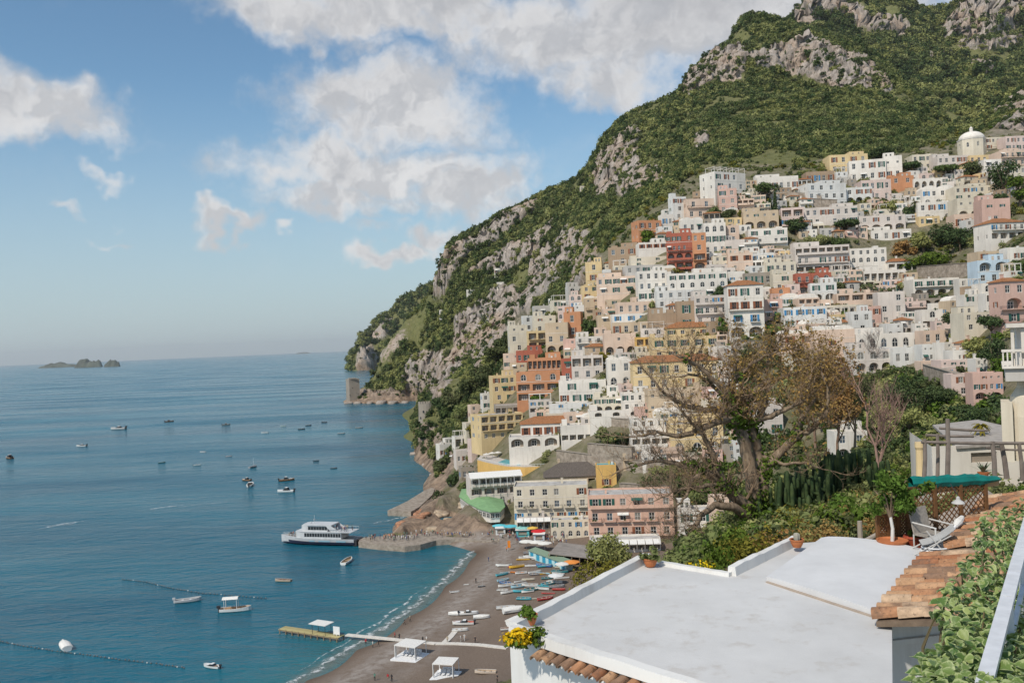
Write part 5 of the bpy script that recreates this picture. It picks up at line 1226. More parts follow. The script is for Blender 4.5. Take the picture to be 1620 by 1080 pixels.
# ---- ferry
FWHITE = m_plain('ferry_paint', (.52,.53,.54), .5, .35, 0, .08, .6)
def ferry():
    a = PZ(446,858,0); b = PZ(566,861,0); L = (b-a).length; c = (a+b)/2; an = math.atan2(a.y-b.y,a.x-b.x)
    root = empty('ferry', (c.x,c.y,-.2), an-math.pi/2, 'white two deck passenger ferry with navy waterline moored at the pier', 'ferry')
    B = L*.23; H = L*.085
    mb = hull_mesh(round(L,1),round(B,1),round(H,2),'f',.3,.6,.92)
    me = mb.mesh('hull',[FWHITE,FWHITE,colmat((.5,.5,.5))])
    inst('hull',me,root)
    st = hull_mesh(round(L*.985,1),round(B*1.012,1),round(H*.62,2),'f2',.3,.6,.92); inst('waterline_band', st.mesh('waterline_band',[colmat((.025,.03,.06)),colmat((.025,.03,.06)),colmat((.1,.1,.1))]), root, (0,-.01*L,-.02))
    d1 = H*1.02; h1 = H*.9
    m1 = MB(); bw = B*.44
    pl = [(-bw,-L*.34),(bw,-L*.34),(bw,L*.16),(bw*.75,L*.26),(-bw*.75,L*.26),(-bw,L*.16)]
    prism(m1, pl, d1, d1+h1); m1.build('lower_deckhouse', FWHITE, root)
    z2 = d1+h1
    ud = MB(); prism(ud, [(-bw*1.08,-L*.47),(bw*1.08,-L*.47),(bw*1.05,L*.17),(bw*.7,L*.27),(-bw*.7,L*.27),(-bw*1.05,L*.17)], z2, z2+.14); ud.build('upper_deck', FWHITE, root)
    m2 = MB(); prism(m2, [(-bw*.85,-L*.16),(bw*.85,-L*.16),(bw*.85,L*.1),(bw*.6,L*.19),(-bw*.6,L*.19),(-bw*.85,L*.1)], z2+.14, z2+h1*.95); m2.build('upper_deckhouse', FWHITE, root)
    rf = MB(); prism(rf, [(-bw,-L*.22),(bw,-L*.22),(bw*.95,L*.09),(bw*.55,L*.17),(-bw*.55,L*.17),(-bw*.95,L*.09)], z2+h1*.95, z2+h1*1.12); rf.build('roof', FWHITE, root)
    # window bands, each pane its own
    for s_ in (-1,1):
        for i in range(14):
            y = -L*.32+i*L*.034; inst('window', UP[0], root, (s_*(bw+.012),y,d1+h1*.28), (0,0,s_*math.pi/2), (L*.030,1,h1*.56))
        for i in range(7):
            y = -L*.14+i*L*.036; inst('window', UP[0], root, (s_*(bw*.85+.012),y,z2+h1*.3), (0,0,s_*math.pi/2), (L*.033,1,h1*.5))
    ws = MB(); ws.face([(-bw*.58,L*.192,z2+h1*.4),(bw*.58,L*.192,z2+h1*.4),(bw*.55,L*.18,z2+h1*.88),(-bw*.55,L*.18,z2+h1*.88)][::-1]); ws.build('windscreen', GLASS, root)
    for s_ in (-1,1):
        p_ = MB(); p_.face([(s_*bw,-L*.34,z2+.1),(s_*bw,-L*.22,z2+.1),(s_*bw,-L*.14,z2+h1*1.05),(s_*bw,-L*.2,z2+h1*1.1)]); p_.build('side_fin', FWHITE, root)
        rl = MB(); rl.tube([(s_*bw*1.05,-L*.47,z2+1.1),(s_*bw*1.05,-L*.2,z2+1.1)],.05,5)
        for i in range(8): y = -L*.47+i*L*.038; rl.tube([(s_*bw*1.05,y,z2+.1),(s_*bw*1.05,y,z2+1.1)],.04,4)
        rl.tube([(s_*bw*.8,L*.26,d1+1.0),(s_*B*.06,L*.47,d1+1.4)],.05,5)
        for i in range(6): t = i/5; rl.tube([(s_*(bw*.8*(1-t)+B*.06*t),L*(.26+.21*t),d1-.1),(s_*(bw*.8*(1-t)+B*.06*t),L*(.26+.21*t),d1+1.0+.4*t)],.04,4)
        rl.build('railing', FWHITE, root)
    ms = MB(); ms.tube([(0,L*.06,z2+h1),(0,L*.05,z2+h1*2.4)],[.12,.05],6); ms.box(-.9,.9,L*.05-.05,L*.05+.05,z2+h1*1.7,z2+h1*1.76); ms.lathe([(.1,0),(.35,.15),(.35,.4),(.1,.55)],10,(0,L*.1,z2+h1*1.12)); ms.build('mast', FWHITE, root)
    tb = MB(); tb.box(-bw*.9,bw*.9,-L*.53,-L*.49,.3,H*.9); tb.build('stern_platform', IRON, root)
    bd = MB()
    for s_ in (-1,1):
        for (y0,y1) in ((-.2,-.05),(0,.07),(-.4,-.28)): bd.face([(s_*(B*.468),L*y0,H*.62),(s_*(B*.468),L*y1,H*.62),(s_*(B*.478),L*y1,H*.8),(s_*(B*.478),L*y0,H*.8)])
    bd.build('name_panel', colmat((.25,.45,.55)), root)
    return root, L, z2, d1
FR = ferry()
# ---- people: one continuous skinned body per pose, shared by many
def body_mesh(name, joints, edges, radii):
    me = bpy.data.meshes.new(name); me.from_pydata(joints, edges, []); o = bpy.data.objects.new(name, me); COL.objects.link(o)
    sk = o.modifiers.new('s','SKIN'); sk.use_smooth_shade = True
    if not me.skin_vertices: me.skin_vertices.new()
    for i,r in enumerate(radii):
        v = me.skin_vertices[0].data[i]; v.radius = (r,r) if not hasattr(r,'__len__') else r; v.use_root = (i == 0)
    o.modifiers.new('u','SUBSURF').levels = 1
    dg = bpy.context.evaluated_depsgraph_get(); dg.update(); nm = bpy.data.meshes.new_from_object(o.evaluated_get(dg)); nm.name = name
    bpy.data.objects.remove(o); return nm
SKIN = m_plain('skin', (.48,.30,.22), .6); HAIR = m_plain('dark_hair', (.045,.03,.02), .6)
def m_cloth(name, pal):
    def fn(t):
        r = t.n('ShaderNodeObjectInfo').outputs['Random']; nd = t.n('ShaderNodeValToRGB', {'Fac': r}); nd.color_ramp.interpolation = 'CONSTANT'
        el = nd.color_ramp.elements
        for i,c in enumerate(pal):
            e = el[i] if i < 2 else el.new(i/len(pal)); e.position = i/len(pal); e.color = (*c,1)
        return bsdf(t, nd.outputs[0], .85, spec=.1)
    return mat(name, fn)
SHIRT = m_cloth('shirts', [(.05,.06,.08),(.6,.6,.58),(.35,.06,.05),(.08,.14,.3),(.03,.03,.03),(.5,.42,.3),(.12,.25,.2),(.62,.62,.62)])
TROU = m_cloth('trousers', [(.03,.035,.05),(.12,.12,.13),(.06,.09,.16),(.3,.26,.2),(.03,.03,.03),(.4,.4,.38)])
RED = m_plain('red_shirt', (.5,.03,.04), .8); BLACK = m_plain('black_clothes', (.03,.03,.035), .8); WHC = m_plain('white_clothes', (.65,.64,.62), .8)
def person_mesh(pose):
    z = .86; f = {'stand':(.04,-.04),'walk':(.26,-.24),'sit':(.42,.40)}[pose]
    J = [(0,0,z),(0,0,1.12),(0,.0,1.38),(0,.01,1.47),(0,.02,1.56),(0,.02,1.68)]; Rr = [(.15,.11),(.14,.10),(.17,.10),(.06,.06),(.085,.095),(.075,.085)]
    E = [(0,1),(1,2),(2,3),(3,4),(4,5)]
    for s_,q in ((-1,f[0]),(1,f[1])):
        k = len(J)
        if pose == 'sit': J += [(s_*.1,0,z-.06),(s_*.12,-.42,z-.04),(s_*.12,-.45,z-.42),(s_*.12,-.55,z-.46)]
        else: J += [(s_*.1,0,z-.08),(s_*.1,-q*.55-.02,.48),(s_*.1,-q*.9+.02,.09),(s_*.1,-q*.9-.14,.04)]
        Rr += [.085,.06,.045,.035]; E += [(0,k),(k,k+1),(k+1,k+2),(k+2,k+3)]
        k = len(J); w = -q if pose != 'sit' else .25
        J += [(s_*.2,0,1.36),(s_*.25,-w*.3+.02,1.08),(s_*.25,-w*.7-.06,.86),(s_*.25,-w*.8-.08,.77)]; Rr += [.06,.045,.036,.03]; E += [(2,k),(k,k+1),(k+1,k+2),(k+2,k+3)]
    me = body_mesh('person_'+pose, J, E, Rr)
    for m_ in (SKIN,SHIRT,TROU,HAIR): me.materials.append(m_)
    for p in me.polygons:
        c = p.center
        if c.z > 1.5: p.material_index = 3 if (c.z > 1.64 or c.y > .045) else 0
        elif abs(c.x) > .19 and c.z < 1.12: p.material_index = 0
        elif c.z > .93: p.material_index = 1
        elif c.z < .06 and pose != 'sit': p.material_index = 3
        else: p.material_index = 2
    return me
PM = {k: person_mesh(k) for k in ('stand','walk','sit')}
def person(p, rz, label, group=None, pose='stand', shirt=None, trousers=None, s=1.0):
    me = PM[pose]
    if shirt or trousers:
        key = (pose, shirt and shirt.name, trousers and trousers.name)
        if key not in _cache:
            m2 = me.copy()
            if shirt: m2.materials[1] = shirt
            if trousers: m2.materials[2] = trousers
            _cache[key] = m2
        me = _cache[key]
    o = inst('person', me, None, p, (0,0,rz), (s,s,s)); return tag(o, label, 'person', group)
rnd = random.Random(21)
for i in range(150):
    t = rnd.random()**.8; px_ = 575+t*205; py_ = (858-4*min(1,t*2)) + rnd.uniform(-8,0)-(4 if t > .4 else 0)
    person(PZ(px_,py_,1.9), rnd.random()*6.28, 'person in the crowd standing along the stone pier', 'crowd on the pier', rnd.choice(('stand','walk','stand')), s=rnd.uniform(.92,1.05))
for i in range(70):
    px_ = rnd.uniform(770,900); py_ = 846+rnd.uniform(-4,12)+(px_-770)*.05
    z_ = max(2.0,hill_z(*PZ(px_,py_,3).xy)); person(PZ(px_,py_,z_), rnd.random()*6.28, 'person strolling on the promenade between umbrellas and shops', 'crowd on the promenade', rnd.choice(('stand','walk')), s=rnd.uniform(.92,1.05))
def ground_at(px,py):
    z_ = 2.0
    for _ in range(6): q = PZ(px,py,z_); z_ = hill_z(q.x,q.y)
    return PZ(px,py,z_)
for x,y,lab,pose,sh,tr in [(579,1020,'person in red standing by the waterline end of the boardwalk','stand',RED,BLACK),(590,1024,'left one of two pale figures below the boardwalk','stand',None,BLACK),(599,1022,'right one of two figures below the boardwalk, in black','walk',BLACK,BLACK),(625,1010,'person in dark red walking on the boardwalk','walk',RED,BLACK),(632,1012,'person in dark green on the boardwalk beside the white cabana','stand',BLACK,None),(640,988,'left walker on the wet shingle above the boardwalk','walk',BLACK,BLACK),(649,983,'right walker on the wet shingle above the boardwalk','walk',None,BLACK),
  (669,1017,'person in black on the boardwalk right of the white cabana','stand',BLACK,BLACK),(675,1016,'person in grey beside the black clad one on the boardwalk','stand',WHC,None),(708,1016,'person at the corner where the side path leaves the boardwalk','stand',None,None),(729,1015,'person in white on the sand above the boardwalk, left','stand',WHC,None),(735,1013,'person in white on the sand above the boardwalk, right','walk',WHC,WHC),(752,1017,'lone person in black at the right of the boardwalk','stand',BLACK,BLACK),
  (593,1076,'person in brown at the bottom edge of the beach','stand',None,BLACK),(614,1077,'sitting person at the bottom edge of the beach','sit',RED,None),(620,1078,'person in black at the bottom edge of the beach','stand',BLACK,BLACK),(787,1079,'person in black beside the white wall at the bottom edge','stand',BLACK,BLACK),(773,888,'person in blue near the far end of the beach','walk',None,None),(753,922,'person standing by the upturned dinghy on the sand','stand',BLACK,BLACK),(802,872,'person in orange high visibility clothes on the far beach','stand',m_plain('orange_clothes',(.7,.2,.02),.8),BLACK)]:
    person(ground_at(x,y), rnd.random()*6.28, lab, None, pose, sh, tr, .98)
for i in range(30):
    a = FR[0].matrix_basis @ Vector((rnd.uniform(-1,1)*FR[1]*.08, -FR[1]*rnd.uniform(.2,.44), FR[2]+.14)) if i < 20 else FR[0].matrix_basis @ Vector((rnd.uniform(-1,1)*FR[1]*.045, FR[1]*rnd.uniform(.28,.38), FR[1]*.085))
    FRM = Matrix.Translation(FR[0].location) @ Matrix.Rotation(FR[0].rotation_euler[2],4,'Z')
    v = Vector((rnd.uniform(-1,1)*FR[1]*.08, -FR[1]*rnd.uniform(.2,.44), FR[2]+.14)) if i < 20 else Vector((rnd.uniform(-1,1)*FR[1]*.045, FR[1]*rnd.uniform(.28,.38), FR[1]*.085*1.05))
    person(FRM @ v, rnd.random()*6, 'passenger on the open deck of the ferry', 'ferry passengers', rnd.choice(('stand','stand')))
# ---- boardwalk, floating landing stage, cabanas
PLANK = m_plain('yellowed_planks', (.42,.36,.18), .85, .1, 0, .2, .4)
def strip(name, px, width, label, mt, dz=.12, cat='boardwalk'):
    pts = [(lambda g: g if g.z > 1.0 else PZ(x,y,1.0))(ground_at(x,y)) for x,y in px]; root = empty(name, pts[0], 0, label, cat); o0 = pts[0]
    n = 0
    for a,b in zip(pts,pts[1:]):
        d = (b-a); L = d.length; k = max(1,int(L/2.0)); rz = math.atan2(d.y,d.x)
        for i in range(k):
            c = a.lerp(b,(i+.5)/k); key = ('slab',name,round(L/k,1))
            if key not in _cache: q = MB(); q.box(-L/k/2+.02,L/k/2-.02,-width/2,width/2,-.15,.06); _cache[key] = q.mesh('slab', mt)
            s_ = inst('slab', _cache[key], root, c-o0+Vector((0,0,dz)), (0,-math.atan2(d.z,d.xy.length),rz)); n += 1
strip('boardwalk', [(548,1004),(590,1008),(640,1013),(690,1018),(720,1018),(760,1020),(803,1025)], 1.5, 'pale boardwalk crossing the beach from the landing stage', m_plain('pale_boards',(.62,.58,.52),.8))
strip('boardwalk', [(703,1017),(714,1006),(724,994)], 1.4, 'short pale side path leaving the boardwalk toward the boats', m_plain('pale_boards',(.62,.58,.52),.8))
def landing_stage():
    z = 1.1; a = PZ(446,992,z); b = PZ(540,1006,z); d = (b-a); L = d.length; rz = math.atan2(d.y,d.x)
    root = empty('landing_stage', a, rz, 'yellowish plank landing stage on posts reaching into the sea', 'jetty')
    n = 40; q = MB(); q.box(0,L/n*.9,-1.3,1.3,-.08,0); pm = q.mesh('plank', PLANK)
    for i in range(n): inst('plank', pm, root, (i*L/n,0,rnd.uniform(-.015,.015)))
    pq = MB(); pq.tube([(0,0,-3),(0,0,.05)],.14,7); pm = pq.mesh('post', WOOD)
    for i in range(10):
        for y in (-1.25,1.25): inst('post', pm, root, (.4+i*(L-.8)/9, y, 0))
    bm = MB(); bm.box(0,L,-1.2,-1.05,-.4,-.09); bm.box(0,L,1.05,1.2,-.4,-.09); bm.build('beam', WOOD, root)
    cr = empty('sun_shelter', a + d*.68 + Vector((0,0,0)), rz, 'flat white canopy shelter standing on the landing stage', 'shelter')
    for x in (-2,2):
        for y in (-1.1,1.1): t = MB(); t.tube([(x,y,0),(x,y,2.5)],.06,6); t.build('post', IRON, cr)
    t = MB(); t.box(-2.6,2.6,-1.7,1.7,2.5,2.65); t.build('canopy', CANVAS, cr)
    for k,x in enumerate((.90,.95)):
        s_ = empty('sign_board', a+d*x, rz, ('left' if k == 0 else 'right')+' one of two white boards at the shore end of the landing stage', 'sign'); t = MB(); t.box(-.5,.5,-.04,.04,.3,2.2); t.build('board', PLAST, s_); t = MB(); t.box(-.45,-.37,-.05,.05,0,.3); t.box(.37,.45,-.05,.05,0,.3); t.build('leg', PLAST, s_)
landing_stage()
def cabana(px,py,w,d,h,rz,label,extra):
    p = ground_at(px,py); root = empty('beach_cabana', p, rz, label, 'cabana')
    b = MB(); b.box(-w*.62,w*.62,-d*.72,d*.6,-.3,.18); b.build('platform', PLAST, root)
    for x in (-1,1):
        for y in (-1,1): t = MB(); t.box(x*w/2-.06,x*w/2+.06,y*d/2-.06,y*d/2+.06,.18,h); t.build('post', PLAST, root)
    t = MB(); t.box(-w/2-.1,w/2+.1,-d/2-.1,d/2+.1,h,h+.16); t.build('roof', CANVAS, root)
    c = MB()
    for x in (-1,1):
        for i in range(5): xx = x*w/2; c.face([(xx,-d/2+.1+i*.12,h),(xx,-d/2+.22+i*.12,h),(xx+.05*(-1)**i,-d/2+.2+i*.1,.3),(xx+.05*(-1)**(i+1),-d/2+.1+i*.1,.3)])
    c.build('curtain', CANVAS, root)
    for i in range(extra):
        q = p + Matrix.Rotation(rz,3,'Z') @ Vector((-w*.35+i*.95,.1,.2)); lounger(q, rz+.1*i, 'white sun lounger inside a beach cabana', 'cabana loungers')
    s_ = MB(); s_.box(-w*.3,w*.3,d*.2,d*.42,.18,.62); s_.box(-w*.3,w*.3,d*.38,d*.46,.6,1.1); s_.build('sofa', PLAST, root)
cabana(650,1038,5.2,4.6,2.9,-.45,'wide white cabana with platform and curtains on the middle of the beach',4)
cabana(706,1068,4.2,4.0,2.9,-.25,'smaller white cabana nearest the bottom edge of the beach',3)
# ---- boats and craft drawn up on the beach
for x,y,l,rz,lab,h,i,k in [(768,1065,34,3.0,'cream rowing boat alone on the sand beside the white wall',(.62,.52,.42),(.5,.4,.3),'row'),(720,937,15,.15,'small white dinghy alone near the water',WH,(.4,.4,.4),'dinghy'),(738,925,9,.1,'small white board on the pale shingle',WH,(.6,.6,.6),'row'),(762,928,12,.0,'dark little boat with a mast on the sand',DK,(.1,.1,.1),'sail'),
   (722,973,26,3.0,'white boat at the upper left of the moored cluster',WH,(.6,.6,.6),'cover'),(742,972,30,.05,'white boat behind the round one, upper middle of the cluster',WH,(.5,.45,.4),'motor'),(762,978,26,.1,'round white covered boat, right of the cluster',WH,(.6,.6,.6),'cover'),(733,988,34,3.05,'white boat with red fittings, lowest of the cluster',WH,(.5,.12,.08),'motor'),(728,998,26,.0,'flat white raft under the lowest cluster boat',WH,(.6,.6,.6),'row'),
   (800,963,30,.0,'white boat hull on trestles left of the tarps',WH,(.5,.5,.5),'row'),(815,968,38,.35,'white boat under tarpaulin slanting up the sand',WH,(.6,.6,.6),'cover'),(822,985,34,.8,'white tarpaulin covered boat below the slanting one',WH,(.6,.6,.6),'cover'),(805,996,26,.1,'white boat with dark seat by the flower wall',WH,(.3,.2,.15),'row')]:
    q = ground_at(x,y); boat(x,y,l,rz,lab,h,i,k,z=q.z)
CN = {'white':WH,'red':(.5,.06,.05),'yellow':(.72,.42,.04),'turquoise':TQ,'blue':BLU,'teal':(.05,.25,.28),'orange':(.7,.22,.03),'light blue':(.35,.58,.68),'cream':(.64,.58,.46),'grey':(.3,.3,.32)}
rows_ = [(877,['grey','grey']),(882,['white','white','blue']),(886,['yellow','white','teal','white']),(893,['white','red','white','blue','white']),(898,['white','yellow','white','turquoise','cream']),(904,['white','orange','white','light blue','white']),(910,['turquoise','white','grey','yellow','teal']),(916,['light blue','white','cream','teal','white']),(922,['blue','white','orange','turquoise','white']),(928,['white','light blue','white','turquoise','grey']),(934,['white','white','teal','white','red']),(940,['white','turquoise','white','red']),(946,['turquoise','cream','red'])]
seen = {}; ORD = 'first second third fourth fifth sixth seventh eighth ninth tenth eleventh twelfth thirteenth'.split()
for ri,(y,cols) in enumerate(rows_):
    for ci,cn in enumerate(cols):
        x = (842 if y < 880 else 800 if 890 < y < 945 else 828)-(y-905)*.12*(1 if y > 905 else -1)*.4+ci*21+rnd.uniform(-6,6); kind = 'kayak' if rnd.random() < .55 else 'row'
        seen[(cn,kind)] = seen.get((cn,kind),0)+1
        lab = f"{cn} {'kayak' if kind == 'kayak' else 'small boat'} in row {ri+1} of the hire boats, counted from the huts, place {ci+1} from the left"
        lab = f"{cn} {'kayak' if kind=='kayak' else 'rowing boat'}, {ORD[ci]} from the left in the {ORD[ri]} hire row from the huts"
        y = y+rnd.uniform(-2.5,2.5); q = ground_at(x,y); boat(x,y,rnd.uniform(17,26),rnd.uniform(-.55,.55)+(math.pi if rnd.random()<.5 else 0),lab,CN[cn],sc(CN[cn],.6),kind,z=q.z+.05,group='hire boats drawn up on the beach',cat='kayak' if kind=='kayak' else 'boat',tilt=rnd.uniform(-.15,.15))
# ---- huts, shed, umbrellas and kiosks
def beach_huts():
    p0 = ground_at(837,882); p1 = ground_at(896,903); d = p1-p0; L = d.length; rz = math.atan2(d.y,d.x); n = 6
    root = empty('beach_huts', p0, rz, 'row of turquoise beach huts with blue doors under a green roof', 'hut')
    w = L/n; mb = MB(); holes = [(i*w+w*.22,i*w+w*.78,.1,2.0,0,.15,None) for i in range(n)]
    face_grid(mb,(0,0,0),(1,0,0),(0,-1,0),L,-.6,2.5,holes); mb.face([(L,0,-.6),(L,2.4,-.6),(L,2.4,2.5),(L,0,2.5)]); mb.face([(0,2.4,-.6),(0,0,-.6),(0,0,2.5),(0,2.4,2.5)]); mb.face([(L,2.4,-.6),(0,2.4,-.6),(0,2.4,2.5),(L,2.4,2.5)])
    mb.build('wall', colmat((.45,.66,.68)), root)
    for i in range(n):
        q = MB(); q.box(i*w+w*.22,i*w+w*.78,.12,.15,.1,2.0); q.box(i*w+w*.28,i*w+w*.32,.08,.12,.9,1.1); q.build('door', colmat((.03,.30,.46)), root)
    q = MB(); q.face([(-.2,-.3,2.45),(L+.2,-.3,2.45),(L+.2,2.6,3.0),(-.2,2.6,3.0)]); q.face([(-.2,-.3,2.33),(-.2,2.6,2.88),(L+.2,2.6,2.88),(L+.2,-.3,2.33)]); q.face([(-.2,-.3,2.33),(L+.2,-.3,2.33),(L+.2,-.3,2.45),(-.2,-.3,2.45)]); q.build('roof', m_plain('mossy_roof',(.20,.27,.19),.9), root)
beach_huts()
def shed():
    z = 6.0; pts = [PZ(x,y,z) for x,y in [(868,876),(955,886),(965,868),(885,858)]]; c = sum(pts,Vector())/4
    root = empty('boat_shed', c-Vector((0,0,z-3)), 0, 'long boat shed with flat grey board roof behind the huts', 'shed'); q = MB()
    prism(q, ccw([tuple((p-c).xy) for p in pts]), z-3, z-2.8); q.build('roof', m_plain('grey_boards',(.27,.24,.215),.9,.1,0,.2,.5), root)
    for i in range(8):
        a = pts[0].lerp(pts[1],i/7)-c; t = MB(); t.box(a.x-.1,a.x+.1,a.y+.3,a.y+.5,-.2,z-3); t.build('post', WOOD, root)
    w = MB(); e = [(p-c) for p in (pts[1],pts[2],pts[3],pts[0])]; 
    for a,b in zip(e[:3],e[1:]): w.face([(a.x*.96,a.y*.96,-.2),(b.x*.96,b.y*.96,-.2),(b.x*.96,b.y*.96,z-3),(a.x*.96,a.y*.96,z-3)])
    w.build('back_wall', paint('s'), root)
shed()
for x,y,r,c,lab,g in [(790,842,2.6,(.12,.50,.58),'turquoise umbrella on the promenade, leftmost of three',None),(808,843,2.6,(.10,.46,.54),'turquoise umbrella on the promenade, middle of three',None),(828,845,2.9,(.28,.55,.52),'large pale turquoise umbrella, rightmost of three',None),(852,851,2.6,(.55,.03,.035),'bright red umbrella on the promenade',None),(766,843,2.0,(.15,.3,.6),'blue umbrella near the head of the pier',None),(843,846,2.0,(.7,.45,.1),'small yellow umbrella behind the red one',None),
    (833,868,2.4,(.70,.68,.62),'white cafe umbrella, leftmost of three above the huts',None),(848,869,2.4,(.70,.68,.62),'white cafe umbrella, middle of three above the huts',None),(862,871,2.4,(.70,.68,.62),'white cafe umbrella, rightmost of three above the huts',None),(880,924,2.2,(.66,.66,.64),'white square sunshade among the hire boats',None),(905,902,2.4,(.72,.26,.06),'orange sunshade beside the hire boats',None),(890,905,2.2,(.66,.64,.6),'cream sunshade left of the orange one',None)]:
    q = ground_at(x,y); umbrella(None,0,r,c,lab,g,3.0,loc=q)
def kiosk(px,py,w,h,c,label):
    p = ground_at(px,py); root = empty('kiosk', p, rnd.uniform(-.2,.2), label, 'kiosk'); mb = MB()
    face_grid(mb,(-w/2,0,0),(1,0,0),(0,-1,0),w,-.3,h,[(w*.18,w*.82,.9,h*.8,0,.3,1)]); mb.face([(w/2,0,-.3),(w/2,2.5,-.3),(w/2,2.5,h),(w/2,0,h)]); mb.face([(-w/2,2.5,-.3),(-w/2,0,-.3),(-w/2,0,h),(-w/2,2.5,h)]); mb.face([(w/2,2.5,-.3),(-w/2,2.5,-.3),(-w/2,2.5,h),(w/2,2.5,h)])
    mb.build('wall', [colmat(c), INT], root); q = MB(); q.box(-w/2-.25,w/2+.25,-.5,2.7,h,h+.12); q.build('roof', CANVAS, root); q = MB(); q.box(-w*.36,w*.36,-.3,0,.82,.9); q.build('counter', WOOD, root)
kiosk(792,846,3.4,2.4,(.6,.62,.62),'pale ticket kiosk under the left turquoise umbrella'); kiosk(827,849,4.6,2.4,(.10,.42,.44),'teal kiosk under the pale turquoise umbrella'); kiosk(853,856,3.6,2.4,(.5,.55,.6),'grey kiosk under the red umbrella')
q = ground_at(803,872); fl = empty('banner', q, .2, 'orange banner on a pole at the far end of the beach', 'flag'); t = MB(); t.tube([(0,0,0),(0,0,3.6)],.04,5); t.build('pole', WHITE, fl); t = MB()
for i in range(5): t.face([(.03+i*.2,.06*math.sin(i),1.2),(.03+(i+1)*.2,.06*math.sin(i+1),1.2),(.03+(i+1)*.2,.06*math.sin(i+1),3.5),(.03+i*.2,.06*math.sin(i),3.5)])
t.build('cloth', colmat((.75,.24,.03)), fl)
# ---- float lines, surf and whitecaps
def float_line(px, label, n):
    pts = [PZ(x,y,.02) for x,y in px]; root = empty('float_line', pts[0], 0, label, 'buoy line'); o = pts[0]
    t = MB(); t.tube([p-o for p in pts], .035, 5); t.build('rope', IRON, root)
    q = MB(); q.lathe([(.03,-.06),(.16,0),(.18,.12),(.13,.22),(.03,.27)],8); fm = q.mesh('float', colmat((.16,.13,.12))); fw_ = q.mesh('float', colmat((.6,.58,.55)))
    seg = len(pts)-1
    for i in range(n):
        s_ = i/(n-1)*seg; k = min(int(s_),seg-1); p = pts[k].lerp(pts[k+1],s_-k)-o; inst('float', fw_ if i%9 == 4 else fm, root, p+Vector((rnd.uniform(-.2,.2),rnd.uniform(-.2,.2),0)))
float_line([(193,916),(230,920),(270,930),(320,938),(370,942),(420,946)],'line of small dark floats above the canopy boat',44)
float_line([(0,1014),(40,1022),(90,1030),(140,1036),(190,1043),(250,1050),(292,1056)],'line of small dark floats crossing the lower left of the bay',52)
FOAM = mat('surf_foam', lambda t: (lambda g: t.n('ShaderNodeMixShader', {0: t.math('MULTIPLY', t.rng(t.noise(g,.7,7,.72),.42,.64,0,.85,True), t.n('ShaderNodeAttribute', attribute_name='edge').outputs['Fac']), 1: t.n('ShaderNodeBsdfTransparent').outputs[0], 2: bsdf(t,(.74,.76,.76),.7)}).outputs[0])(t.n('ShaderNodeNewGeometry').outputs['Position']))
def foam_sheet(name, line, half, label, z=.06, seed=0.0):
    """line of world points; ragged sheet of froth along it, with a little body"""
    P_ = []; E_ = []; n = len(line); m_ = 9
    for i,p in enumerate(line):
        a = line[max(0,i-1)]; b = line[min(n-1,i+1)]; d = (b-a); d.z = 0; d.normalize(); nn = Vector((-d.y,d.x,0))
        hw = half*(.55+.6*abs(math.sin(i*.37+seed))+.4*math.sin(i*1.1+seed))*(1 if name == 'surf' else math.sin(math.pi*(i+.5)/n))
        for j in range(m_):
            t = j/(m_-1)*2-1; e = (1-abs(t))**.5; q = p+nn*t*hw; P_.append((q.x,q.y,z+.10*e)); E_.append(e)
    i_ = np.arange(n*m_).reshape(n,m_); F = np.stack([i_[:-1,:-1],i_[:-1,1:],i_[1:,1:],i_[1:,:-1]],-1).reshape(-1,4)
    me = npmesh(name, np.array(P_), F, FOAM); a = me.attributes.new('edge','FLOAT','POINT'); a.data.foreach_set('value', np.array(E_,np.float32))
    tag(inst(name, me), label, kind='stuff')
def dense(pts, step):
    out = []
    for a,b in zip(pts,pts[1:]):
        k = max(1,int((b-a).length/step)); out += [a.lerp(b,i/k) for i in range(k)]
    return out+[pts[-1]]
foam_sheet('surf', [p+Vector((math.sin(i*.5)*.5,math.cos(i*.33)*.5,0)) for i,p in enumerate(dense([PZ(x-3,y-3,.1) for x,y in SHORE],.8))], 1.15, 'white surf breaking along the beach', .12)
foam_sheet('wash', [p+Vector((math.sin(i*.4)*.6,math.cos(i*.27)*.6,0)) for i,p in enumerate(dense([PZ(x-14,y-10,.05) for x,y in SHORE[1:5]],1.0))], .6, 'thin outer line of surf off the beach', .05, 2.0)
for (x0,y0,x1,y1,h) in [(232,806,290,799,2.0),(62,836,134,824,2.6),(290,801,360,794,1.0),(612,824,640,818,1.6),(590,828,612,824,.9),(440,587,488,580,5.0),(400,596,440,588,3),(505,578,520,576,4)]:
    foam_sheet('wake', dense([PZ(x0,y0,.03),PZ((x0+x1)/2,(y0+y1)/2-1,.03),PZ(x1,y1,.03)],1.5 if y0 > 700 else 15), h, 'streak of white foam on the open water', .04, x0)
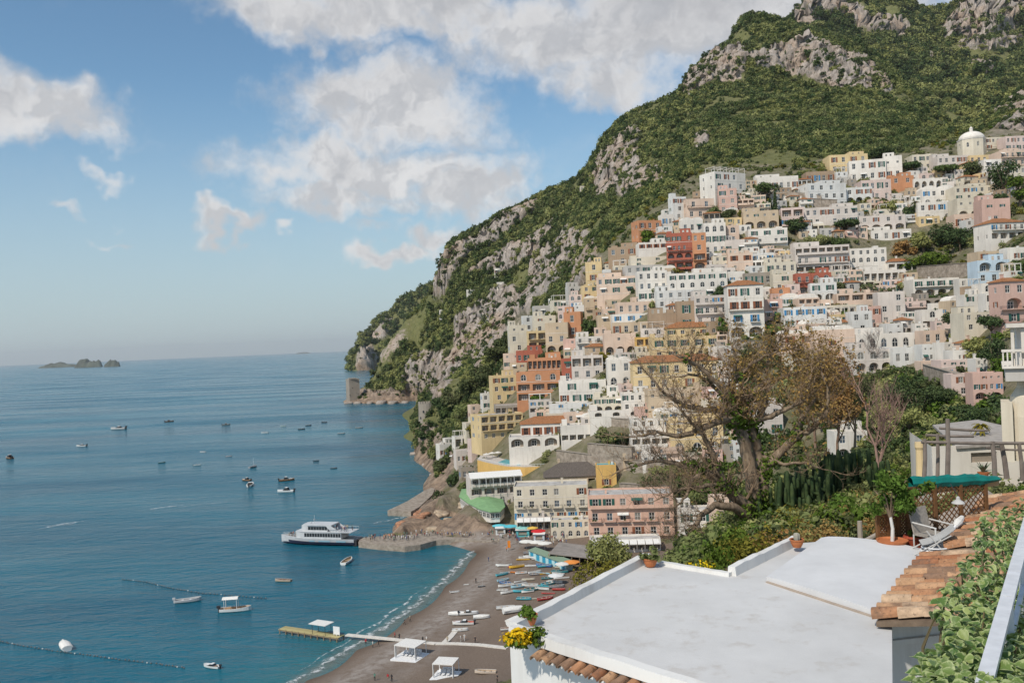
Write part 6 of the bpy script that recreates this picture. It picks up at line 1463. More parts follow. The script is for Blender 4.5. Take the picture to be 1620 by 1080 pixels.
# ================================================================== trees in and below the town
LEAVES = {'dark':LEAF_DARK,'mix':LEAF_MIX,'olive':LEAF_OLIVE,'fresh':LEAF_FRESH,'yellow':LEAF_YELLOW,'rust':LEAF_RUST}
def tree(kind, px, pyb, wpx, hpx, leaf, label, Y=None, group=None, leafpx=2.6, n=None):
    Y = Y or (ray_hill(px,pyb) or 300); p = P(px,pyb,Y); k = Y/FPX; R_ = wpx*k/2; H_ = hpx*k; rng = np.random.default_rng(int(px*13+pyb*7))
    name = {'pine':'pine_tree','round':'broadleaf_tree','bush':'bush','cypress':'cypress_tree','palm':'palm_tree'}[kind]
    root = empty(name, p-Vector((0,0,.4)), rng.random()*6, label, 'tree' if kind != 'bush' else 'bush', group)
    ls = leafpx*k
    t = MB()
    if kind == 'pine':
        z0 = H_*.5; t.tube([(0,0,-1),(R_*.05,0,z0*.6),(0,R_*.05,z0+.1*H_)],[H_*.035,H_*.028,H_*.02],7)
        for i in range(7): a = i*.9; t.tube([(0,0,z0*.85),(R_*.35*math.cos(a),R_*.35*math.sin(a),z0+.12*H_),(R_*.7*math.cos(a),R_*.7*math.sin(a),z0+.25*H_)],[H_*.015,H_*.01,H_*.004],5)
        L = [(R_*.68*math.sqrt(rng.random())*math.cos(a),R_*.68*math.sqrt(rng.random())*math.sin(a),z0+H_*(.22+.12*rng.random()),R_*.36,R_*.36,H_*.15) for a in rng.random(14)*6.28]
        n = n or 1500
    elif kind == 'cypress':
        t.tube([(0,0,-1),(0,0,H_*.6)],[.2,.08],6); L = [(0,0,H_*(.12+.16*i),R_*(1-.14*i)*.8,R_*(1-.14*i)*.8,H_*.14) for i in range(6)]; n = n or 900
    elif kind == 'palm':
        t.tube([(0,0,-1),(.1,0,H_*.4),(0,.1,H_*.78)],[.28*H_/8,.2*H_/8,.18*H_/8],7); fr = MB()
        for i in range(22):
            a = rng.random()*6.28; e = rng.uniform(-.2,1.1); pts = []
            for j in range(6): s_ = j/5; pts.append((R_*s_*math.cos(a)*math.cos(e*.6),R_*s_*math.sin(a)*math.cos(e*.6),H_*.78+R_*(s_*math.sin(e)-.75*s_*s_)))
            for j in range(5):
                w = R_*.13*(1-abs(j-2)/4); dx,dy = -math.sin(a)*w,math.cos(a)*w; A,B = pts[j],pts[j+1]
                fr.face([(A[0]-dx,A[1]-dy,A[2]-w*.5),A,B,(B[0]-dx,B[1]-dy,B[2]-w*.5)]); fr.face([A,(A[0]+dx,A[1]+dy,A[2]-w*.5),(B[0]+dx,B[1]+dy,B[2]-w*.5),B])
        fr.build('crown', LEAVES[leaf], root); t.build('trunk', BARK, root, smooth=True); return root
    else:
        z0 = H_*(.28 if kind == 'round' else .05)
        t.tube([(0,0,-1),(R_*.05,0,z0),(0,R_*.1,H_*.55)],[H_*.045,H_*.035,H_*.012],7)
        for i in range(6): a = i*1.05; t.tube([(0,0,z0),(R_*.4*math.cos(a),R_*.4*math.sin(a),z0+(H_-z0)*.35),(R_*.65*math.cos(a),R_*.65*math.sin(a),z0+(H_-z0)*.6)],[H_*.02,H_*.012,H_*.004],5)
        L = [(q[0],q[1],q[2],q[3],q[4],min(q[5],(H_-z0)*.32)) for q in lumpy(rng, 11, R_, (H_-z0)*.86, .85, .3, .52, z0)]
        n = n or 1500
    t.build('trunk', BARK, root, smooth=True)
    V,F = leafcloud(L, n, ls, rng, .5); inst('crown', npmesh('crown',V,F,LEAVES[leaf]), root)
    return root
TREES = [('pine',1218,323,48,36,'dark','wide umbrella pine between the white villas, upper town'),('cypress',1227,340,9,36,'dark','taller thin cypress beside the umbrella pine'),('cypress',1219,338,9,24,'dark','shorter thin cypress beside the umbrella pine'),
 ('pine',1340,372,44,26,'dark','flat dark pine in the garden above the beige hotel'),('pine',1569,540,50,44,'dark','wide topped dark pine near the right edge'),('pine',1511,536,40,46,'dark','rounder dark pine left of the wide topped one'),('pine',1497,284,46,24,'dark','flat pine below the cream row house left of the church'),('pine',1442,282,32,28,'dark','tall dark pine beside the blank white house end'),
 ('round',1543,283,38,30,'olive','round yellowish olive tree below the church'),('round',1392,252,60,18,'dark','broad dark tree above the white block on the ridge'),('palm',1449,352,16,42,'olive','tall thin palm in front of the wide white house'),('palm',1474,350,16,18,'olive','short palm right of the tall one'),
 ('bush',935,528,28,28,'dark','dark green bush beside the orange brown tower'),('bush',1033,470,24,18,'dark','round dark bush on the wide white hotel terrace'),('bush',1142,470,22,20,'dark','dark bush at the right end of the wide white hotel'),('round',1146,535,22,40,'fresh','bright green tree right of the yellow villa'),('round',1236,512,24,26,'fresh','bright green tree below the pink house with blue door'),('bush',1226,530,30,18,'fresh','bright green bush below the bright green tree'),
 ('bush',1030,384,36,20,'fresh','bright green hanging garden under the orange house'),('round',1128,348,26,22,'mix','garden tree left under the pink house'),('bush',1150,348,30,16,'olive','olive coloured bush under the pink house'),('bush',1170,346,22,16,'yellow','yellowish bush right under the pink house'),
 ('bush',962,700,34,26,'mix','large bush right of the red roofed villa'),('bush',985,708,30,28,'dark','dark bush left of the white balcony houses'),('bush',945,712,26,16,'olive','olive bush below the red roofed villa wing'),('bush',957,578,20,26,'yellow','yellow green bush above the wide white house'),('bush',828,634,20,16,'fresh','bright green bush under the lower orange house, left'),('bush',852,640,26,18,'fresh','bright green bush under the lower orange house, right'),('bush',873,566,12,14,'yellow','yellow green climber on the planted terraces'),
 ('round',1260,372,30,34,'dark','dark tree left of the big beige hotel'),('bush',1290,388,40,18,'mix','hedge above the big beige hotel, left'),('bush',1325,388,40,16,'dark','hedge above the big beige hotel, right'),('bush',1400,335,36,18,'mix','garden bush above the beige hotel with four arches'),('round',1437,350,22,26,'dark','dark tree left of the tall palm'),
 ('round',1462,402,44,40,'mix','leafy tree at the left of the hillside garden'),('round',1490,392,50,40,'dark','dark tree in the middle of the hillside garden'),('round',1520,396,46,36,'dark','dark spreading tree right of the hillside garden middle'),('round',1545,400,30,30,'mix','green tree at the right of the hillside garden'),('bush',1432,402,40,26,'rust','bare brownish bush left of the hillside garden'),('bush',1478,420,60,22,'fresh','bright green bank below the hillside garden'),('bush',1440,424,40,16,'fresh','green bank right of the white pavilion'),('bush',1540,375,70,18,'dark','dark green hedge below the pink block'),
 ('bush',1524,424,14,16,'yellow','bright yellow bush beside the light blue house'),('bush',1385,462,60,14,'olive','olive hedge below the glazed veranda'),('bush',1425,462,40,16,'mix','green hedge left of the green door hotel'),('bush',1470,478,60,12,'dark','dark hedge under the green door hotel'),('bush',1330,460,30,14,'olive','olive hedge left of the glazed veranda'),
 ('round',1590,318,50,70,'dark','dark tall trees on the right edge under the church, front one'),('round',1615,330,40,60,'fresh','fresh green tree on the right edge above the white villa'),('round',1580,345,26,46,'dark','narrow dark tree left of the fresh green edge tree'),('bush',1612,432,34,26,'dark','dark bush on the right edge above the coral pink house'),
 ('round',1425,655,60,70,'dark','large dark green tree behind the garden, left'),('round',1455,665,56,60,'dark','large dark green tree behind the garden, middle'),('round',1440,690,60,50,'mix','green tree below the large dark ones'),('round',1398,690,44,60,'mix','loose green tree left of the large dark trees'),('round',1480,690,40,40,'mix','bushy green tree right of the large dark ones'),('round',1550,680,56,40,'dark','dark tree left of the right hand pillar house'),('round',1520,668,40,34,'dark','dark tree below the rose pink house'),
 ('round',1575,590,50,60,'dark','dark tree beside the rose pink house'),('bush',1588,592,40,40,'fresh','bright green bush by the right hand white balcony'),('round',1545,560,40,30,'mix','green tree above the porthole houses'),('round',1480,640,36,36,'dark','dark tree under the peach porthole house'),('round',1500,650,40,40,'dark','dark tree on the stone bank below the porthole houses'),
 ('round',720,650,44,40,'olive','grey olive tree on the slope right of the watch tower'),('round',745,630,40,36,'olive','grey olive tree higher on the watch tower slope'),('round',765,610,40,36,'olive','grey olive tree left of the yellow edge house'),('round',740,665,44,34,'mix','green tree below the olive trees'),('round',708,670,36,30,'dark','dark tree beside the watch tower'),('round',698,650,30,24,'dark','dark tree behind the watch tower'),('bush',670,700,26,40,'dark','dark ivy hanging under the watch tower'),('round',785,580,36,36,'olive','olive tree at the town left edge'),('bush',728,700,30,24,'olive','olive shrub over the cliff path'),('bush',700,745,30,26,'olive','olive shrub on the cliff below the white cliff house'),('bush',718,765,26,22,'dark','dark shrub on the cliff left of the grey stone house'),('bush',690,725,24,22,'mix','green shrub at the cliff edge over the water'),('bush',735,775,26,18,'mix','green shrub above the green roofed restaurant'),('bush',770,735,22,14,'olive','olive shrub below the pool wall'),('bush',708,735,22,18,'fresh','fresh green shrub on the sea cliff'),('bush',750,690,26,20,'yellow','yellowish shrub above the cliff path'),('round',795,560,30,30,'olive','olive tree left of the cream edge house'),
 ('bush',1100,755,70,30,'rust','rust brown scrub behind the low branches'),('bush',1060,748,60,24,'mix','green scrub right of the ochre cube house'),('bush',1130,790,60,36,'fresh','fresh green bank above the shop house'),('bush',1030,772,50,26,'olive','dry bank above the salmon pink hotel'),('bush',1100,800,60,30,'mix','green bank under the lowest branch'),
 ('bush',1200,560,70,24,'olive','dry olive scrub under the tall shuttered house'),('bush',1180,600,60,40,'rust','rusty thicket above the bare tree crown')]
for a in TREES: tree(*a)
g_ = ground_at(965,918); tree('round',965,918,84,76,'mix','big green pine like tree beside the boat shed', Y=g_.y, leafpx=3, n=3500)
g_ = ground_at(945,940); tree('bush',945,940,86,56,'yellow','wide yellow green bush at the edge of the white roof', Y=g_.y, leafpx=3, n=3500)
g_ = ground_at(1078,870); tree('bush',1078,868,22,14,'fresh','small green tree beside the canopied restaurant', Y=g_.y)
# ================================================================== foreground: garden terrace
GARD = [(1000,1000,17),(1030,925,20),(1100,915,20),(1160,905,20),(1260,880,21),(1350,872,22),(1450,878,20),(1560,870,22),(1680,880,22),(1060,900,30),(1150,880,30),(1250,858,28),(1350,848,28),(1450,850,27),(1580,800,27),(1680,800,27),(1080,885,40),(1200,838,43),(1300,805,44),(1400,790,42),(1500,775,40),(1680,760,40),
 (1110,850,58),(1200,795,60),(1300,750,62),(1400,735,60),(1500,722,58),(1680,720,58),(1020,960,45),(1030,960,60),(980,1010,40),(1100,960,85),(1200,900,90),(1300,860,95),(1400,830,95),(1500,810,95),(1680,790,95)]
GF = rbf(GARD)
SOIL = mat('garden_soil', lambda t: (lambda g: bsdf(t, t.mix(t.rng(t.noise(g,.8,6,.7),.35,.65),(.09,.075,.045),(.19,.15,.09)), .95, t.noise(g,2.5,5,.7), .7, .1, spec=.05))(t.n('ShaderNodeNewGeometry').outputs['Position']))
meG, GV, GRK, _, GFc = polar('garden_ground', GF, .10, .66, 130, 1, 2, 3, SOIL, (), 0, 0, np.exp(np.linspace(math.log(16.5), math.log(95), 90)), -99)
tag(inst('garden_ground', meG), 'earth of the steep garden behind the white roof', kind='structure')
gpx, gpy = pix(GV[GFc].mean(1))
def ground_g(px,py):
    d = direction(px,py); u = d.x/d.y; e = d.z/d.y; ys = np.exp(np.linspace(math.log(17),math.log(95),200)); h = GF(np.full(200,u),ys); k = np.where(h >= e)[0]
    return P(px,py,float(ys[k[0]]) if len(k) else 60.0)
LP_ = [bushproto(40+i, m_, 520, .13) for i,m_ in enumerate([LEAF_FRESH,LEAF_MIX,LEAF_YELLOW,LEAF_OLIVE])]
def garden_cover(poly, n, size, protos, label, name):
    w = inpoly(gpx,gpy,poly).astype(float)*(GV[GFc].mean(1)[:,1] < 75)
    p,_,_ = sample_surface(GV,GFc,w,n); s_ = size*(.5+RNG.random(n)); p[:,2] -= s_*.2; scatter(name, p, s_, protos, label)
garden_cover([(1030,760),(1700,640),(1700,800),(1400,830),(1340,850),(1260,868),(1150,890),(1040,910)], 900, .62, [LP_[0],LP_[1],LP_[1],LP_[3]], 'tangled green undergrowth of the steep garden', 'undergrowth')
garden_cover([(1200,880),(1240,845),(1330,800),(1400,800),(1400,850),(1330,858),(1260,872)], 110, .5, [bushproto(60,LEAF_RUST,420,.09),bushproto(61,LEAF_RUST,420,.09)], 'dry brown brush piled behind the roof edge', 'dry_brush')
garden_cover([(1120,905),(1150,870),(1250,835),(1300,815),(1250,862),(1160,893)], 130, .45, [LP_[2],LP_[0]], 'yellow green creeper below the bare tree', 'creeper')
# ---- the big bare tree
def bare_tree():
    Y0 = 43.0; k = Y0/FPX; base = P(1197,842,Y0); rnd = random.Random(77)
    root = empty('bare_tree', base, 0, 'big spreading tree with bare twisted branches and ivy clad trunk', 'tree')
    def q(px,py,dy=0.0): return P(px,py,Y0+dy)-base
    limbs = [([(1198,860,0),(1195,800,0),(1187,740,.2),(1176,692,.3),(1165,666,.4)],.415,.25),([(1200,830,.2),(1206,760,.6),(1200,715,.8),(1190,682,.7),(1180,655,.6)],.401,.18),
     ([(1193,808,0),(1160,782,-.6),(1138,764,-1),(1112,740,-1.2),(1078,735,-1.5),(1040,727,-1.8),(1000,738,-2)],.34,.05),([(1150,775,-.8),(1133,742,-1.2),(1126,716,-1.3),(1114,690,-1.5),(1098,672,-1.6),(1084,658,-1.8)],.24,.06),
     ([(1190,822,-.2),(1162,803,-1),(1130,798,-1.5),(1107,816,-2),(1095,842,-2.2),(1076,851,-2.4)],.27,.05),([(1168,670,.3),(1142,662,-.6),(1112,678,-1.2),(1076,690,-1.8),(1040,684,-2.2),(1012,690,-2.4)],.26,.04),
     ([(1165,668,.4),(1142,647,.2),(1112,648,-.2),(1084,642,-.6),(1052,622,-1),(1030,598,-1.2)],.24,.04),([(1174,690,.4),(1166,642,.8),(1160,602,1.0),(1166,570,1.2),(1158,548,1.2)],.22,.05),
     ([(1180,668,.5),(1214,660,0),(1240,650,-.5),(1264,638,-.8),(1280,612,-.8)],.2,.05),([(1172,660,.5),(1182,628,.8),(1210,606,1.2),(1250,594,1.5),(1282,575,1.6)],.22,.05),
     ([(1192,690,.7),(1202,652,1),(1216,626,1.2),(1212,584,1.5),(1222,556,1.6)],.2,.05),([(1165,662,.4),(1142,614,.2),(1112,584,0),(1086,568,-.2),(1066,560,-.3)],.22,.04),
     ([(1205,745,.6),(1236,716,.4),(1258,692,.2),(1282,680,0),(1305,660,-.2),(1311,622,-.3),(1300,590,-.3)],.26,.05),([(1258,692,.2),(1271,656,.4),(1290,632,.6),(1284,598,.8),(1296,566,.9)],.17,.04),
     ([(1160,605,1),(1192,572,1.2),(1230,554,1.4),(1262,548,1.5)],.14,.03),([(1166,645,.8),(1122,604,.6),(1096,592,.4),(1070,596,.2)],.14,.03),([(1112,740,-1.2),(1092,765,-1.8),(1082,790,-2.2),(1060,806,-2.4)],.13,.03),
     ([(1138,764,-1),(1110,770,-1.6),(1070,775,-2.2),(1040,790,-2.5)],.13,.03),([(1205,720,.7),(1240,735,0),(1275,730,-.5),(1300,742,-.8)],.12,.03)]
    tw = MB(); tips = []; ivy = []
    def sub(p, d, L, r, lev):
        n = 4; pts = [p]; cur = p; dd = d.copy()
        for i in range(n):
            dd = (dd + Vector((rnd.uniform(-1,1),rnd.uniform(-1,1),rnd.uniform(-.7,.9)))*.34 + Vector((0,0,.06))).normalized(); cur = cur + dd*L/n; pts.append(cur)
        tw.tube(pts, [r*(1-.8*i/n) for i in range(n+1)], 5 if lev < 2 else 3, 0, False)
        if lev >= 3: tips.append(cur); tips.append(pts[2]); return
        for i in range(1,n+1):
            for _ in range(2 if lev < 2 else 2):
                if rnd.random() < (.72 if lev < 2 else .62):
                    side = Vector((rnd.uniform(-1,1),rnd.uniform(-1,1),rnd.uniform(-.6,1))); sub(pts[i], (dd*.7+side).normalized(), L*rnd.uniform(.45,.7), max(.007,r*.45), lev+1)
    for pts,r0,r1 in limbs:
        P_ = [q(*a) for a in pts]; fine = []
        for a,b in zip(P_,P_[1:]):
            for i in range(4): c = a.lerp(b,i/4); fine.append(c+Vector((rnd.uniform(-1,1),rnd.uniform(-1,1),rnd.uniform(-1,1)))*.05)
        fine.append(P_[-1]); n = len(fine); rad = [r0+(r1-r0)*(i/(n-1))**.8 for i in range(n)]
        t = MB(); t.tube(fine, rad, 9); t.build('trunk' if r0 > .4 else 'limb', BARK, root, smooth=True)
        for i in range(n):
            if r0 > .4 and i < n*.72:
                if i < n*.34: ivy += [(fine[i],rad[i])]
                continue
            if r0 <= .4: ivy += [(fine[i],rad[i]*1.1)] if (i < n*.12 or rnd.random() < .05) else []
            if i < (2 if r0 > .2 else 1): continue
            for _ in range(2 if i > n*.45 else 1):
                d = (fine[min(i+1,n-1)]-fine[i-1]).normalized(); side = Vector((rnd.uniform(-1,1),rnd.uniform(-1,1),rnd.uniform(-.3,1)))
                if rnd.random() < .72: sub(fine[i], (d*.5+side).normalized(), rnd.uniform(.7,1.5), max(.018,rad[i]*.3), 1)
        sub(P_[-1], (P_[-1]-P_[-2]).normalized(), 1.5, max(.02,r1*.8), 1)
    tw.build('twigs', m_plain('twig_bark',(.25,.175,.115),.9,.1,0,.3), root)['kind'] = 'stuff'
    rng = np.random.default_rng(4); T = np.array([tuple(p) for p in tips])
    pxs,pys = pix(T+np.array(base)); keepw = np.clip(.15+.85*(pxs-1090)/160,.08,1)*np.clip((720-pys)/60,.05,1); sel = T[rng.random(len(T)) < keepw*.9]
    L = [(*p,.12,.12,.10) for p in sel]
    if L: V,F = leafcloud(L, min(5600,len(L)*3), .09, rng, .2); inst('dry_leaves', npmesh('dry_leaves',V,F,LEAF_RUST), root)['kind'] = 'stuff'
    L = [(p.x,p.y,p.z,r*1.35+.12,r*1.35+.12,.3) for p,r in ivy]
    V,F = leafcloud(L, 4200, .13, rng, .75); inst('ivy', npmesh('ivy',V,F,LEAF_FRESH), root)['kind'] = 'stuff'
    print('TREE twigs', len(tw.f), 'tips', len(tips))
bare_tree()
def sapling(px,py,hpx,Y,label,col,leaf=None,seed=1,spread=.5):
    rnd = random.Random(seed); base = P(px,py,Y); k = Y/FPX; H_ = hpx*k; root = empty('bare_shrub', base, 0, label, 'tree'); t = MB(); tips = []
    def br(p,d,L,r,lev):
        pts = [p]; c = p
        for i in range(3): d = (d+Vector((rnd.uniform(-1,1),rnd.uniform(-1,1),rnd.uniform(-.2,.8)))*.25).normalized(); c = c+d*L/3; pts.append(c)
        t.tube(pts,[r*(1-.22*i) for i in range(4)],4,0,False); tips.append(c)
        if lev < 4:
            for i in (1,2,3):
                for _ in range(2):
                    if rnd.random() < .85: br(pts[i],(d+Vector((rnd.uniform(-1,1),rnd.uniform(-1,1),rnd.uniform(0,.8)))*spread*1.6).normalized(),L*.62,r*.5,lev+1)
    br(Vector((0,0,-.3)),Vector((0,0,1)),H_*.5,H_*.018,0); t.build('branches', m_plain('pale_twigs_'+str(seed),col,.9), root)
    if leaf:
        rng = np.random.default_rng(seed); V,F = leafcloud([(*p,H_*.03,H_*.03,H_*.03) for p in tips], len(tips)*5, H_*.016, rng, .2); inst('leaves', npmesh('leaves',V,F,LEAVES[leaf]), root)
sapling(1395,760,190,50,'thin bare sapling with pinkish twigs right of the big tree',(.30,.19,.15),None,3)
sapling(1325,720,160,52,'small tree with orange leaves right of the bare tree',(.2,.13,.09),'rust',5,.7)
sapling(1352,700,130,56,'small tree with olive leaves behind the cacti',(.2,.15,.1),'olive',6,.7)
sapling(1386,588,70,ray_hill(1386,588) or 300,'bare grey tree in front of the white arched house',(.2,.16,.14),None,8,.7)
sapling(1290,700,150,54,'slender tree with rusty leaves beside the big trunk',(.2,.13,.09),'rust',11,.7)
# ---- cacti
CACT = mat('cactus_skin', lambda t: (lambda o: bsdf(t, t.mix(t.rng(t.noise(o,2.5,5,.6),.35,.65),(.022,.045,.018),(.07,.10,.035)), .7, spec=.2))(t.n('ShaderNodeTexCoord').outputs['Object']))
def ribbed(mb, p, d, L, r):
    n = 12; d = d.normalized(); x = d.cross(Vector((0,1,0))).normalized(); y = d.cross(x); k0 = len(mb.v); prof = [(0,.9),(.3,1),(.7,1),(.9,.85),(.97,.5),(1,.1)]
    for s_,q in prof:
        for j in range(n): a = 2*math.pi*j/n; rr = r*q*(1.12 if j%2 else .82); mb.v.append(tuple(p+d*L*s_+(x*math.cos(a)+y*math.sin(a))*rr))
    for i in range(len(prof)-1):
        for j in range(n): a = k0+i*n+j; b = k0+i*n+(j+1)%n; mb.f.append((a,b,b+n,a+n)); mb.m.append(0)
def cactus(px,py,hpx,Y,label,seed):
    rnd = random.Random(seed); p = P(px,py,Y); k = Y/FPX; root = empty('column_cactus', p, 0, label, 'cactus')
    for i in range(rnd.randint(5,8)):
        mb = MB(); o = Vector((rnd.uniform(-.9,.9),rnd.uniform(-.7,.7),-.3)); H_ = hpx*k*rnd.uniform(.5,1)
        ribbed(mb, o, Vector((rnd.uniform(-.08,.08),rnd.uniform(-.08,.08),1)), H_, rnd.uniform(.09,.14))
        if rnd.random() < .5: s_ = rnd.choice((-1,1)); b = o+Vector((s_*.1,0,H_*.5)); ribbed(mb,b,Vector((s_,0,.5)),.3,.08); ribbed(mb,b+Vector((s_*.25,0,.12)),Vector((0,0,1)),H_*.35,.09)
        mb.build('stem', CACT, root, smooth=True)
for i,(x,y,h,lab) in enumerate([(1318,770,74,'tallest column cactus clump against the white wall'),(1335,768,66,'column cactus clump right of the tallest one'),(1352,764,64,'column cactus clump in the middle of the row'),(1370,762,62,'column cactus clump right of the middle'),(1386,758,50,'column cactus clump at the right end of the row'),(1300,775,60,'column cactus clump at the left end of the row'),
  (1222,828,74,'dark cactus clump right against the big trunk'),(1236,822,84,'dark cactus clump beside the trunk, second from it'),(1252,815,86,'dark cactus clump, third from the trunk'),(1268,806,80,'dark cactus clump, fourth from the trunk'),(1284,796,70,'dark cactus clump, fifth from the trunk'),(1275,775,60,'dark cactus clump behind the fourth')]):
    cactus(x,y,h,46 if i < 6 else 42+i*.2,lab,i+3)
# ================================================================== foreground: white roof house
DR = 4.6; ZR = HC-DR
def R0(px,py,dz=0.0): return PZ(px,py,ZR+dz)
ROOFW = mat('white_roof_coating', lambda t: (lambda g: bsdf(t, t.mix(t.rng(t.noise(g,1.7,8,.75),.54,.72,0,.75), t.mix(t.rng(t.noise(g,.7,7,.65),.3,.7), (.52,.51,.495), (.62,.61,.595)), (.43,.39,.345)), .75, t.noise(g,26,5,.7), .35, .012, spec=.25))(t.n('ShaderNodeNewGeometry').outputs['Position']))
ROOFW2 = mat('newer_roof_coating', lambda t: (lambda g: bsdf(t, t.mix(t.rng(t.noise(g,1.1,7,.65),.3,.7), (.56,.555,.55), (.655,.65,.645)), .75, t.noise(g,26,5,.7), .35, .012, spec=.25))(t.n('ShaderNodeNewGeometry').outputs['Position']))
WALLW = m_plaster('old_whitewash', (.70,.685,.655), .6)
def m_tile(i,c):
    def fn(t):
        g = t.n('ShaderNodeNewGeometry').outputs['Position']; n = t.noise(g,7,6,.7); l = t.noise(g,16,6,.75)
        b = t.mix(t.rng(n,.3,.7), sc(c,.72), sc(c,1.22)); b = t.mix(t.rng(t.noise(g,2.6,5,.6),.5,.66,0,.75), b, (.16,.105,.075)); b = t.mix(t.rng(l,.56,.66,0,.85), b, (.07,.055,.045)); b = t.mix(t.rng(t.noise(g,11,5,.7),.62,.72,0,.6), b, (.46,.42,.35))
        return bsdf(t, b, .95, t.noise(g,40,5,.7), .5, .01, spec=.08)
    return mat('terracotta_%d' % i, fn)
TERR = [m_tile(i,c) for i,c in enumerate([(.40,.205,.11),(.47,.28,.16),(.35,.15,.075),(.50,.35,.23),(.26,.16,.105)])]
POT = m_plain('terracotta_pot', (.48,.17,.07), .8, .2, 0, .12, 5.0)
OUT = [(806,1000),(1022,884),(1050,891),(1157,909),(1260,859),(1300,856),(1388,866),(1470,881),(1388,979),(1411,986),(1413,1197)]
def white_house():
    o = R0(1150,1000); root = empty('white_roof_house', (o.x,o.y,ZR-9), 0, 'white flat roofed house filling the lower right foreground', 'house'); off = Vector((o.x,o.y,ZR-9))
    pts = [R0(x,y)-off for x,y in OUT]; mb = MB(); pp = ccw([tuple(p.xy) for p in pts]); prism(mb, pp, -2, 9-.004, 0, False); mb.build('wall', WALLW, root)
    rf = MB(); rf.face([(*p,9.0) for p in pp]); rf.build('roof', ROOFW, root)
    def wallseg(a,b,th,h,z=9.0):
        A,B = R0(*a)-off,R0(*b)-off; d = (B-A); L = d.length; M_ = Matrix.Translation((A.x,A.y,z)) @ Matrix.Rotation(math.atan2(d.y,d.x),4,'Z')
        k = max(1,int(L/1.1)); q = MB()
        for i in range(k+1):
            pass
        # slightly uneven hand-made parapet
        n = 14; rr = random.Random(int(a[0])); prof = []
        for i in range(n+1): x = L*i/n; prof.append((x, th*(1+rr.uniform(-.06,.06)), h*(1+rr.uniform(-.08,.08))))
        for (x0,t0,h0),(x1,t1,h1) in zip(prof,prof[1:]):
            v = [M_@Vector(c) for c in ((x0,-t0/2,-.02),(x1,-t1/2,-.02),(x1,t1/2,-.02),(x0,t0/2,-.02),(x0,-t0/2+.02,h0),(x1,-t1/2+.02,h1),(x1,t1/2-.02,h1),(x0,t0/2-.02,h0))]
            for f in ((4,5,6,7),(0,1,5,4),(2,3,7,6)): q.face([v[i] for i in f])
            if x0 == 0: q.face([v[i] for i in (3,0,4,7)])
            if x1 == L: q.face([v[i] for i in (1,2,6,5)])
        q.build('parapet', WALLW, root)
    wallseg((812,1000),(1024,886),.2,.16); wallseg((812,1002),(1300,1160),.22,.14); wallseg((1046,893),(1156,911),.16,.07); wallseg((1158,910),(1258,861),.18,.18)
    # raised, slightly vaulted cover
    ns,nt = 16,12; V = []
    for i in range(nt+1):
        t = i/nt; A = Vector((1213+(1300-1213)*t, 920+(857-920)*t)); B = Vector((1389+(1469-1389)*t, 977+(880-977)*t))
        for j in range(ns+1):
            s_ = j/ns; c = A.lerp(B,s_); p = R0(c.x,c.y)-off; V.append((p.x,p.y,9.10+.03*math.sin(math.pi*s_)**.7+.07*t*math.sin(math.pi*s_)**.5))
    i_ = np.arange(len(V)).reshape(nt+1,ns+1); F = np.stack([i_[:-1,:-1],i_[:-1,1:],i_[1:,1:],i_[1:,:-1]],-1).reshape(-1,4)
    q = MB(); q.v = V; q.f = [tuple(int(x) for x in f) for f in F]; q.m = [0]*len(q.f)
    ed = list(i_[0])+list(i_[1:,-1])+list(i_[-1,::-1][1:])+list(i_[::-1,0][1:])
    for a,b in zip(ed,ed[1:]): A_,B_ = V[a],V[b]; q.face([(A_[0],A_[1],8.98),(B_[0],B_[1],8.98),B_,A_])
    q.build('roof_cover', ROOFW2, root, smooth=False)
    sm = MB(); A,B = R0(1213,921)-off,R0(1390,979)-off; d = B-A; sm.box(0,d.length,-.02,.03,9.0,9.025,0,Matrix.Translation((A.x,A.y,0)) @ Matrix.Rotation(math.atan2(d.y,d.x),4,'Z')); sm.build('roof_seam', m_plain('old_mortar',(.38,.31,.25),.9), root)
    # eave tiles below the front parapet
    ev = MB(); A,B = R0(858,1017)-off,R0(1180,1121)-off; d = B-A; L = d.length; an = math.atan2(d.y,d.x); ow = Vector((d.y,-d.x,0)).normalized(); A,B = A+ow*.03+Vector((0,0,-.14)),B+ow*.03+Vector((0,0,-.14))
    ev.box(0,L,-.16,0,-.05,.02,0,Matrix.Translation(A) @ Matrix.Rotation(an,4,'Z')); e = ev.build('eave', WALLW, root)
    n = int(L/.19)
    for i in range(n):
        c = A.lerp(B,(i+.5)/n); tile_obj(e, c+ow*.10+Vector((0,0,.03)), an+math.pi/2, -.28+random.uniform(-.05,.05), .082, .34, i)
    return root
_tm = {}
def tile_mesh(r, L, k):
    key = (round(r,3),round(L,2),k)
    if key not in _tm:
        mb = MB(); n = 8; th = .014
        for s_ in range(n):
            a0,a1 = math.pi*s_/n, math.pi*(s_+1)/n
            for (x0,x1,f) in ((-L/2,L/2,1),):
                ra,rb = r*1.0,r*.82
                o = lambda a,x,rr: (x, rr*math.cos(a), rr*math.sin(a))
                mb.face([o(a0,x0,ra),o(a0,x1,rb),o(a1,x1,rb),o(a1,x0,ra)]); mb.face([o(a0,x0,ra-th),o(a1,x0,ra-th),o(a1,x1,rb-th),o(a0,x1,rb-th)])
                mb.face([o(a0,x0,ra),o(a1,x0,ra),o(a1,x0,ra-th),o(a0,x0,ra-th)]); mb.face([o(a0,x1,rb),o(a0,x1,rb-th),o(a1,x1,rb-th),o(a1,x1,rb)])
        _tm[key] = mb.mesh('tile', TERR[k])
    return _tm[key]
def tile_obj(parent, loc, rz, pitch, r, L, seed):
    """barrel tile lying along local x; -x end is the low, wide end"""
    return inst('tile', tile_mesh(r,L,random.choice((0,0,1,1,2,3,4))), parent, loc, (random.uniform(-.12,.12), pitch, rz+random.uniform(-.07,.07)))
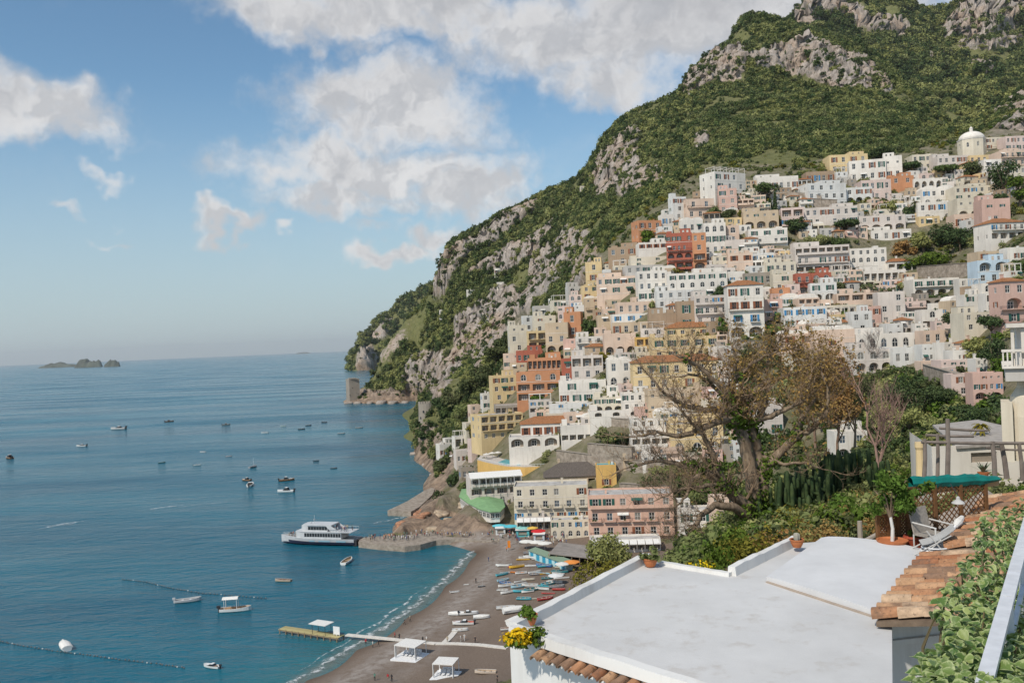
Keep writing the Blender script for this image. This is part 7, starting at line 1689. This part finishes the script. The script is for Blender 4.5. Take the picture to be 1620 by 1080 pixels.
WHH = white_house()
def tile_roof(a, b, run, slope, label, pitch=.205, zoff=.15, z0=None, r=.125):
    """eave from photo point a to b (at roof level), rising to the right for `run` metres"""
    A = R0(*a,zoff); B = R0(*b,zoff); d = (B-A); L = d.length; up_ = Vector((d.y,-d.x,0)).normalized()
    if up_.x < 0: up_ = -up_
    root = empty('tile_roof', A, 0, label, 'roof'); n = int(L/pitch); m_ = int(run/.38); an = math.atan2(up_.y,up_.x)
    bd = MB(); w = up_*run+Vector((0,0,run*math.tan(slope))); q = [Vector((0,0,-.03)),w+Vector((0,0,-.03)),d+w+Vector((0,0,-.03)),d+Vector((0,0,-.03))]
    bd.face(q); bd.face([p+Vector((0,0,-.08)) for p in q[::-1]])
    for i in range(4): x,y = q[i],q[(i+1)%4]; bd.face([x,y,y+Vector((0,0,-.08)),x+Vector((0,0,-.08))])
    bd.build('roof_bed', m_plain('dark_mortar',(.17,.125,.09),.95,.05,0,.3,6), root)
    for i in range(n):
        for j in range(m_):
            c = d*((i+.5)/n)+up_*(.15+j*.38)+Vector((0,0,(.15+j*.38)*math.tan(slope)+random.uniform(-.015,.03)))
            tile_obj(root, c, an+random.uniform(-.05,.05), -slope-.05+random.uniform(-.03,.03), r, .46, i*9+j)
    return root
tile_roof((1386,980),(1467,879),2.7,.16,'old terracotta tile roof sloping onto the white roof, nearest one',.36,.14,r=.135)
tile_roof((1500,868),(1562,790),2.4,.20,'terracotta tile roof beyond the folding chairs',.36,.3,r=.135)
# wall face under the nearest tile roof
q0 = R0(1388,983); q1 = PZ(1600,1000,ZR-.05); lw = empty('low_house', (q0.x,q0.y,ZR-6), 0, 'white house wall under the nearest tile roof', 'house'); t = MB()
dv = Vector((2.9,.55,0)); bk = R0(1467,882)-R0(1388,983); t2 = [Vector((0,0,0)),dv,dv+bk,bk]
prism(t, ccw([tuple((p+Vector((.03,.03,0))).xy) for p in t2]), -2, 6.06); t.build('wall', WALLW, lw)
# vertical pipe on that wall corner, and a ledge
t = MB(); t.box(.02,2.9,-.06,.02,5.62,5.70,0,Matrix.Rotation(math.atan2(dv.y,dv.x),4,'Z')); t.build('ledge', WALLW, lw)
t = MB(); t.tube([(.10,-.05,-2),(.10,-.05,5.6)],.035,8); t.build('pipe', WHITE, lw)
# ---- pots and plants on the roof
def pot(px,py,r,h,label,plant,dz=0.0,leaf='fresh'):
    p = R0(px,py,dz); root = empty('flower_pot', p, 0, label, 'flower pot'); t = MB()
    t.lathe([(r*.62,0),(r*.9,h*.45),(r,h*.75),(r*1.1,h*.86),(r*1.12,h),(r*.98,h),(r*.94,h*.9)],20); t.build('pot', POT, root, smooth=False)
    s_ = MB(); s_.lathe([(.01,h*.88),(r*.93,h*.9)],14); s_.build('soil', SOIL, root)
    if plant:
        rng = np.random.default_rng(int(px)); L = lumpy(rng, 6, r*plant, r*plant*.9, .8, .3,.5, h*.9)
        V,F = leafcloud(L, 260, .05, rng, .4); inst('plant', npmesh('plant',V,F,LEAVES[leaf]), root)
    return root
pot(839,987,.115,.17,'round terracotta pot with leafy plant at the near roof corner',1.5,.02); pot(1029,895,.145,.17,'terracotta pot with low plant at the far roof corner',1.5,.02,'mix')
c_ = pot(1261,865,.135,.17,'empty looking terracotta pot with a small cactus by the garden',0,.1); t = MB(); ribbed(t, Vector((0,0,.14)), Vector((0,0,1)), .16, .06); t.build('cactus', m_plain('pale_cactus',(.35,.33,.27),.8), c_)
def flower_patch(px,py,w,d,h,label,rz,n=700,leaf=.045,dz=-.22):
    p = R0(px,py,dz); root = empty('flower_bed', p, rz, label, 'flowers'); rng = np.random.default_rng(int(px+py))
    L = [(rng.uniform(-w,w),rng.uniform(-d,d),h*(.3+.5*rng.random()),.14,.14,.1) for _ in range(14)]
    V,F = leafcloud(L, n, leaf, rng, .4); inst('foliage', npmesh('foliage',V,F,LEAF_FRESH), root)
    V,F = leafcloud([(a,b,c+.05,e,f,g) for a,b,c,e,f,g in L if a < w*.35], n, leaf, rng, .8, 1.0); inst('blossom', npmesh('blossom',V,F,m_leaf('yellow_petals',(.70,.42,.012),(.80,.55,.03),trans=.2,val=.15)), root)
flower_patch(822,1022,.36,.10,.2,'bright yellow flowers over the front corner of the roof',.30,900,.05,.0)
flower_patch(1118,906,.7,.12,.14,'low yellow flowers along the back edge of the roof',.25,300,.04)
gq = MB(); gq.box(2.6,70,-25,23,HC-14,HC-9.2); tag(gq.build('lower_garden', SOIL), 'earth of the lower garden beside the white house', kind='structure')
# ---- terrace behind the roof, lattice, chairs
ter = MB(); prism(ter, ccw([tuple(R0(x,y).xy) for x,y in [(1388,866),(1470,883),(1500,880),(1600,800),(1560,772),(1440,838),(1395,856)]]), ZR-1.2, ZR-.02); tag(ter.build('terrace_floor', m_plain('terrace_screed',(.34,.29,.24),.9,.1,0,.2,2)), 'small terrace paving between the roof and the lattice', kind='structure')
LAT = m_plain('brown_lattice', (.17,.085,.038), .8, .15, 0, .2, 6)
def lattice(a, b, h, label, step=.15, w=.022):
    d = b-a; L = d.length; rz = math.atan2(d.y,d.x); root = empty('lattice_fence', a, rz, label, 'fence'); t_ = .012
    for x in [i*L/3 for i in range(4)]: q = MB(); q.box(x-.035,x+.035,-.035,.035,-.2,h+.03); q.build('post', LAT, root)
    for z in (0.02,h): q = MB(); q.box(0,L,-.02,.02,z-.025,z+.025); q.build('rail', LAT, root)
    for s_ in (1,-1):
        x = -h
        while x < L+h:
            # clip the diagonal from (x,0) to (x+s*h,h)
            x0,z0,x1,z1 = x,0.0,x+s_*h,h
            if x0 > x1: x0,z0,x1,z1 = x1,z1,x0,z0
            if x1 > 0 and x0 < L:
                sl = (z1-z0)/(x1-x0)
                if x0 < 0: z0 -= sl*x0; x0 = 0
                if x1 > L: z1 -= sl*(x1-L); x1 = L
                if x1-x0 > .04:
                    ln = math.hypot(x1-x0,z1-z0); q = MB(); q.box(0,ln,(.0 if s_ > 0 else -t_),(t_ if s_ > 0 else 0),-w/2,w/2,0,Matrix.Translation((x0,0,z0)) @ Matrix.Rotation(-math.atan2(z1-z0,x1-x0),4,'Y')); q.build('slat', LAT, root)
            x += step
lattice(P(1440,862,18.75), P(1562,846,19.5), 1.2, 'brown diamond lattice fence at the back of the terrace', .14)
lattice(P(1390,868,18.5), P(1438,862,18.7), .68, 'lower woven lattice panel left of the diamond fence', .075, .03)
def lemon_tree():
    p = R0(1412,868,.0); p = P(1412,867,18.2); root = empty('potted_tree', p, 0, 'young citrus tree with whitewashed trunk in a wide terracotta bowl', 'tree'); t = MB()
    t.lathe([(.16,0),(.25,.09),(.30,.15),(.31,.18),(.28,.18),(.26,.15)],20); t.build('bowl', POT, root)
    t = MB(); t.tube([(0,0,.1),(.02,0,.4),(-.01,.02,.68)],[.04,.035,.03],8); t.build('trunk', m_plain('limewash',(.62,.6,.57),.9), root)
    rng = np.random.default_rng(9); t = MB()
    for i in range(9): a = i*.75; t.tube([(-.01,.02,.62),(.15*math.cos(a),.15*math.sin(a),.85+.04*i),(.32*math.cos(a),.32*math.sin(a),1.0+.05*i)],[.025,.015,.006],5)
    t.build('branches', BARK, root); L = [(.34*math.cos(a)*rng.random()**.5+.05,.3*math.sin(a),.72+.75*rng.random(),.15,.15,.15) for a in rng.random(19)*6.28]+[(.72,.1,1.2,.15,.15,.12),(.55,.1,1.1,.14,.14,.12),(.85,.0,1.28,.12,.12,.1)]
    V,F = leafcloud(L, 1500, .058, rng, .3, 2.1); inst('crown', npmesh('crown',V,F,LEAF_FRESH), root)
lemon_tree()
GREYW = m_plain('dull_white_enamel',(.46,.45,.43),.6,.2)
def rod(mb,a,b,r=.016): mb.tube([a,b],r,6)
def armchair():
    p = P(1478,878,17.9); root = empty('garden_chair', p, .5, 'grey woven garden armchair in front of the lattice', 'chair'); M_ = m_plain('chair_metal',(.55,.53,.5),.5)
    for x in (-.27,.27):
        for y in (-.25,.25): q = MB(); rod(q,(x,y,0),(x,y,.42 if y > 0 else .62)); q.build('leg', M_, root)
        q = MB(); rod(q,(x,-.27,.62),(x,.28,.66)); q.build('armrest', M_, root)
    q = MB(); q.box(-.26,.26,-.25,.25,.40,.44); q.build('seat', m_plain('woven_grey',(.30,.27,.235),.9,.1,0,.2,20), root); q = MB(); q.box(-.26,.26,-.015,.015,0,.52,0,Matrix.Translation((0,.25,.42)) @ Matrix.Rotation(-.22,4,'X')); q.build('backrest', m_plain('woven_grey',(.30,.27,.235),.9,.1,0,.2,20), root)
armchair()
def deckchair():
    p = P(1466,882,17.4); root = empty('folding_chair', p, -.3, 'white folding deck chair lying half collapsed', 'chair'); M_ = GREYW
    for y in (-.25,.25):
        q = MB(); rod(q,(-.4,y,.02),(.42,y,.5),.014); q.build('frame', M_, root); q = MB(); rod(q,(.05,y,.48),(.4,y,.0),.014); q.build('leg', M_, root); q = MB(); rod(q,(-.18,y,.0),(.24,y,.42),.014); q.build('brace', M_, root)
    q = MB(); n = 6
    for i in range(n): x0,x1 = -.1+i*.1,-.1+(i+1)*.1; z = lambda x: .3+(x+.1)*.55-.06*math.sin((x+.1)/.6*math.pi); q.face([(x0,-.24,z(x0)),(x1,-.24,z(x1)),(x1,.24,z(x1)),(x0,.24,z(x0))]); q.face([(x0,.24,z(x0)-.01),(x1,.24,z(x1)-.01),(x1,-.24,z(x1)-.01),(x0,-.24,z(x0)-.01)])
    q.build('seat', GREYW, root)
deckchair()
def misc():
    p = P(1486,880,17.3); root = empty('garden_hose', p, 0, 'coiled white garden hose on the edge of the tiles', 'hose'); t = MB(); pts = []
    for i in range(90): a = i*.28; r = .28+.02*math.sin(i*.7); pts.append((r*1.2*math.cos(a),r*.8*math.sin(a),.02+.0022*i))
    for i in range(10): pts.append((.34+.05*i,-.05-.03*i+.1*math.sin(i*.4),.22-.02*i))
    t.tube(pts,.016,6); t.build('coil', PLAST, root)
    a = P(1497,850,17.9); b = P(1522,818,18.5); root = empty('rolled_sunshade', a, 0, 'rolled white sunshade leaning on the tiles', 'sunshade'); d = b-a; t = MB(); t.tube([Vector((0,0,0)),d*.6],[.03,.035],8); t.build('pole', PLAST, root); t = MB(); t.tube([d*.55,d*.75,d],[.05,.085,.05],10); t.build('cloth', CANVAS, root)
    a = P(1496,850,17.8); b = P(1560,862,17.4); root = empty('white_pole', a, 0, 'long white pole lying across the tile edge', 'pole'); t = MB(); t.tube([Vector((0,0,0)),(b-a)*.5+Vector((0,0,.03)),b-a],.025,7); t.build('tube', PLAST, root)
    p = P(1500,872,18.1); root = empty('storage_box', p, .3, 'small white storage box beside the folding chair', 'box'); t = MB(); t.box(-.22,.22,-.16,.16,0,.26); t.build('body', PLAST, root); t = MB(); t.box(-.24,.24,-.18,.18,.262,.3); t.build('lid', PLAST, root)
    p = P(1447,868,18.3); root = empty('flower_pot', p, 0, 'red terracotta pot with a sprout beside the armchair', 'flower pot'); t = MB(); t.lathe([(.13,0),(.2,.22),(.22,.24),(.2,.28),(.17,.26)],16); t.build('pot', m_plain('red_pot',(.34,.07,.035),.7), root); rng = np.random.default_rng(2); V,F = leafcloud([(0,0,.34,.1,.1,.08)],50,.07,rng); inst('plant', npmesh('plant',V,F,LEAF_FRESH), root)
    # lamp
    p = P(1516,796,18.4); root = empty('hanging_lamp', p, 0, 'white enamel hanging lamp before the lattice', 'lamp'); t = MB(); t.lathe([(.13,0),(.13,.012),(.11,.035),(.045,.08),(.035,.13),(.012,.15)],18); t.build('lamp_shade', GREYW, root); t = MB(); t.tube([(0,0,.17),(0,.3,.36)],.01,5); t.build('cord', IRON, root)
    # teal tarpaulin on its beam
    a = P(1440,764,18.9); b = P(1578,757,19.7); root = empty('tarpaulin', a, 0, 'teal green tarpaulin rolled along the top of the lattice', 'tarpaulin'); d = b-a; t = MB(); n = 26; k0 = []
    for i in range(n+1):
        s_ = i/n; c = d*s_; fat = .135+.012*math.sin(i*1.3)+.008*math.sin(i*2.9); ring = []
        for j in range(8): an = 2*math.pi*j/8; ring.append((c.x, c.y-.12*math.cos(an)*1.2, c.z+fat*math.sin(an)*(1 if s_ < .75 else 1-(s_-.75)*2.6)+.008*math.sin(i*.8)))
        k0.append(ring)
    for A_,B_ in zip(k0,k0[1:]):
        for j in range(8): t.face([A_[j],A_[(j+1)%8],B_[(j+1)%8],B_[j]])
    t.build('cloth', m_plain('teal_tarpaulin',(.005,.16,.135),.55,.3,0,.25,3), root)
    t = MB(); t.box(.4,d.length,-.04,.04,-.27,-.15,0,Matrix.Rotation(math.atan2(d.y,d.x),4,'Z')); t.build('beam', m_plain('new_timber',(.45,.29,.15),.8), root)
misc()
# garden rails: log barrier and stump
t = MB(); a = P(1345,868,21); b = P(1405,836,22); t.tube([(0,0,0),(b-a)*.5,b-a],[.07,.06,.06],8); rl = empty('log_rail', a, 0, 'pale log rail behind the roof cover', 'rail'); t.build('log', m_plain('pale_log',(.36,.31,.25),.9), rl)
t = MB(); t.tube([(0,0,-.4),(0,0,.42)],[.07,.06],8); st_ = empty('wooden_post', P(1361,850,22.5), 0, 'short grey wooden post in the dry brush', 'post'); t.build('post', m_plain('pale_log',(.36,.31,.25),.9), st_)
# ---- pergola and houses to the right
def rpergola():
    root = empty('pergola', P(1500,757,27), 0, 'rough wooden pole pergola over the lower terrace', 'pergola'); o = P(1500,757,27); GW = m_plain('grey_poles',(.20,.165,.14),.9,.1,0,.25,3)
    for x,y0,x1,y1,r,dy in [(1499,757,1499,662,.07,0),(1483,757,1483,686,.055,.5),(1462,757,1463,694,.06,0),(1574,757,1570,698,.07,0),(1593,757,1584,700,.075,.3),(1618,760,1612,700,.06,0)]:
        t = MB(); t.tube([P(x,y0,27+dy)-o,P((x+x1)/2+1,(y0+y1)/2,27+dy)-o,P(x1,y1,27+dy)-o],[r*1.1,r,r*.9],7); t.build('pole', GW, root)
    for x,y0,x1,y1,r,Y in [(1458,699,1625,701,.05,27),(1465,688,1540,690,.045,28),(1486,677,1562,681,.045,30),(1560,708,1625,712,.035,27.5)]:
        t = MB(); t.tube([P(x,y0,Y)-o,P((x+x1)/2,(y0+y1)/2+1,Y)-o,P(x1,y1,Y)-o],r,7); t.build('rafter', GW, root)
rpergola()
def box_house(name,label,pts,py_b,Y,depth,c,roofm,cat='house'):
    pass
def right_houses():
    Y = 34.; a = P(1476,760,Y); b = P(1680,760,Y); z1 = P(1540,703,Y).z; root = empty('terrace_house', a, 0, 'low white house with grey roof behind the pergola', 'house'); w = b.x-a.x; h = z1-a.z; t = MB()
    face_grid(t,(0,0,0),(1,0,0),(0,-1,0),w,-3,h,[(1.5,2.5,.62,1.0,0,.12,1),(2.75,3.6,.62,1.0,0,.12,1)])
    t.face([(1.4,5,-3),(0,0,-3),(0,0,h),(1.4,5,h)]); t.face([(w,0,-3),(w,5,-3),(w,5,h),(w,0,h)]); t.build('wall', [paint('W'),INT], root)
    rf = MB(); q = [(.9,-.1,h-.02),(w,-.1,h+.1),(w,6.0,h+.3),(2.9,6.0,h+.15)]; rf.face(q); rf.face([(x,y,z-.1) for x,y,z in q[::-1]])
    for i in range(4): x,y = q[i],q[(i+1)%4]; rf.face([(x[0],x[1],x[2]-.1),(y[0],y[1],y[2]-.1),y,x])
    rf.build('roof', m_plain('grey_reed_roof',(.36,.33,.30),.9,.1,0,.18,4), root)
    # ochre column on the left, agave pot, small palm
    root = empty('column', P(1457,757,28.5), 0, 'ochre plaster column at the left end of the pergola', 'column'); t = MB(); k = 28.5/FPX; t.lathe([(7.5*k,0),(6.5*k,20*k),(6*k,46*k),(7.5*k,50*k),(7*k,58*k)],14); t.build('shaft', paint('y'), root); 
    root = empty('agave_pot', P(1556,756,26.5), 0, 'potted agave with spiky leaves above the tarpaulin', 'plant'); t = MB(); t.lathe([(.1,0),(.16,.16),(.17,.18),(.14,.18)],14); t.build('pot', POT, root); t = MB(); rnd = random.Random(5)
    for i in range(14):
        an = i*2.4; e = rnd.uniform(.3,1.3); L = rnd.uniform(.3,.5); d = Vector((math.cos(an)*math.cos(e),math.sin(an)*math.cos(e),math.sin(e))); s_ = Vector((-math.sin(an),math.cos(an),0))*.03; o = Vector((0,0,.17)); mid = o+d*L*.5; tip = o+d*L+Vector((0,0,-.05))
        t.face([o-s_,o+s_,mid+s_*1.2,mid-s_*1.2]); t.face([mid-s_*1.2,mid+s_*1.2,tip])
    t.build('leaves', m_plain('agave_leaf',(.13,.17,.10),.6), root)
    tree('palm',1552,684,34,34,'yellow','small yellowish potted palm on the grey roof',Y=36)
    # pillar house at the right edge
    Y = 30.; k = Y/FPX; o = P(1606,690,Y); root = empty('corner_house', o, -.50, 'cream rounded house corner with white balustrade at the right edge', 'house'); t = MB()
    t.lathe([(26*k,-40*k),(26*k,30*k),(22*k,62*k),(13*k,76*k),(11*k,88*k)],24,(18*k,.6,0)); t.box(-18*k,-2*k,-.1,1.4,-40*k,54*k); t.box(20*k,240*k,.1,3.6,-40*k,88*k); t.build('wall', paint('c'), root, smooth=False)
    t = MB(); t.box(-10*k,240*k,-.3,4,88*k,108*k); t.build('cornice', paint('d'), root)
    t = MB(); t.box(-14*k,240*k,-.42,4.1,108.1*k,112*k); t.box(-14*k,240*k,-.42,-.32,134*k,138*k); t.build('balcony', paint('W'), root)
    for i in range(40): q = MB(); x = -12*k+i*6*k; q.box(x-.022,x+.022,-.40,-.35,112*k,134*k); q.build('baluster', paint('W'), root)
    for x in (2,16): q = MB(); q.box(x*k-.05,x*k+.05,-.2,-.1,112*k,172*k); q.build('column', paint('W'), root)
    q = MB(); q.box(-6*k,240*k,-.35,4,172*k,178*k); q.build('beam', paint('W'), root); q = MB(); q.box(8*k,240*k,.6,3.8,112*k,172*k); q.build('back_wall', paint('w'), root)
right_houses()
# ---- variegated shrub and white handrail at lower right
def leaf_mesh(name, mt, cup=.12):
    V = []; F = []; E = []; n = 7
    for i in range(n):
        t = i/(n-1); w = .5*math.sin(math.pi*min(1,t*1.05)**.62)*(.92 if t < .98 else 0); z = -cup*(t-.4)**2*2
        for s_,e in ((-1,1),(-.55,.35),(0,0),(.55,.35),(1,1)): V.append((s_*w, t-.0, z+abs(s_)*w*.35)); E.append(max(e, 1 if t > .95 else 0))
    i_ = np.arange(n*5).reshape(n,5); F = np.stack([i_[:-1,:-1],i_[:-1,1:],i_[1:,1:],i_[1:,:-1]],-1).reshape(-1,4)
    return np.array(V), F, np.array(E)
def _varieg(t):
    e = t.n('ShaderNodeAttribute', attribute_name='edge').outputs['Fac']; g = t.n('ShaderNodeNewGeometry'); o = t.n('ShaderNodeObjectInfo').outputs['Random']; isl = g.outputs['Random Per Island']
    n = t.noise(g.outputs['Position'], 34, 5, .65); f = t.rng(t.math('ADD', t.math('MULTIPLY', e, .7), t.math('MULTIPLY', t.math('SUBTRACT', n, .5), 2.4)), .25, .62, 0, 1, True)
    gr = t.mix(t.rng(isl,0,1), (.07,.145,.035), (.22,.30,.075)); gr = t.mix(t.rng(isl,.55,1,0,.8), gr, (.36,.42,.15))
    col = t.mix(t.math('MULTIPLY', f, .62), gr, (.52,.56,.28))
    a = bsdf(t, col, .45, n, .4, .006, spec=.35); b = t.n('ShaderNodeBsdfTranslucent', {'Color': col}).outputs[0]
    return t.n('ShaderNodeMixShader', {0: .25, 1: a, 2: b}).outputs[0]
VAR = mat('variegated_leaf', _varieg)
def shrub():
    base = P(1575,1100,5.0); root = empty('variegated_shrub', base, 0, 'variegated shrub with large cream edged leaves at the lower right', 'shrub'); rng = np.random.default_rng(15); rnd = random.Random(15)
    LV,LF,LE = leaf_mesh('leaf', VAR); vm = []
    for c in (.05,.16,.28):
        V,F,E = leaf_mesh('leaf', VAR, c); me = npmesh('leaf', V, F, VAR, True); a = me.attributes.new('edge','FLOAT','POINT'); a.data.foreach_set('value', E.astype(np.float32)); vm.append(me)
    poly = [(1448,1090),(1462,1040),(1500,1000),(1478,965),(1492,925),(1525,890),(1545,860),(1540,835),(1560,810),(1600,800),(1612,786),(1640,790),(1640,1100)]
    px = rng.uniform(1445,1640,9000); py = rng.uniform(780,1100,9000); ok = inpoly(px,py,poly); px,py = px[ok],py[ok]; pts = []
    for x,y in zip(px,py):
        t = (1090-y)/300.; Y = 4.2+4.8*max(0,t)+rng.uniform(-.35,.6); pts.append((x,y,Y))
    pts = pts[:2500]; pts.sort(key=lambda q: q[2]); bigs = []; VV = []; FF_ = []; EE = []; sel = set(range(0,300))
    for i,(x,y,Y) in enumerate(pts):
        p = P(x,y,Y)-base; s_ = rnd.uniform(.035,.088)*(1.0 if Y < 7 else .85)
        # leaves hang outward, faces to the light
        yaw = rnd.uniform(0,6.28); tilt = rnd.uniform(-1.0,.25); roll = rnd.uniform(-.6,.6); R3 = Matrix.Rotation(yaw,3,'Z') @ Matrix.Rotation(tilt,3,'X') @ Matrix.Rotation(roll,3,'Y')
        if i in sel: o = inst('leaf', rnd.choice(vm), root, p, R3.to_euler(), (s_*1.05,s_*1.2,s_))
        else:
            W_ = (LV*np.array([s_*1.05,s_*1.2,s_]))@np.array(R3).T+np.array(p); FF_.append(LF+len(VV)*len(LV)); VV.append(W_); EE.append(LE)
    me = npmesh('inner_leaves', np.concatenate(VV), np.concatenate(FF_), VAR, True); a = me.attributes.new('edge','FLOAT','POINT'); a.data.foreach_set('value', np.concatenate(EE).astype(np.float32)); inst('inner_leaves', me, root)['kind'] = 'stuff'
    t = MB()
    for i in range(34):
        a,b = rnd.choice(pts),rnd.choice(pts); A = P(*a)-base; mid = A+Vector((rnd.uniform(-.1,.2),rnd.uniform(-.1,.2),-rnd.uniform(.2,.5))); t.tube([A,mid,mid+Vector((rnd.uniform(-.1,.1),rnd.uniform(0,.3),-.6))],[.006,.012,.016],5)
    t.build('stems', m_plain('green_brown_stem',(.13,.10,.05),.8), root)
shrub()
def dark_shrub():
    base = P(1625,1110,4.6); root = empty('dark_shrub', base, 0, 'glossy dark green shrub right of the white handrail', 'shrub'); rng = np.random.default_rng(5); rnd = random.Random(8)
    dm = mat('glossy_leaf', lambda t: bsdf(t, t.mix(t.rng(t.n('ShaderNodeObjectInfo').outputs['Random'],0,1),(.02,.06,.02),(.07,.14,.03)), .3, spec=.5)); V,F,E = leaf_mesh('leaf',dm); me = npmesh('leaf',V,F,dm,True)
    for i in range(120):
        y = rnd.uniform(930,1100); x = rnd.uniform(1578+(1080-y)*.25,1650); Y = 5.0+3.6*(1080-y)/230+rnd.uniform(0,.6); s_ = rnd.uniform(.07,.12)
        inst('leaf', me, root, P(x,y,Y)-base, (rnd.uniform(-1.1,.2),rnd.uniform(-.5,.5),rnd.uniform(0,6.28)), (s_,s_*1.2,s_))
dark_shrub()
def handrail():
    a = P(1563,1060,4.35); b = P(1619,855,6.6); c = b+(b-a)*.5; root = empty('handrail', a, 0, 'white painted flat handrail slanting up at the right edge', 'railing'); d = c-a; X = Vector((0,0,0))
    f = d.normalized(); sd_ = f.cross(Vector((0,0,1))).normalized(); up2 = sd_.cross(f)
    def beam(name,s0,s1,w,h,off=Vector((0,0,0)),mt=WHITE):
        A,B = d*s0+off,d*s1+off; t = MB(); k = [A+sd_*sx*w/2+up2*sz*h/2 for sx,sz in ((-1,-1),(1,-1),(1,1),(-1,1))]; l = [p+(B-A) for p in k]
        for i in range(4): j = (i+1)%4; t.face([k[i],k[j],l[j],l[i]])
        t.face(k[::-1]); t.face(l); t.build(name, mt, root)
    RM = m_plain('weathered_white_paint',(.60,.61,.63),.45,.4,0,.1,12)
    beam('top_rail',-.05,.298,.075,.03,X,RM); beam('top_rail',.301,1,.075,.03,Vector((0,0,.002)),RM); beam('lower_rail',.0,1,.03,.03,Vector((0,0,-.28)),RM)
    for s_ in (.31,.62): 
        t = MB(); p = d*s_; t.box(p.x-.02,p.x+.02,p.y-.02,p.y+.02,p.z-1.2,p.z-.016); t.build('post', RM, root)
handrail()
# ================================================================== haze
def build_haze():
    mb = MB(); mb.box(-62000,62000,-300,61500,-18,800)
    mt = bpy.data.materials.new('haze_air'); mt.use_nodes = True; t = NT(mt.node_tree)
    v = t.n('ShaderNodeVolumePrincipled', {'Color': (.97,.99,1,1), 'Density': .00002, 'Anisotropy': .2})
    out = t.n('ShaderNodeOutputMaterial'); t.t.links.new(v.outputs[0], out.inputs['Volume'])
    o = mb.build('haze', mt); tag(o, 'thin sea haze in the air over the bay', kind='stuff')
build_haze()
